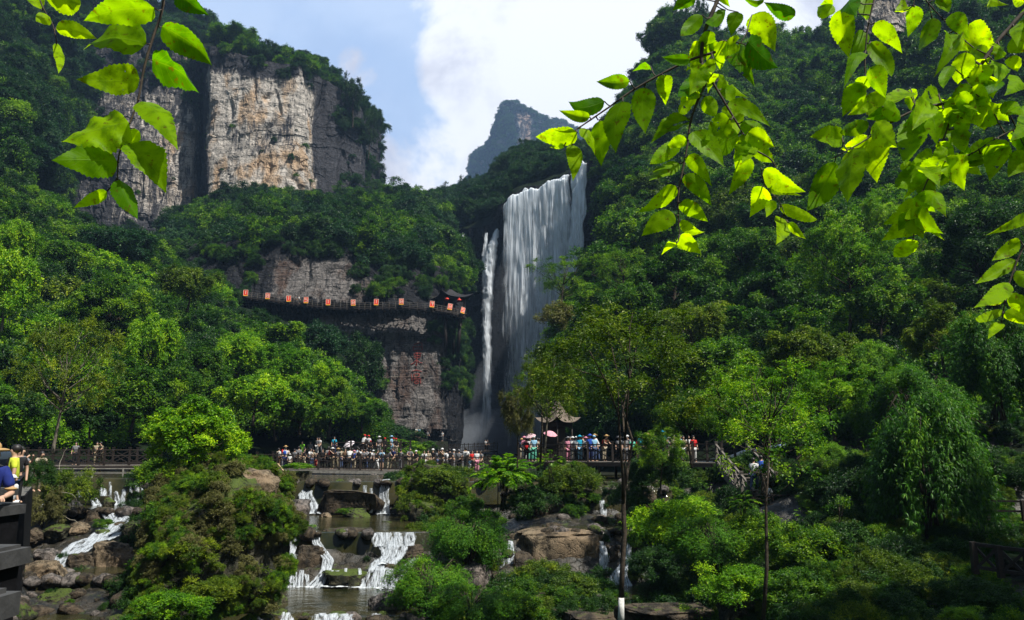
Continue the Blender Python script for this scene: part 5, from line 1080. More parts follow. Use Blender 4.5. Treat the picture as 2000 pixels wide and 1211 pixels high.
# ------------------------------------------------------------------ shrubs and bamboo
BU = [
 ('bamboo0', 1812, 915, 31, 290, 330, 'bamboo', 'bamboo_clump', 'big weeping bamboo clump with layered drooping leaves on the right bank'),
 ('bamboo1', 1790, 800, 35, 200, 150, 'bamboo', 'bamboo_clump', 'upper bamboo plumes rising behind the big weeping clump'),
 ('bamboo2', 1940, 720, 38, 210, 220, 'bamboo', 'bamboo_clump', 'bamboo clump at the picture edge above the big weeping one'),
 ('bamboo1', 1700, 730, 44, 130, 110, 'bamboo', 'bamboo_clump', 'small bamboo behind the yellow-leaved bush'),
 ('bamboofine', 915, 1062, 34.5, 180, 120, 'bamboo', 'bamboo_clump', 'low feathery bamboo between the overgrown boulder and the two-step cascade'),
 ('bamboofine', 840, 1150, 30, 190, 110, 'bamboo', 'bamboo_clump', 'fresh green bamboo overhanging the bottom pool'),
 ('bamboofine', 920, 1190, 27.5, 180, 90, 'bamboo', 'bamboo_clump', 'bamboo tuft at the bottom edge below the grey boulder'),
 ('bush0', 1110, 1165, 31, 150, 90, 'olive', 'shrub', 'brownish green shrub left of the white-painted trunk'),
 ('bush1', 1060, 1125, 33, 110, 60, 'olive', 'shrub', 'dry-looking shrub hanging over the tan slab boulder'),
 ('bush2', 1010, 1190, 28, 110, 70, 'mid', 'shrub', 'green shrub at the bottom edge between bamboo and brown shrub'),
 ('fern0', 985, 935, 40, 170, 130, 'bright', 'shrub', 'bright compound-leaved small tree with yellow-green top before the plunge pool'),
 ('fern1', 1075, 905, 39, 90, 80, 'mid', 'shrub', 'ferny shrub at the foot of the pavilion'),
 ('bush1', 1125, 945, 42, 110, 70, 'olive', 'shrub', 'round shrub cloaking the mossy boulder left of the thin cascade'),
 ('bush2', 1035, 985, 40, 110, 70, 'dark', 'shrub', 'dark shrub in the shade under the compound-leaved tree'),
 ('bush0', 855, 945, 44.4, 130, 70, 'olive', 'shrub', 'olive shrub covering the huge overgrown boulder'),
 ('bush1', 815, 985, 43.6, 80, 60, 'olive', 'shrub', 'low shrub on the near side of the overgrown boulder'),
 ('bush2', 905, 1000, 42, 80, 60, 'mid', 'shrub', 'bright shrub between overgrown boulder and feathery bamboo'),
 ('dense1', 385, 850, 34, 205, 125, 'bright', 'shrub', 'sunlit yellow-green bush on the crest of the overgrown mound'),
 ('bush0', 470, 915, 35, 130, 60, 'bright', 'shrub', 'bright grass-green bush on the sunny side of the mound'),
 ('bush1', 320, 930, 33, 110, 80, 'mid', 'shrub', 'green bush on the shaded side of the mound'),
 ('bush2', 335, 1010, 29, 110, 80, 'mid', 'shrub', 'green shrub on the left flank of the mound'),
 ('bush0', 430, 1010, 29, 120, 75, 'olive', 'shrub', 'yellowish shrub on the right flank of the mound'),
 ('bush1', 380, 1080, 27, 110, 60, 'olive', 'shrub', 'olive shrub in the middle of the mound'),
 ('bush2', 500, 1100, 31, 90, 90, 'mid', 'shrub', 'shrub beside the lower left cascade'),
 ('bush0', 325, 1190, 24.5, 150, 70, 'bright', 'shrub', 'bright small-leaved ground shrub at the bottom of the mound'),
 ('bush2', 250, 1140, 29, 60, 50, 'dark', 'shrub', 'dark shrub between large tan boulder and mound'),
 ('bush1', 410, 1160, 26, 110, 60, 'olive', 'shrub', 'shrub low on the mound beside the grey rock'),
 ('bush1', 135, 965, 38, 110, 100, 'olive', 'shrub', 'grey-green bush growing over the weir next to the stone posts'),
 ('fine0', 85, 985, 37, 90, 110, 'dry', 'shrub', 'half-bare shrub with looping pale twigs by the stone posts'),
 ('bush0', 205, 1025, 37.5, 40, 24, 'mid', 'shrub', 'tuft beside the left cascade'),
 ('bush2', 1300, 1040, 33, 160, 120, 'bright', 'shrub', 'bright green bush right of the white side cascade'),
 ('bamboofine', 1395, 1070, 30, 200, 110, 'bamboo', 'bamboo_clump', 'spreading dwarf bamboo in the middle of the right bank'),
 ('bush0', 1345, 1010, 35, 130, 80, 'bright', 'shrub', 'sunlit bush under the shaded bridge'),
 ('bush1', 1280, 1110, 30, 110, 80, 'dark', 'shrub', 'dark green bush overhanging the right pool'),
 ('bush2', 1500, 1060, 29, 140, 110, 'mid', 'shrub', 'green bush at the slender dark trunk'),
 ('bush0', 1590, 1080, 28, 160, 110, 'mid', 'shrub', 'leafy bush under the lower walkway'),
 ('bush1', 1440, 1150, 26, 160, 90, 'bright', 'shrub', 'yellow-green bush at the bottom of the right bank'),
 ('bush2', 1560, 1160, 25, 160, 90, 'mid', 'shrub', 'green bush at the bottom edge right of the slender trunk'),
 ('bush0', 1680, 1150, 26, 170, 100, 'dark', 'shrub', 'dark bush in the shadow below the big bamboo'),
 ('bush1', 1800, 1130, 27, 170, 100, 'dark', 'shrub', 'shadowed bush under the middle of the big bamboo'),
 ('bush2', 1900, 1170, 23, 150, 80, 'dark', 'shrub', 'dark bush in front of the wooden fence'),
 ('fern1', 1450, 985, 30, 110, 80, 'mid', 'shrub', 'large-leaved plant below the foot of the stairs'),
 ('bush0', 1880, 1205, 20, 80, 40, 'bright', 'shrub', 'small bright plant at the bottom edge near the corner'),
 ('bush1', 1230, 975, 40, 100, 70, 'dark', 'shrub', 'dark bush right of the thin cascade under the bridge'),
 ('bush2', 1290, 930, 40, 130, 80, 'dark', 'shrub', 'silver-specked bush under the right bridge'),
 ('fine1', 1290, 880, 38, 110, 90, 'mid', 'shrub', 'silvery-leaved shrub in front of the right bridge railing'),
 ('bush0', 670, 1000, 44.6, 34, 16, 'mid', 'shrub', 'tuft of grass on the low boulder in the upper pool'),
 ('bush0', 597, 1036, 39, 36, 24, 'bright', 'shrub', 'small bright plant at the lip of the lower ledge'),
 ('bush2', 583, 912, 48.5, 60, 16, 'bright', 'shrub', 'mat of bright grass on top of the dark boulder'),
 ('bush2', 545, 942, 46.6, 60, 40, 'olive', 'shrub', 'olive tuft on the rounded mossy boulder'),
]
for q in BU: T(*q[:6], q[6], q[7], q[8])
def bare_twigs():
    e = pix(80, 960, 37.5); mb = MB(); g = random.Random(4)
    for k in range(26):
        p = Vector((g.uniform(-.9, 1.2), g.uniform(-.5, .5), g.uniform(-1.2, .9))); d = Vector((g.uniform(-1, 1), g.uniform(-.4, .4), g.uniform(-.6, 1))); pts = [p.copy()]
        for _ in range(6): d = (d+Vector((g.uniform(-.6, .6), g.uniform(-.3, .3), g.uniform(-.8, .4)))).normalized(); p = p+d*.28; pts.append(p.copy())
        mb.tube(pts, [.014]*4+[.009, .006, .003], 5)
    o = mb.obj('bare_shrub', plain('pale_twig', (.22, .2, .16), .8), None, True); o.location = e; tag(o, 'tangle of bare pale twigs looping out of the bush by the stone posts', 'shrub')
bare_twigs()
# ------------------------------------------------------------------ ground cover (beyond counting)
def veg(px, py):
    a = (px > 1235) & ~((px < 1285) & (py > 1130) & (py < 1200))
    b = (px > 800) & (px < 1190) & (py > 1135); c = (px > 815) & (px < 960) & (py > 1010); d = (px > 255) & (px < 500) & (py > 940)
    e = (py < 950) & (px > 760) & ((px < 1150)); f = (px > 1020) & (px < 1150) & (py < 1010)
    return a | b | c | d | e | f
P, s = scatter(BED, 9000, 31, (.30, .95), .12, mask=veg); wood('undergrowth', P, s, ['bush0', 'bush1', 'bush2', 'fern1', 'lite0'], ['mid', 'dark', 'olive', 'mid', 'dark'])
P, s = scatter(BED, 900, 32, (.15, .4), .1, mask=lambda x, y: ((x > 540) & (x < 830) & (y > 1040) & (y < 1130)) | ((x < 300) & (y > 1000)) | ((x > 1140) & (x < 1240))); wood('undergrowth', P, s*.8, ['bush0', 'bush1', 'lite0'], ['mid', 'dark', 'olive'])
for o in [o for o in scene.objects if o.name.startswith('rock_mound')]:
    M = o.matrix_basis; V = np.array([(M@v.co)[:] for v in o.data.vertices]); g = np.random.default_rng(3); k = g.choice(len(V), 1200); P = V[k]+g.normal(size=(1200, 3))*.15
    px, py = unpix(P); ok = ~((px > 440) & (px < 540) & (py > 925) & (py < 968)) & (P[:, 1] < M.translation.y+1.0) & (vnoise(P*.8, 9) > -.45); P = P[ok]
    wood('ground_cover', P, g.uniform(.18, .5, len(P)), ['bush0', 'bush1', 'lite0', 'fern1'], ['olive', 'mid', 'dry', 'olive'])
for nm, n in (('huge overgrown', 260), ('mossy boulder overgrown', 240), ('rounded mossy', 50), ('mossy olive', 60)):
    o = [o for o in scene.objects if o.get('label', '').startswith(nm)][0]; M = Matrix.Translation(o.location)@o.rotation_euler.to_matrix().to_4x4(); V = np.array([(M@v.co)[:] for v in o.data.vertices]); V = V[V[:, 2] > o.location.z-.3]; g = np.random.default_rng(n); P = V[g.choice(len(V), n)]
    wood('ground_cover', P, g.uniform(.1, .3, len(P)), ['bush0', 'bush1', 'lite0'], ['olive', 'olive', 'mid'])

# loose stones all over the bed
def stonemesh(seed):
    V, Fc = ico(3); d = 1+.35*fbm(V*1.2+seed, 3, seed)+.12*fbm(V*3, 3, seed+1, ridge=True); V = V*d[:, None]*np.array([1, .85, .6]); return npmesh('stone', V, Fc, True, {'bright': ('POINT', np.full(len(V), .5))})
SM = []
for k in range(4):
    me = stonemesh(500+k)
    PROTO['stone%d' % k] = (me, None, None)
_ch = _crown_holder
def _crown_holder(k, mt):
    if not k.startswith('stone'): return _ch(k, mt)
    if (k, mt) not in _hold: me = PROTO[k][0].copy(); me.materials.clear(); me.materials.append(RM[mt]); _hold[(k, mt)] = bpy.data.objects.new('stone_'+mt, me)
    return _hold[(k, mt)]
g = np.random.default_rng(8); Q = np.concatenate([np.stack([g.uniform(x0, x1, 34), np.full(34, y0)+g.normal(size=34)*.18, np.full(34, z-.06)], 1) for x0, x1, y0, z in LIPS if z != -1.66]); px, py = unpix(Q); Q = Q[~((py > 1030) & (py < 1050) & (px > 720) & (px < 805))]; wood('stones', Q, g.uniform(.12, .42, len(Q)), ['stone0', 'stone1', 'stone2', 'stone3'], ['B', 'M', 'B', 'G'])
P, s = scatter(BED, 2600, 77, (.10, .55), .0, mask=lambda x, y: (x < 1300) & (y > 930)); s = s**1.6*1.2+.06; wood('stones', P, s, ['stone0', 'stone1', 'stone2', 'stone3'], ['B', 'M', 'B', 'G'])

for q in [('round0', 60, 300, 200, 150, 130, 'dark', 'tree', 'large dark tree at the picture edge beside the grey cliff'), ('bush1', 74, 935, 27, 70, 80, 'dark', 'shrub', 'dark bush at the far end of the balustrade')]: T(*q)

# row of trees right behind the walkway at the weir: their crowns shade the foot of the slope
for q in [('round1', 262, 770, 65, 150, 120, 'mid', 'shaded tree behind the beige walkers, lowest crown left of the mound bush'), ('round3', 180, 815, 63, 110, 70, 'dark', 'low dark crown between feathery tree and the beige walkers'), ('dense1', 345, 770, 67, 130, 110, 'mid', 'dense crown right above the bright bush of the mound'), ('round0', 500, 770, 70, 130, 100, 'bright', 'lit crown left of the people in white on the terrace'),
          ('round2', 590, 800, 72, 120, 80, 'mid', 'crown hanging over the left half of the raised terrace'), ('layer2', 40, 800, 60, 110, 70, 'dark', 'dark crown over the yellow-shirted young person')]:
    T(q[0], q[1], q[2], q[3], q[4], q[5], q[6], 'tree', q[7])
# tall trees added out of view on the right bank to throw shade over it
for i, (x, y, z, r, k) in enumerate([(27, 19, 13, 5.2, 'dense0'), (21.5, 12, 14, 4.8, 'round1'), (32, 24, 12, 5.5, 'dense1'), (34, 14, 14, 5.5, 'round2')]):
    tree(k, 'tree', Vector((x, y, z)), (r, r, r*.8), LM['mid'], ['tall added shade tree beyond the bamboo, nearest the stream', 'tall added shade tree closest to the viewer beside the right bank', 'broad added shade tree up the bank beyond the wooden fence', 'broad added shade tree farthest out on the right bank'][i], 'tree', 'added shade trees on the right bank')
# ------------------------------------------------------------------ wooden bridges, walkway, pavilions, posts
def railing(parent, a, b, h=1.1, panel=1.7, t=.09, cross=True, mat=None, tilt=0):
    """rails with crossed braces between posts; posts are pieces of their own"""
    a, b = Vector(a), Vector(b); d = b-a; n = max(1, round(d.length/panel)); mb = MB(); up = Vector((0, 0, h))
    mb.bar(a+up, b+up, t*1.2, t*.8); mb.bar(a+up*.12, b+up*.12, t*.8); mb.bar(a+up*.62, b+up*.62, t*.6)
    for i in range(n):
        p, q = a+d*i/n, a+d*(i+1)/n
        if cross: mb.bar(p+up*.12, q+up*.95, t*.55); mb.bar(p+up*.95+Vector((0, .05, 0)), q+up*.12+Vector((0, .05, 0)), t*.55)
        else:
            for k in range(1, 5): c = p.lerp(q, k/5); mb.bar(c+up*.12, c+up+Vector((tilt, 0, 0)), t*.4)
    r = mb.obj('railing', mat or WOOD, parent); pm = None
    for i in range(n+1):
        if pm is None: m_ = MB(); m_.box((0, 0, h*.56), (t*1.5, t*1.5, h*1.12)); m_.box((0, 0, h*1.15), (t*2, t*2, t*.6)); pm = m_.mesh('post')
        o = link('post', pm, mat or WOOD, r) ; o.location = a+d*i/n
    return r
def bridge(label, a, b, width, z_rail=1.1, legs=0, name='footbridge', edge=None, back=True, cross=True, thick=.22):
    """a,b: front edge of the deck"""
    a, b = Vector(a), Vector(b); e = empty(name, a); d = b-a; side = Vector((-d.y, d.x, 0)).normalized(); side = side if side.y > 0 else -side
    n = max(2, int(d.length/.3)); mb = MB(); q = math.atan2(d.y, d.x); hl = Vector((d.x, d.y, 0)).length
    for i in range(n):   # planks
        c = d*(i+.5)/n+side*width/2; mb.box((c.x, c.y, c.z-.03), (hl/n*.93, width, .05), q)
    mb.obj('deck', WOODG, e)
    mb = MB()
    for s in (0.03, width-.03): mb.bar(side*s-Vector((0, 0, .06+thick/2)), d+side*s-Vector((0, 0, .06+thick/2)), .12, thick)
    for i in range(legs+1 if legs else 0):
        c = d*i/legs
        for s in (.1, width-.1): mb.box((c.x+side.x*s, c.y+side.y*s, c.z-1.3), (.16, .16, 2.4))
    mb.obj('beam', edge or WOOD, e)
    railing(e, side*.06, d+side*.06, z_rail, cross=cross)
    if back: railing(e, side*(width-.06), d+side*(width-.06), z_rail, cross=cross)
    tag(e, label, 'bridge'); return e
zD = -1.78
def flat(px, D, z): v = pix(px, 800, D); v = pix(px, 872+ -z/D*F*1.0, D); return Vector((v.x, D, z))
MAINA, MAINB = flat(500, 62.5, -1.72), flat(955, 60.5, -1.95)
bridge('long dark wooden footbridge crowded with visitors over the upper cascades', MAINA, MAINB, 3.2, legs=7, edge=plain('weathered_edge', (.20, .19, .17), .8))
bridge('raised wooden terrace with a railing behind the long footbridge', flat(652, 70, -.75), flat(782, 69, -.75), 3, legs=3)
bridge('viewing platform with a thin railing at the foot of the waterfall', flat(868, 122, -.9), flat(965, 121, -.6), 3.5, legs=4, cross=False)
RA, RB = flat(1012, 54, -1.0), flat(1410, 46.5, -.95)
bridge('shaded wooden bridge with crossed railing running right from the pavilion', RA, RB, 2.8, legs=7)
LA, LB = flat(50, 56, -1.35), flat(300, 58, -1.35)
bridge('dark wooden walkway with a plain railing behind the stone weir', LA, LB, 2.6, legs=4)
LW = flat(1475, 37.5, -3.35)
bridge('lower wooden walkway at the foot of the stairs', LW, flat(1680, 37.0, -3.45), 2.2, legs=3, back=False)
# stairs from the right bridge down to the lower walkway
def stairs():
    a = flat(1400, 46.0, -.95); b = flat(1480, 38.6, -3.3); e = empty('wooden_stairs', a); d = b-a; side = Vector((-d.y, d.x, 0)).normalized(); side = side if side.x > 0 else -side
    n = 14; mb = MB(); q = math.atan2(d.y, d.x)
    for i in range(n): c = d*(i+.5)/n+side*.9; mb.box((c.x, c.y, c.z), (.34, 1.8, .05), q)
    mb.obj('tread', WOODG, e)
    mb = MB()
    for s in (0, 1.8): mb.bar(side*s-Vector((0, 0, .15)), d+side*s-Vector((0, 0, .15)), .1, .3)
    mb.obj('stringer', WOODG, e)
    railing(e, Vector(), d, 1.05, 1.3, .09, mat=WOODG); railing(e, side*1.8, d+side*1.8, 1.05, 1.3, .09, mat=WOODG)
    tag(e, 'weathered wooden stairs with slanting crossed rails going down from the right bridge', 'stairs')
stairs()
# low pipe rail along the weir, short light fence by the mound, fence by the bamboo
def simplefence(label, pts, h, t, mat, rails=(1.0, .5), cross=False):
    e = empty('fence', pts[0]); mb = MB(); W = [Vector(p)-Vector(pts[0]) for p in pts]
    for i in range(len(W)-1):
        for r in rails: mb.bar(W[i]+Vector((0, 0, h*r)), W[i+1]+Vector((0, 0, h*r)), t)
        if cross: mb.bar(W[i], W[i+1]+Vector((0, 0, h)), t*.8); mb.bar(W[i]+Vector((0, .06, h)), W[i+1]+Vector((0, .06, 0)), t*.8)
    mb.obj('rail', mat, e)
    for p in W: m_ = MB(); m_.box((0, 0, h*.45), (t*1.6, t*1.6, h*1.25)); o = m_.obj('post', mat, e); o.location = p
    tag(e, label, 'fence')
simplefence('thin pale pipe rail along the top of the stone weir', [flat(x, 43.2, -1.62) for x in (60, 120, 180, 240, 300)], .42, .045, plain('pale_pipe', (.25, .24, .21), .5), (1, .45))
simplefence('short light wooden handrail by the near end of the long footbridge', [flat(514, 55, -1.95), flat(542, 54, -1.95), flat(556, 50.5, -2.45)], .75, .09, plain('light_wood', (.34, .25, .14), .7), (1, .4))
simplefence('old crossed timber fence beside the big bamboo', [pix(1905, 1112, 24.5), pix(1955, 1120, 24), pix(2010, 1128, 23.5), pix(2080, 1135, 23)], .75, .1, WOOD, (1, .1), True)
simplefence('dark horizontal handrail in the shade right of the big bamboo', [pix(1930, 1010, 30), pix(2000, 1012, 29.5), pix(2080, 1014, 29)], .6, .07, WOOD, (1, .4))
# stone posts with caps along the path on the left
STONE = plain('stone_shaded', (.006, .006, .007), .8, .08, 5, .4, .5, .03); STONE_SUNLIT = plain('stone_cap_sunlit', (.045, .045, .045), .7, .3, 5, .35, .5, .03)  # sunlit caps and shaded faces are put into the two stone colours
pts = [(4.05, -2.90), (5.9, -3.98), (10.4, -6.80), (14.3, -9.35), (17.9, -11.6), (22, -14.1), (26, -16.6)]
for i, (D, x) in enumerate(pts):
    lab = ['square stone post cut by the bottom picture edge', 'large square stone post with a lit-toned cap in the lower corner', 'second capped stone post beyond the large one', 'third capped stone post, under the blue-shirted man', 'fourth capped stone post of the balustrade', 'fifth stone post of the balustrade', 'farthest small stone post of the balustrade'][i]
    e = empty('stone_post', (x, D, -1.7), 0)
    m_ = MB(); m_.box((0, 0, .41), (.46, .46, .85)); m_.box((0, 0, .05), (.52, .52, .14)); m_.obj('shaft', STONE, e)
    m_ = MB(); m_.box((0, 0, .88), (.56, .56, .12)); m_.box((0, 0, .94), (.46, .46, .05)); m_.obj('cap', STONE_SUNLIT, e); tag(e, lab, 'post')
for i in range(len(pts)-1):
    (d0, x0), (d1, x1) = pts[i], pts[i+1]; a = Vector((x0, d0+.28, -1.7)); b = Vector((x1, d1-.28, -1.7)); m_ = MB(); 
    e = empty('parapet', a); dd = b-a; m_.bar(Vector((0, 0, .32)), dd+Vector((0, 0, .32)), .18, .56); m_.obj('slab', STONE, e); m_ = MB(); m_.bar(Vector((0, 0, .64)), dd+Vector((0, 0, .64)), .26, .09); m_.obj('coping', STONE_SUNLIT, e)
    tag(e, ['low stone parapet panel between the two nearest posts', 'low stone parapet panel behind the large capped post', 'parapet panel the blue-shirted man stands behind', 'parapet panel beyond the blue-shirted man', 'parapet panel before the last posts', 'farthest parapet panel by the yellow-shirted man'][i], 'parapet')
P_ = np.array([[(x_+dx*1.0, D, z) for (D, x_) in [(1, -.5)]+pts+[(28, -16.9), (34, -20.3)]] for dx, z in ((-14, -1.7), (-.3, -1.7), (-.25, -1.72), (.05, -7.5))], float)
o = grid_mesh('path', P_[:2], plain('path_stone', (.10, .095, .085), .8)); tag(o, kind='structure')
o = grid_mesh('retaining_wall', P_[1:], STONE, smooth=False); tag(o, 'dark retaining wall under the stone posts', 'wall')
# ------------------------------------------------------------------ cliff walkway
wpx, wpy = unpix(WALL)
def wallD(px, py):
    i = np.argmin((wpx-px)**2+(wpy-py)**2); return WALL.reshape(-1, 3)[i][1]
WK = [(432, 572), (480, 581), (525, 586), (565, 592), (600, 596), (640, 600), (690, 602), (735, 602), (785, 600), (845, 605), (880, 611), (908, 620)]
WP = [pix(x, y, 148.3 if x < 860 else 150.2+(x-860)*.03) for x, y in WK]
wk = empty('cliff_walkway', WP[0]); L0 = WP[0]; mb = MB(); m2 = MB(); m3 = MB()
for i in range(len(WP)-1):
    a, b = WP[i]-L0, WP[i+1]-L0; off = Vector((0, .8, 0)); mb.bar(a+off, b+off, 1.7, .22); e_ = (b-a)*.03; m3.bar(a-e_+Vector((0, .25, -.28)), b+e_+Vector((0, .25, -.28)), .2, .28)
    n = 4
    for k in range(n):
        c = a.lerp(b, k/n); m3.bar(c+Vector((0, -.1, -.25)), c+Vector((0, 2.4, -.25)), .22, .3); m3.bar(c+Vector((0, .2, -.3)), c+Vector((0, 2.4, -1.5)), .16)
        m2.bar(c, c+Vector((0, 0, 1.1)), .07)
    for h in (.35, .7, 1.1): m2.bar(a+Vector((0, 0, h)), b+Vector((0, 0, h)), .05)
mb.obj('deck', WOOD, wk); m3.obj('bracket', WOOD, wk); m2.obj('railing', WOODG, wk); tag(wk, 'narrow wooden walkway clinging to the cliff face', 'walkway')
RED = plain('banner_red', (.85, .06, .03), .7, .2, 4, .1, 0); YEL = plain('banner_yellow', (.9, .5, .04), .7, .2, 4, .1, 0); WHT = plain('banner_white', (.85, .62, .5), .7, .2, 4, .1, 0)
BN = [(480, 572, 0), (523, 578, 1), (564, 583, 0), (598, 586, 2), (641, 590, 0), (690, 591, 1), (735, 590, 0), (784, 589, 1), (844, 594, 3), (879, 599, 1), (904, 606, 2)]
GL = {0: [((0, .3), (0, -.22)), ((-.1, .3), (.1, .3))], 1: [((-.18, .3), (.18, .3)), ((-.18, .3), (-.18, -.25)), ((.18, .3), (.18, -.25)), ((-.18, .03), (.18, .03)), ((-.18, -.25), (.18, -.25))],
      2: [((-.2, .3), (.2, .3)), ((-.2, .3), (-.2, .05)), ((-.2, .05), (.2, .05)), ((.2, .05), (.2, -.25)), ((.2, -.25), (-.2, -.25))], 3: [((-.2, .3), (.2, .3)), ((.2, .3), (.05, -.25)), ((-.12, .12), (.12, .12))]}
for i, (x, y, g_) in enumerate(BN):
    D = 147.9 if x < 860 else 149.8+(x-860)*.03; e = empty('banner', pix(x, y, D)); e.scale = (1.15, 1, 1.15); e.rotation_euler = (0, R([0, 3, -2, 1, 0, -3, 2, 0, 4, 9, 14][i]), R([0]*9+[12, 35][0:2])[0] if False else R([0, 0, 0, 0, 0, 0, 0, 0, 8, 14, 35][i]))
    m_ = MB(); m_.box((0, 0, 0), (.78, .04, 1.06)); m_.obj('cloth', RED, e)
    m_ = MB()
    for p, q in [((-.37, .51), (.37, .51)), ((-.37, -.51), (-.37, .51)), ((.37, -.51), (.37, .51))]: m_.bar((p[0], -.03, p[1]), (q[0], -.03, q[1]), .05, .05)
    for p, q in GL[g_]: m_.bar((p[0], -.035, p[1]), (q[0], -.035, q[1]), .075, .09)
    m_.obj('lettering', WHT, e); m_ = MB(); m_.box((0, -.03, -.48), (.78, .05, .12)); m_.obj('hem', YEL, e)
    tag(e, ['leftmost red banner with a white sign on the cliff walkway', 'second red banner from the wooded end of the cliff walkway', 'third red banner from the wooded end, left of the two walkers', 'fourth red banner, just right of the two walkers', 'fifth red banner from the wooded end of the walkway', 'sixth red banner, at the lowest sag of the walkway', 'seventh red banner from the wooded end of the walkway', 'eighth red banner, last before the long gap', 'ninth red banner, first after the long gap', 'tenth red banner, hung under the cliff pavilion', 'last red banner, turned at the corner past the cliff pavilion'][i], 'banner', 'red banners along the cliff walkway')
# cliff pavilion with upturned roof and lanterns
ROOFD = plain('dark_roof_tiles', (.012, .010, .010), .7, .3, 3, .4, .4); REDW = plain('red_lacquer', (.035, .012, .010), .6, .3, 3, .3, .2); LANT = plain('lantern_red', (.65, .05, .03), .6, .3, 2, .1, 0)
def hip_roof(mb, half, rise, lift, over, n=10):
    """square roof with sagging slopes and lifted corners"""
    V = []; Fc = []; ring = 4*n
    for j in range(9):
        t = j/8; r = half*over*(1-t)+.12*half*t; z = rise*(t**1.7)
        for k in range(ring):
            s = k/n; c = int(s) % 4; f = s-int(s); cs = [(-1, -1), (1, -1), (1, 1), (-1, 1)]; p = cs[c]; q = cs[(c+1) % 4]; x = p[0]+(q[0]-p[0])*f; y = p[1]+(q[1]-p[1])*f
            e = abs(2*f-1)**3*(1-t)**2; V.append((x*r*(1+.06*e), y*r*(1+.06*e), z+lift*e))
    for j in range(8):
        for k in range(ring): Fc.append((j*ring+k, j*ring+(k+1) % ring, (j+1)*ring+(k+1) % ring, (j+1)*ring+k))
    mb.add(V, Fc); mb.add([(v[0], v[1], v[2]-.12*half*.3) for v in V[:ring]]+[(0, 0, rise*.25)], [(k, ring, (k+1) % ring) for k in range(ring)]); return mb
def pavilion(label, loc, half, h, roofmat, postmat, rz, rise, lift, lantern=False, stilts=0, tiers=1):
    e = empty('pavilion', loc, rz); m_ = MB(); m_.box((0, 0, -.12), (half*2.1, half*2.1, .24)); m_.obj('floor', WOOD, e)
    m_ = hip_roof(MB(), half, rise, lift, 1.35); o = m_.obj('roof', roofmat, e, True); o.location = (0, 0, h)
    for s in (-1, 1):
        for t in (-1, 1): m_ = MB(); m_.tube([(0, 0, 0), (0, 0, h+.2)], .11*half*.6, 10); o = m_.obj('pillar', postmat, e, True); o.location = (s*half*.88, t*half*.88, 0)
    m_ = MB(); mbm = MB()
    for s, t, u, v in ((-1, -1, 1, -1), (1, -1, 1, 1), (1, 1, -1, 1), (-1, 1, -1, -1)):
        a = Vector((s*half*.88, t*half*.88, h-.15)); b = Vector((u*half*.88, v*half*.88, h-.15)); mbm.bar(a, b, .12, .3); m_.bar(a-Vector((0, 0, h-1.0)), b-Vector((0, 0, h-1.0)), .07)
        for k in range(1, 8): c = a.lerp(b, k/8); m_.bar(c-Vector((0, 0, h-1.0)), c-Vector((0, 0, h-.15)), .05)
    m_.obj('railing', postmat, e); mbm.obj('beam', postmat, e)
    if stilts:
        for s, t in ((-.7, -.7), (.7, -.6), (.7, .5)): m_ = MB(); m_.tube([(s*half, t*half, -.2), (s*half*.8, t*half*.8, -stilts)], .35, 8); m_.obj('stilt', WOOD, e, True)
    tag(e, label, 'pavilion'); return e
pavilion('dark cliff pavilion with upturned eaves at the end of the cliff walkway', pix(878, 613, 154.5), 2.5, 3.0, ROOFD, REDW, R(30), 2.0, 1.0, stilts=8)
for x, y, lb in ((873, 584, 'left red paper lantern under the eaves of the cliff pavilion'), (897, 586, 'right red paper lantern under the eaves of the cliff pavilion')):
    m_ = MB(); m_.ell((0, 0, 0), (.42, .42, .26), 12, 8); m_.tube([(0, 0, -.4), (0, 0, .5)], .05, 6); o = m_.obj('lantern', LANT, None, True); o.location = pix(x, y, 151); tag(o, lb, 'lantern', 'lanterns of the cliff pavilion')
THATCH = plain('thatch', (.15, .12, .095), .9, .2, 14, .4, .8, .05)
pavilion('pavilion with a pale curved roof behind the sparse trees at the right bridge', flat(1090, 56.5, -1.05), .82, 2.75, THATCH, WOOD, R(40), 1.5, .4)
# dark plaster core wall of that pavilion
m_ = MB(); m_.box((0, 0, 1.35), (1.5, .3, 2.7)); m_.box((0, 0, 2.75), (1.6, .4, .1)); o = m_.obj('notice_wall', WOOD); o.location = flat(1084, 56.5, -1.05); tag(o, 'dark boarded wall panel inside the pale-roofed pavilion', 'panel')
# red inscription cut into the rock
INK = plain('inscription_red', (.19, .04, .032), .9, .1, 2, .35, .3)
STK = [[(808, 673), (818, 670), (824, 670)], [(807, 676), (807, 684)], [(807, 678), (824, 677)], [(808, 684), (823, 684)], [(824, 670), (825, 684)], [(806, 684), (824, 684)],
       [(809, 691), (809, 699), (820, 699), (822, 690), (810, 690)], [(809, 695), (821, 695)], [(814.5, 688), (814, 714)], [(813, 703), (808, 709), (802, 712)], [(815, 704), (819, 708), (825, 709)], [(811, 712), (814, 715)],
       [(804, 725), (814, 723), (824, 726)], [(812, 721), (814, 725)], [(808, 731), (819, 730)], [(808, 731), (809, 737), (818, 736), (819, 730)], [(803, 730), (805, 745)], [(807, 741), (821, 740), (821, 750)], [(809, 745), (817, 744), (817, 749), (810, 749), (809, 745)]]
m_ = MB(); e0 = pix(814, 710, 149)
for s in STK:
    W = []
    for i in range(len(s)-1):
        for k in range(5): t = k/4; x = s[i][0]+(s[i+1][0]-s[i][0])*t; y = s[i][1]+(s[i+1][1]-s[i][1])*t; W.append(pix(x, y, wallD(x, y)-.22)-e0)
    Q = [W[0]]
    for p in W[1:]:
        if (p-Q[-1]).length > .02: Q.append(p)
    m_.tube(Q, .085, 6)
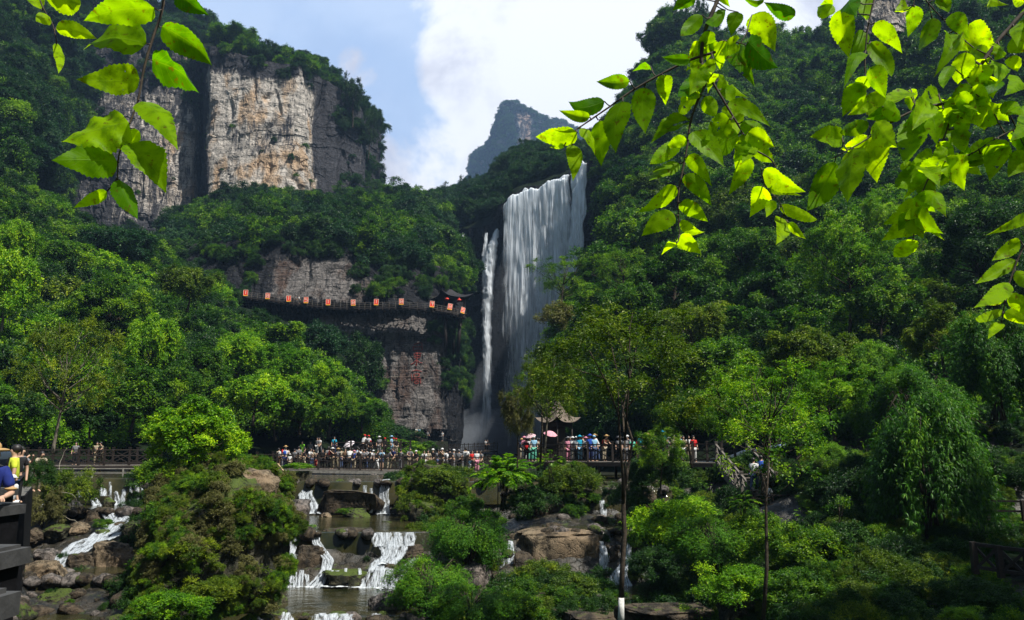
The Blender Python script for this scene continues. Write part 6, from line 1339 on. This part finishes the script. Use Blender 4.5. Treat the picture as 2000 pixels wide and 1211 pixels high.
o = m_.obj('inscription', INK, None, True); o.location = e0; tag(o, 'tall red Chinese characters carved down the rock face under the walkway', 'inscription')
# ------------------------------------------------------------------ people
def skinmesh(name, J, E, sub=1):
    """J: name -> (x,y,z,r); E: pairs; one continuous surface grown round a skeleton"""
    ks = list(J); me = bpy.data.meshes.new('sk'); me.from_pydata([J[k][:3] for k in ks], [(ks.index(a), ks.index(b)) for a, b in E], [])
    o = bpy.data.objects.new('sk', me); COL.objects.link(o); md = o.modifiers.new('s', 'SKIN'); md.use_smooth_shade = True
    for i, k in enumerate(ks): r = J[k][3]; me.skin_vertices[0].data[i].radius = (r, r) if not isinstance(r, tuple) else r; me.skin_vertices[0].data[i].use_root = (i == 0)
    m2 = o.modifiers.new('b', 'SUBSURF'); m2.levels = sub
    dg = bpy.context.evaluated_depsgraph_get(); dg.update(); res = bpy.data.meshes.new_from_object(o.evaluated_get(dg)); res.name = name; bpy.data.objects.remove(o); bpy.data.meshes.remove(me)
    for p in res.polygons: p.use_smooth = True
    return res
def pose(kind):
    # faces -y; metres; standing height about 1.68
    ln = {'stand': 0, 'lean': .16, 'photo': .03, 'walk': .05, 'back': 0}[kind]
    J = {'pelvis': (0, 0, .92, .13), 'waist': (0, -ln*.3, 1.06, .115), 'chest': (0, -ln*.8, 1.27, .135), 'neckb': (0, -ln*1.2, 1.42, .075), 'neck': (0, -ln*1.35, 1.48, .052), 'jaw': (0, -ln*1.5-.02, 1.54, .072), 'skull': (0, -ln*1.5, 1.61, .088), 'crown': (0, -ln*1.5+.01, 1.665, .05), 'nose': (0, -ln*1.5-.105, 1.57, .012)}
    for s, n in ((-1, 'l'), (1, 'r')):
        st = (.12*s if kind == 'walk' else 0)
        J[n+'hip'] = (.085*s, 0, .86, .095); J[n+'knee'] = (.10*s, -.02+st*1.2, .48, .062); J[n+'ankle'] = (.105*s, .02+st*2.2, .09, .042); J[n+'toe'] = (.115*s, -.14+st*2.2, .03, .035)
        J[n+'sho'] = (.175*s, -ln*1.1, 1.38, .062)
        if kind in ('stand', 'back', 'walk'): el = (.24*s, .02-st, 1.12, .042); wr = (.25*s, -.06-st*2, .88, .030); hd = (.25*s, -.09-st*2, .80, .030)
        elif kind == 'lean': el = (.26*s, -.30, 1.18, .042); wr = (.16*s, -.50, 1.10, .030); hd = (.10*s, -.56, 1.10, .030)
        else: el = (.27*s, -.20, 1.22, .042); wr = (.13*s, -.34, 1.42, .030); hd = (.07*s, -.37, 1.48, .030)
        J[n+'elb'] = el; J[n+'wri'] = wr; J[n+'hand'] = hd
    E = [('pelvis', 'waist'), ('waist', 'chest'), ('chest', 'neckb'), ('neckb', 'neck'), ('neck', 'jaw'), ('jaw', 'skull'), ('skull', 'crown'), ('skull', 'nose')]
    for n in 'lr': E += [('pelvis', n+'hip'), (n+'hip', n+'knee'), (n+'knee', n+'ankle'), (n+'ankle', n+'toe'), ('chest', n+'sho'), (n+'sho', n+'elb'), (n+'elb', n+'wri'), (n+'wri', n+'hand')]
    return J, E
def sub(J, E, keep, grow, cut=None):
    K = {k: (*J[k][:3], J[k][3]+grow) for k in keep}
    if cut: K.update(cut)
    return K, [e for e in E if e[0] in K and e[1] in K]
HUM = {}
def mid(a, b, t, r): return tuple(a[i]+(b[i]-a[i])*t for i in range(3))+(r,)
for kd in ('stand', 'lean', 'photo', 'walk'):
    J, E = pose(kd); body = skinmesh('body', J, E)
    cut = {n+'elb': mid(J[n+'sho'], J[n+'elb'], .75, .062) for n in 'lr'}
    K, e = sub(J, E, ['pelvis', 'waist', 'chest', 'neckb', 'lsho', 'rsho', 'lelb', 'relb'], .018, cut); K['pelvis'] = (*J['pelvis'][:3], .155); shirt = skinmesh('shirt', K, e)
    K, e = sub(J, E, ['pelvis', 'lhip', 'rhip', 'lknee', 'rknee', 'lankle', 'rankle'], .018); trs = skinmesh('trousers', K, e)
    c2 = {n+'knee': mid(J[n+'hip'], J[n+'knee'], .8, .09) for n in 'lr'}; K, e = sub(J, E, ['pelvis', 'lhip', 'rhip', 'lknee', 'rknee'], .02, c2); sh = skinmesh('shorts', K, e)
    hm = MB(); c = J['skull']; hm.ell((c[0], c[1]+.022, c[2]+.022), (.098, .105, .10), 12, 8); hair = hm.mesh('hair', True)
    hm = MB(); hm.ell((c[0], c[1]+.022, c[2]-.01), (.105, .10, .15), 12, 8); lhair = hm.mesh('hair', True)
    hm = MB(); hm.ell((c[0], c[1]+.005, c[2]+.04), (.112, .118, .088), 12, 8); hm.ell((c[0], c[1]-.10, c[2]+.03), (.075, .085, .014), 10, 6); cap = hm.mesh('cap', True)
    hm = MB(); hm.ell((c[0], c[1], c[2]+.05), (.21, .21, .022), 16, 6); hm.ell((c[0], c[1], c[2]+.075), (.11, .11, .075), 14, 8); hat = hm.mesh('hat', True)
    hm = MB(); hm.ell((0, c[1]*.7+.17, 1.24), (.14, .09, .20), 10, 8); hm.tube([(-.09, c[1]*.6+.1, 1.40), (-.10, c[1]*.6-.08, 1.42), (-.10, c[1]*.6-.13, 1.22)], .018, 5); bag = hm.mesh('backpack', True)
    HUM[kd] = dict(body=body, shirt=shirt, trousers=trs, shorts=sh, hair=hair, longhair=lhair, cap=cap, hat=hat, bag=bag)
def cloth(name, c): return plain('cloth_'+name, tuple(q*.72 for q in c), .85, .15, 9, .18, .2)
CC = dict(white=cloth('white', (.72, .72, .72)), black=cloth('black', (.02, .02, .022)), grey=cloth('grey', (.22, .22, .23)), blue=cloth('blue', (.03, .10, .50)), navy=cloth('navy', (.02, .03, .12)), cyan=cloth('cyan', (.03, .40, .60)), sky=cloth('sky', (.30, .55, .75)), red=cloth('red', (.65, .03, .03)), pink=cloth('pink', (.70, .28, .38)), green=cloth('green', (.25, .65, .05)), teal=cloth('teal', (.15, .55, .40)),
          yellow=cloth('yellow', (.65, .75, .06)), beige=cloth('beige', (.42, .36, .26)), khaki=cloth('khaki', (.20, .17, .11)), denim=cloth('denim', (.06, .09, .18)), brown=cloth('brown', (.12, .07, .04)), straw=cloth('straw', (.50, .33, .14)), royal=cloth('royal', (.02, .035, .20)))
SKIN = plain('skin', (.42, .26, .18), .6, .3, 6, .1, 0); HAIR = plain('hair_black', (.015, .012, .011), .5, .4, 20, .3, 0)
def person(label, loc, kd='stand', top='white', low='black', rz=0.0, h=1.66, short=False, head='hair', headc=None, bag=None, group=None):
    Hm = HUM[kd]; e = empty('person', loc, rz, h/1.70)
    link('body', Hm['body'], SKIN, e); link('shirt', Hm['shirt'], CC[top], e, True); link('shorts' if short else 'trousers', Hm['shorts' if short else 'trousers'], CC[low], e, True)
    link('hair', Hm['longhair' if head == 'long' else 'hair'], HAIR, e, True)
    if head in ('cap', 'hat'): link(head, Hm[head], CC[headc], e, True)
    if bag: link('backpack', Hm['bag'], CC[bag], e, True)
    tag(e, label, 'person', group); return e
def deck_at(a, b, px, off=.5):
    # point on a bridge's deck seen in column px, a little behind the front railing
    t0, t1 = 0, 1
    for _ in range(30):
        t = (t0+t1)/2; p = a.lerp(b, t); x, y = unpix(np.array([p[:]])); 
        if x[0] < px: t0 = t
        else: t1 = t
    p = a.lerp(b, t); return Vector((p.x*(p.y+off)/p.y, p.y+off, p.z))
B_ = math.pi
def crowd(a, b, rows, group):
    for r in rows: px, off, kd, top, low, rz, h, kw, lab = r; person(lab, deck_at(a, b, px, off), kd, top, low, rz, h, group=group, **kw)
crowd(MAINA, MAINB, [
 (543, .7, 'stand', 'white', 'brown', 2.6, 1.6, dict(bag='beige'), 'person in white with a beige bag at the left end of the footbridge'),
 (556, .8, 'photo', 'white', 'navy', 3.0, 1.68, dict(bag='blue'), 'person in white with a bright blue backpack next to the beige shoulder bag'),
 (565, .5, 'stand', 'white', 'beige', .4, 1.15, dict(head='hat', headc='white'), 'small child in white right behind the crossed rail beside the blue backpack'),
 (574, 1.4, 'stand', 'grey', 'black', 2.8, 1.55, dict(), 'person in a grey-violet top near the left end of the long footbridge'),
 (592, 1.6, 'walk', 'black', 'beige', 1.6, 1.65, dict(), 'person in black over beige trousers walking between the grey top and the stooping one'),
 (601, 1.0, 'lean', 'white', 'black', 1.2, 1.6, dict(), 'person in white stooping over the rail left of the crowd centre'),
 (629, 1.6, 'stand', 'black', 'black', 0, 1.58, dict(), 'person all in black in the gap of the footbridge crowd'),
 (649, 1.2, 'photo', 'black', 'khaki', -.6, 1.68, dict(head='hat', headc='white'), 'person in a white sun hat and black top on the long footbridge'),
 (673, 1.0, 'stand', 'brown', 'black', .5, 1.62, dict(head='long'), 'long-haired person in brown just left of the two white shirts'),
 (681, .6, 'lean', 'white', 'black', 3.14, 1.7, dict(), 'broad person in a white shirt seen from behind beside the brown top'),
 (691, 1.2, 'stand', 'blue', 'beige', 2.6, 1.5, dict(head='cap', headc='pink'), 'person in a pink cap and blue top between two white shirts'),
 (700, .6, 'stand', 'white', 'black', 3.14, 1.68, dict(bag='black'), 'person in white with a black shoulder strap right of the pink cap'),
 (710, .8, 'stand', 'grey', 'black', 2.9, 1.6, dict(), 'person in a plain grey shirt on the long footbridge under the terrace'),
 (722, .7, 'stand', 'white', 'black', 3.14, 1.6, dict(bag='black'), 'person in white carrying a black backpack below the terrace'),
 (735, .9, 'walk', 'black', 'white', 1.4, 1.58, dict(), 'person in a black top and white trousers right of the black backpack'),
 (616, .4, 'stand', 'red', 'red', .3, .85, dict(), 'toddler in red low behind the railing of the long footbridge'),
 (828, .6, 'stand', 'white', 'white', .2, 1.55, dict(), 'person dressed in white alone on the footbridge before the low green tree'),
 (836, .9, 'stand', 'beige', 'grey', -.2, 1.6, dict(head='long'), 'long-haired person in beige standing next to the one all in white'),
 (871, .6, 'lean', 'white', 'grey', 3.0, 1.62, dict(), 'person in a white top and grey trousers near the overgrown boulder'),
 (878, .8, 'stand', 'black', 'black', 3.14, 1.72, dict(), 'tall person in black beside the white top near the overgrown boulder'),
 (896, .7, 'stand', 'grey', 'black', 2.9, 1.66, dict(head='cap', headc='grey'), 'person in a printed grey shirt and cap left of the striped shirt'),
 (910, .3, 'stand', 'white', 'grey', 3.14, 1.82, dict(bag=None), 'large person in a black-and-white striped shirt at the right end of the long footbridge'),
 (922, 1.0, 'stand', 'red', 'black', .6, 1.6, dict(), 'person in dark red half hidden right of the striped shirt'),
 (931, .5, 'stand', 'white', 'pink', .3, 1.64, dict(), 'person in white holding something pink at the end of the long footbridge'),
 (917, .2, 'stand', 'sky', 'white', .3, 1.0, dict(), 'child in pale blue in front of the striped shirt')], 'visitors on the long footbridge')
st_ = [o for o in scene.objects if o.get('label', '').startswith('large person in a black-and')][0]
m_ = MB()
for z in (1.10, 1.22, 1.34): m_.ell((0, 0, z), (.178, .16, .022), 14, 5)
link('stripe', m_.mesh('stripe', True), CC['black'], [c for c in st_.children if c.name.startswith('shirt')][0])
TA, TB = flat(652, 70, -.75), flat(782, 69, -.75)
crowd(TA, TB, [
 (652, 1.4, 'stand', 'cyan', 'navy', .4, 1.6, dict(), 'person in turquoise at the left corner of the raised terrace'),
 (707, .6, 'lean', 'white', 'black', 2.4, 1.78, dict(head='cap', headc='red'), 'person in white with a round red cap leaning on the terrace rail'),
 (712, .9, 'stand', 'beige', 'black', 1.8, 1.5, dict(head='hat', headc='white'), 'short person in beige between two red caps'),
 (719, .6, 'stand', 'white', 'grey', 2.8, 1.72, dict(head='cap', headc='red'), 'second person in white with a red cap on the terrace'),
 (723, .4, 'stand', 'black', 'black', .3, 1.25, dict(head='cap', headc='red'), 'child with a red cap beside the second white shirt'),
 (740, .6, 'stand', 'grey', 'grey', .2, 1.62, dict(head='hat', headc='white'), 'person in grey and a white hat in the middle of the terrace rail'),
 (751, .7, 'stand', 'black', 'black', .2, 1.5, dict(head='cap', headc='red'), 'person in black with a red cap between grey and pale blue'),
 (764, .6, 'stand', 'sky', 'sky', 1.4, 1.66, dict(head='hat', headc='sky'), 'person in a pale blue hooded raincoat on the terrace'),
 (768, 1.0, 'stand', 'black', 'black', .4, 1.5, dict(head='cap', headc='red'), 'person with a red cap close beside the pale blue raincoat'),
 (773, .8, 'stand', 'black', 'beige', .3, 1.45, dict(head='cap', headc='red'), 'rightmost red-capped person at the end of the terrace')], 'visitors on the raised terrace')
for px, D, z, top, low, lab, kd in ((589, 74, -1.2, 'green', 'green', 'person in a bright green vest in the shade behind the footbridge', 'stand'), (605, 74, -1.2, 'grey', 'grey', 'person in grey in the shade behind the footbridge', 'walk'), (619, 78, -.8, 'grey', 'white', 'person in pale clothes further up in the shade left of the turquoise one', 'stand'), (624, 78, -.8, 'white', 'grey', 'person in white further up in the shade, second from the turquoise one', 'walk'),
    (777, 138, 1.7, 'white', 'black', 'leftmost tiny visitor at the foot of the inscribed rock', 'stand'), (788, 138, 1.8, 'white', 'white', 'tiny visitor in white with a hat at the foot of the inscribed rock', 'stand'), (793, 138, 1.7, 'grey', 'black', 'tiny visitor in grey next to the hatted one in white', 'walk'), (813, 138, 1.6, 'white', 'black', 'tiny visitor in a white shirt in the middle of the rock foot', 'stand'), (819, 138, 1.5, 'sky', 'grey', 'tiny visitor in pale blue right of the middle of the rock foot', 'stand'), (835, 138, 1.0, 'grey', 'black', 'tiny visitor in grey on the steps by the rock foot', 'walk'), (864, 136, .9, 'white', 'grey', 'tiny visitor in white alone by the rock corner before the waterfall', 'stand'),
    (952, 122.4, -.65, 'black', 'black', 'dark silhouetted visitor at the right end of the viewing platform', 'stand'), (948, 122.0, -.65, 'white', 'black', 'tiny visitor in white beside the silhouetted one on the viewing platform', 'stand')):
    person(lab, flat(px, D, z), kd, top, low, rnd.uniform(-.6, .6))
if True:   # a ledge of trodden earth at the rock foot carries the tiny visitors
    g_ = np.array([[(flat(px, D, 0).x, D, z) for px, z in ((755, 1.75), (800, 1.72), (822, 1.45), (845, .95), (875, .85))] for D in (136.5, 137.2, 142, 150)], float); g_[0, :, 2] -= 2.6
    tag(grid_mesh('path', g_, SOIL), kind='structure')
crowd(RA, RB, [
 (1028, .8, 'stand', 'black', 'black', .3, 1.5, dict(bag=None), 'person in black holding a red bag on the bridge left of the pavilion'),
 (1024, 1.2, 'stand', 'pink', 'white', .5, 1.66, dict(head='hat', headc='pink'), 'person with a pale pink hat at the left end of the shaded bridge'),
 (1043, .8, 'stand', 'sky', 'teal', .2, 1.68, dict(head='cap', headc='white'), 'person in pale blue over a sea-green skirt left of the pavilion'),
 (1036, 1.6, 'stand', 'white', 'teal', .2, 1.6, dict(), 'person in white behind the sea-green skirt'),
 (1110, .6, 'stand', 'pink', 'pink', .2, 1.6, dict(head='hat', headc='grey'), 'person in pink at the bridge rail right of the pavilion'),
 (1119, .8, 'stand', 'white', 'white', .2, 1.6, dict(head='hat', headc='white'), 'person all in white next to the pink one'),
 (1126, .6, 'stand', 'white', 'black', 2.6, 1.62, dict(head='cap', headc='white'), 'second white-capped person at the bridge rail'),
 (1133, .7, 'stand', 'cyan', 'sky', .2, 1.68, dict(head='hat', headc='cyan'), 'person in a bright blue hooded cape on the shaded bridge'),
 (1145, .9, 'stand', 'white', 'black', .2, 1.58, dict(head='hat', headc='pink'), 'person with a pink hat between the two blue capes'),
 (1153, .6, 'stand', 'blue', 'navy', .2, 1.74, dict(head='hat', headc='blue'), 'person in a deep blue rain cape'),
 (1161, .8, 'stand', 'sky', 'denim', .4, 1.68, dict(head='cap', headc='sky'), 'person in a light blue top next to the deep blue cape'),
 (1210, .8, 'stand', 'grey', 'black', .2, 1.6, dict(head='hat', headc='grey'), 'grey-clad person behind the trunk of the tall olive-leaved tree'),
 (1222, .7, 'stand', 'grey', 'grey', .2, 1.58, dict(head='hat', headc='grey'), 'second grey-clad person right of the tall tree trunk'),
 (1236, .9, 'stand', 'teal', 'black', .2, 1.5, dict(), 'person in sea-green among the shrubs on the shaded bridge'),
 (1292, .5, 'lean', 'cyan', 'cyan', .2, 1.9, dict(head='hat', headc='cyan'), 'person in a brilliant blue rain cape on the shaded bridge'),
 (1254, .9, 'stand', 'cyan', 'black', .2, 1.72, dict(), 'person in turquoise just behind the silvery shrub'),
 (1318, .9, 'stand', 'beige', 'white', .2, 1.65, dict(), 'person in beige near the stair head'),
 (1336, .9, 'stand', 'khaki', 'white', .2, 1.6, dict(), 'person in khaki near the stair head'),
 (1356, .9, 'stand', 'red', 'white', .2, 1.6, dict(), 'person in dark red near the stair head')], 'visitors on the shaded bridge')
rb = [o for o in scene.objects if o.get('label', '').startswith('person in black holding a red bag')][0]; m_ = MB(); m_.ell((.02, -.16, .98), (.15, .1, .19), 12, 8); m_.tube([(-.08, -.16, 1.1), (0, -.16, 1.28), (.1, -.16, 1.1)], .012, 5)
o = m_.obj('handbag', CC['red'], None, True); o.location = rb.location; tag(o, 'bright red bag held at the rail left of the pavilion', 'bag')
SA, SB = flat(1400, 46.0, -.95), flat(1480, 38.6, -3.3)
for px, y, D, top, low, kd, lab, bg in ((1472, 925, 39.5, 'white', 'denim', 'walk', 'person in a white polo shirt going down the last stair steps', None), (1487, 920, 39.8, 'blue', 'black', 'walk', 'person in vivid blue ahead on the stairs beside the white polo', None), (1498, 952, 38.2, 'white', 'grey', 'stand', 'person in white at the foot of the stairs', None), (1538, 962, 38.2, 'sky', 'sky', 'stand', 'person in pale clothes on the lower walkway beyond the stairs', None)):
    person(lab, Vector((pix(px, y, D).x, D, pix(px, y+6, D).z-.75 if y < 950 else -3.38)), kd, top, low, 2.6 if px < 1500 else .4, 1.66, bag=bg)
crowd(LA, LB, [(145, .8, 'stand', 'grey', 'black', .4, 1.66, dict(), 'person in grey in the deep shade behind the weir'), (186, .8, 'walk', 'beige', 'khaki', .6, 1.66, dict(), 'walker in beige in the shade behind the weir'), (199, .6, 'lean', 'khaki', 'khaki', -.5, 1.66, dict(), 'stooping person in khaki right of the beige walker')], 'visitors behind the weir')
for px, D, kd, top, low, hd, hc, lab, rz, h in ((15, 17.5, 'stand', 'yellow', 'denim', 'hair', None, 'young person in a fluorescent yellow shirt on the path by the stone posts', -1.0, 1.72), (24, 21, 'stand', 'black', 'black', 'hair', None, 'person in dark clothes behind the yellow shirt', .5, 1.68), (30, 24, 'photo', 'grey', 'black', 'long', None, 'person holding something pale farther along the stone posts', 1.5, 1.66), (14, 16, 'stand', 'white', 'white', 'cap', 'white', 'small child in white with a cap leaning at the stone posts', 1.4, 1.12), (70, 30, 'lean', 'beige', 'khaki', 'hair', None, 'bare-shouldered person bent over at the end of the balustrade', 1.0, 1.5)):
    p = flat(px, D, -1.7); person(lab, p, kd, top, low, rz, h, head=hd, headc=hc)
for px, D, z, lab in ((577, 147.9, None, 'left one of two tiny walkers on the cliff walkway'), (583, 147.9, None, 'right one of two tiny walkers on the cliff walkway')):
    q = pix(px, 594, 149.0); person(lab, q, 'walk', 'white' if px == 583 else 'grey', 'black', 1.2)
# the man with the straw hat leaning on the parapet, nearest to the camera
def hatman():
    D = 10.4; base = flat(-44, D, -1.7); e = empty('person', base, R(35)); J, E = pose('lean')
    # forearms laid on the parapet, hands with separate fingers
    for s, n in ((-1, 'l'), (1, 'r')):
        J[n+'elb'] = (.27*s, -.22, 1.10, .045); J[n+'wri'] = (.17*s, -.46, 1.06, .031); J[n+'hand'] = (.14*s, -.53, 1.055, .036)
        E_ = []
        for k in range(4):
            a = (.14*s+(k-1.5)*.020, -.575, 1.05, .0105); b = (.14*s+(k-1.5)*.024, -.61-.008*(1.5-abs(k-1.5)), 1.035, .0095); c = (.14*s+(k-1.5)*.024, -.632, 1.012, .0085)
            J[n+'a%d' % k] = a; J[n+'b%d' % k] = b; J[n+'c%d' % k] = c; E_ += [(n+'hand', n+'a%d' % k), (n+'a%d' % k, n+'b%d' % k), (n+'b%d' % k, n+'c%d' % k)]
        J[n+'t1'] = (.14*s-.035*s, -.52, 1.045, .012); J[n+'t2'] = (.14*s-.055*s, -.56, 1.035, .010); E_ += [(n+'hand', n+'t1'), (n+'t1', n+'t2')]; E += E_
    link('body', skinmesh('body', J, E, 2), SKIN, e)
    cut = {n+'elb': mid(J[n+'sho'], J[n+'elb'], .8, .07) for n in 'lr'}
    K, ee = sub(J, E, ['pelvis', 'waist', 'chest', 'neckb', 'lsho', 'rsho', 'lelb', 'relb'], .022, cut); K['pelvis'] = (*J['pelvis'][:3], .16); sh_ = link('shirt', skinmesh('shirt', K, ee, 2), CC['royal'], e)
    cuff = MB()
    for n in 'lr': c = K[n+'elb']; cuff.ell(c[:3], (.078, .078, .022), 12, 6)
    link('cuff', cuff.mesh('cuff', True), CC['straw'], sh_)
    K, ee = sub(J, E, ['pelvis', 'lhip', 'rhip', 'lknee', 'rknee', 'lankle', 'rankle'], .02); link('trousers', skinmesh('trousers', K, ee, 2), CC['black'], e)
    link('hair', HUM['lean']['hair'], HAIR, e); c = J['skull']
    m_ = MB(); m_.ell((c[0], c[1], c[2]+.045), (.20, .21, .03), 24, 8); m_.ell((c[0], c[1]+.01, c[2]+.085), (.105, .115, .085), 20, 10); m_.obj('straw_hat', CC['straw'], e, True)
    m_ = MB(); m_.tube([(.165, -.43, 1.064), (.17, -.455, 1.062)], .035, 12); m_.obj('wristband', CC['black'], e, True)
    f = MB()
    for s in (-1, 1): f.ell((c[0]+.03*s, c[1]-.078, c[2]-.015), (.012, .008, .007), 8, 5); f.ell((c[0]+.087*s, c[1]+.0, c[2]-.02), (.012, .022, .032), 8, 6)
    f.ell((c[0], c[1]-.075, c[2]-.075), (.024, .008, .007), 8, 5); f.obj('face_features', SKIN, e, True)
    tag(e, 'man in a straw hat and royal blue shirt leaning on the stone parapet', 'person')
hatman()
# parasols
def parasol(px, py, D, r, mat, tilt, lab):
    e = empty('parasol', pix(px, py, D)); e.rotation_euler = tilt; V = [(0, 0, r*.45)]; n = 8; Fc = []
    for j in range(1, 5):
        for k in range(n*2): a = math.pi*k/n; q = j/4; V.append((math.cos(a)*r*q*(1 if k % 2 == 0 else .93+.07*(1-q)), math.sin(a)*r*q*(1 if k % 2 == 0 else .93+.07*(1-q)), r*.45*(1-q**1.8)))
    m = n*2
    for k in range(m): Fc.append((0, 1+k, 1+(k+1) % m))
    for j in range(3):
        for k in range(m): Fc.append((1+j*m+k, 1+(j+1)*m+k, 1+(j+1)*m+(k+1) % m, 1+j*m+(k+1) % m))
    MB().add(V, Fc).obj('canopy', mat, e, True); mb = MB(); mb.tube([(0, 0, r*.5), (0, 0, -.75)], .012, 6); mb.obj('shaft', WOOD, e)
    for k in range(0): pass
    tag(e, lab, 'umbrella')
parasol(682, 868, 70.8, .55, cloth('parasol_white', (.8, .72, .76)), (R(28), R(-22), 0), 'tilted white and pink parasol on the raised terrace')
parasol(1075, 848, 54.6, .50, cloth('parasol_pink', (.80, .38, .45)), (R(20), R(10), 0), 'pink parasol in front of the pavilion wall')
parasol(1036, 852, 54.4, .40, cloth('parasol_pale', (.75, .50, .55)), (R(16), R(-12), 0), 'pale pink parasol left of the pavilion')

# more of the dense crowd along the long footbridge and the shaded bridge
seen_ = set(); ex = random.Random(21); tops = ['white', 'black', 'grey', 'beige', 'navy', 'brown', 'sky', 'white', 'denim', 'black', 'khaki', 'grey']; lows = ['black', 'denim', 'khaki', 'grey', 'beige']; hd_ = [('hair', None, 'bareheaded'), ('cap', 'white', 'white-capped'), ('long', None, 'long-haired'), ('hat', 'straw', 'straw-hatted'), ('hair', None, 'dark-haired')]
for a_, b_, xs, where, gr in ((MAINA, MAINB, [550, 582, 608, 640, 658, 666, 687, 696, 705, 716, 729, 745, 757, 768, 782, 798, 812, 845, 856, 864, 886, 903, 940], 'on the long footbridge', 'visitors on the long footbridge'), (RA, RB, [1019, 1050, 1057, 1115, 1139, 1170, 1180, 1230, 1245, 1268, 1280, 1305, 1328, 1346], 'on the shaded bridge', 'visitors on the shaded bridge')):
    for i, x in enumerate(xs):
        tp, lw = ex.choice(tops), ex.choice(lows); h_, hc_, wd_ = ex.choice(hd_); near = min((o for o in scene.objects if o.get('group') == gr and o.get('extra') is None), key=lambda o: abs(float(unpix(np.array([o.location[:]]))[0][0])-x))
        side_ = 'left' if x < float(unpix(np.array([near.location[:]]))[0][0]) else 'right'
        sw = near['label'].replace('person ', '').split(' on the ')[0].split(' at the ')[0].split(' near the ')[0].split(' beside ')[0].split()[:4]
        while sw[-1] in ('in', 'a', 'an', 'with', 'and', 'the', 'over', 'of', 'red', 'pale', 'round', 'small', 'right', 'left', 'black', 'beige', 'bright', 'next', 'to', 'just') and len(sw) > 2: sw.pop()
        while (wd_, tp, lw, side_, ' '.join(sw)) in seen_: tp, lw = ex.choice(tops), ex.choice(lows)
        seen_.add((wd_, tp, lw, side_, ' '.join(sw)))
        e = person(f"{wd_} person in {tp} and {lw} {side_} of the one {' '.join(sw)}", deck_at(a_, b_, x, ex.uniform(1.3, 2.6)), ex.choice(['stand', 'walk', 'photo', 'lean', 'stand']), tp, lw, ex.uniform(-3.1, 3.1), ex.uniform(1.52, 1.78), ex.random() < .3, h_, hc_, ex.choice([None, None, 'black', 'navy', 'red']), gr); e['extra'] = 1
# ------------------------------------------------------------------ air
def volmat(name, dens, col, aniso=.25):
    m, nt, o = newmat(name); v = N(nt, 'ShaderNodeVolumePrincipled', i={'Density': dens, 'Anisotropy': aniso}); v.inputs['Color'].default_value = (*col, 1); L(nt, v.outputs[0], o.inputs['Volume']); return m
m_ = MB(); m_.box((0, 1180, 545), (5600, 2500, 1111)); hz = m_.obj('haze', volmat('haze_air', HAZE_DENS, (.40, .64, 1.0), 0.2)); tag(hz, kind='stuff')
mist = volmat('mist_air', .030, (.80, .88, 1.0), .2)
for i, (px, py, D, rx, ry, rz_) in enumerate([(935, 850, 196, 9, 7, 7), (925, 868, 194, 13, 9, 5), (985, 860, 194, 14, 9, 8), (1060, 850, 192, 15, 9, 10), (948, 800, 198, 4, 3.5, 13), (1050, 640, 196, 13, 3, 26)]):
    m_ = MB(); m_.ell((0, 0, 0), (rx, ry, rz_), 24, 16); o = m_.obj('mist', mist if i < 5 else volmat('mist_thin', .016, (.80, .88, 1.0), .2), None, True); o.location = pix(px, py, D); tag(o, kind='stuff')
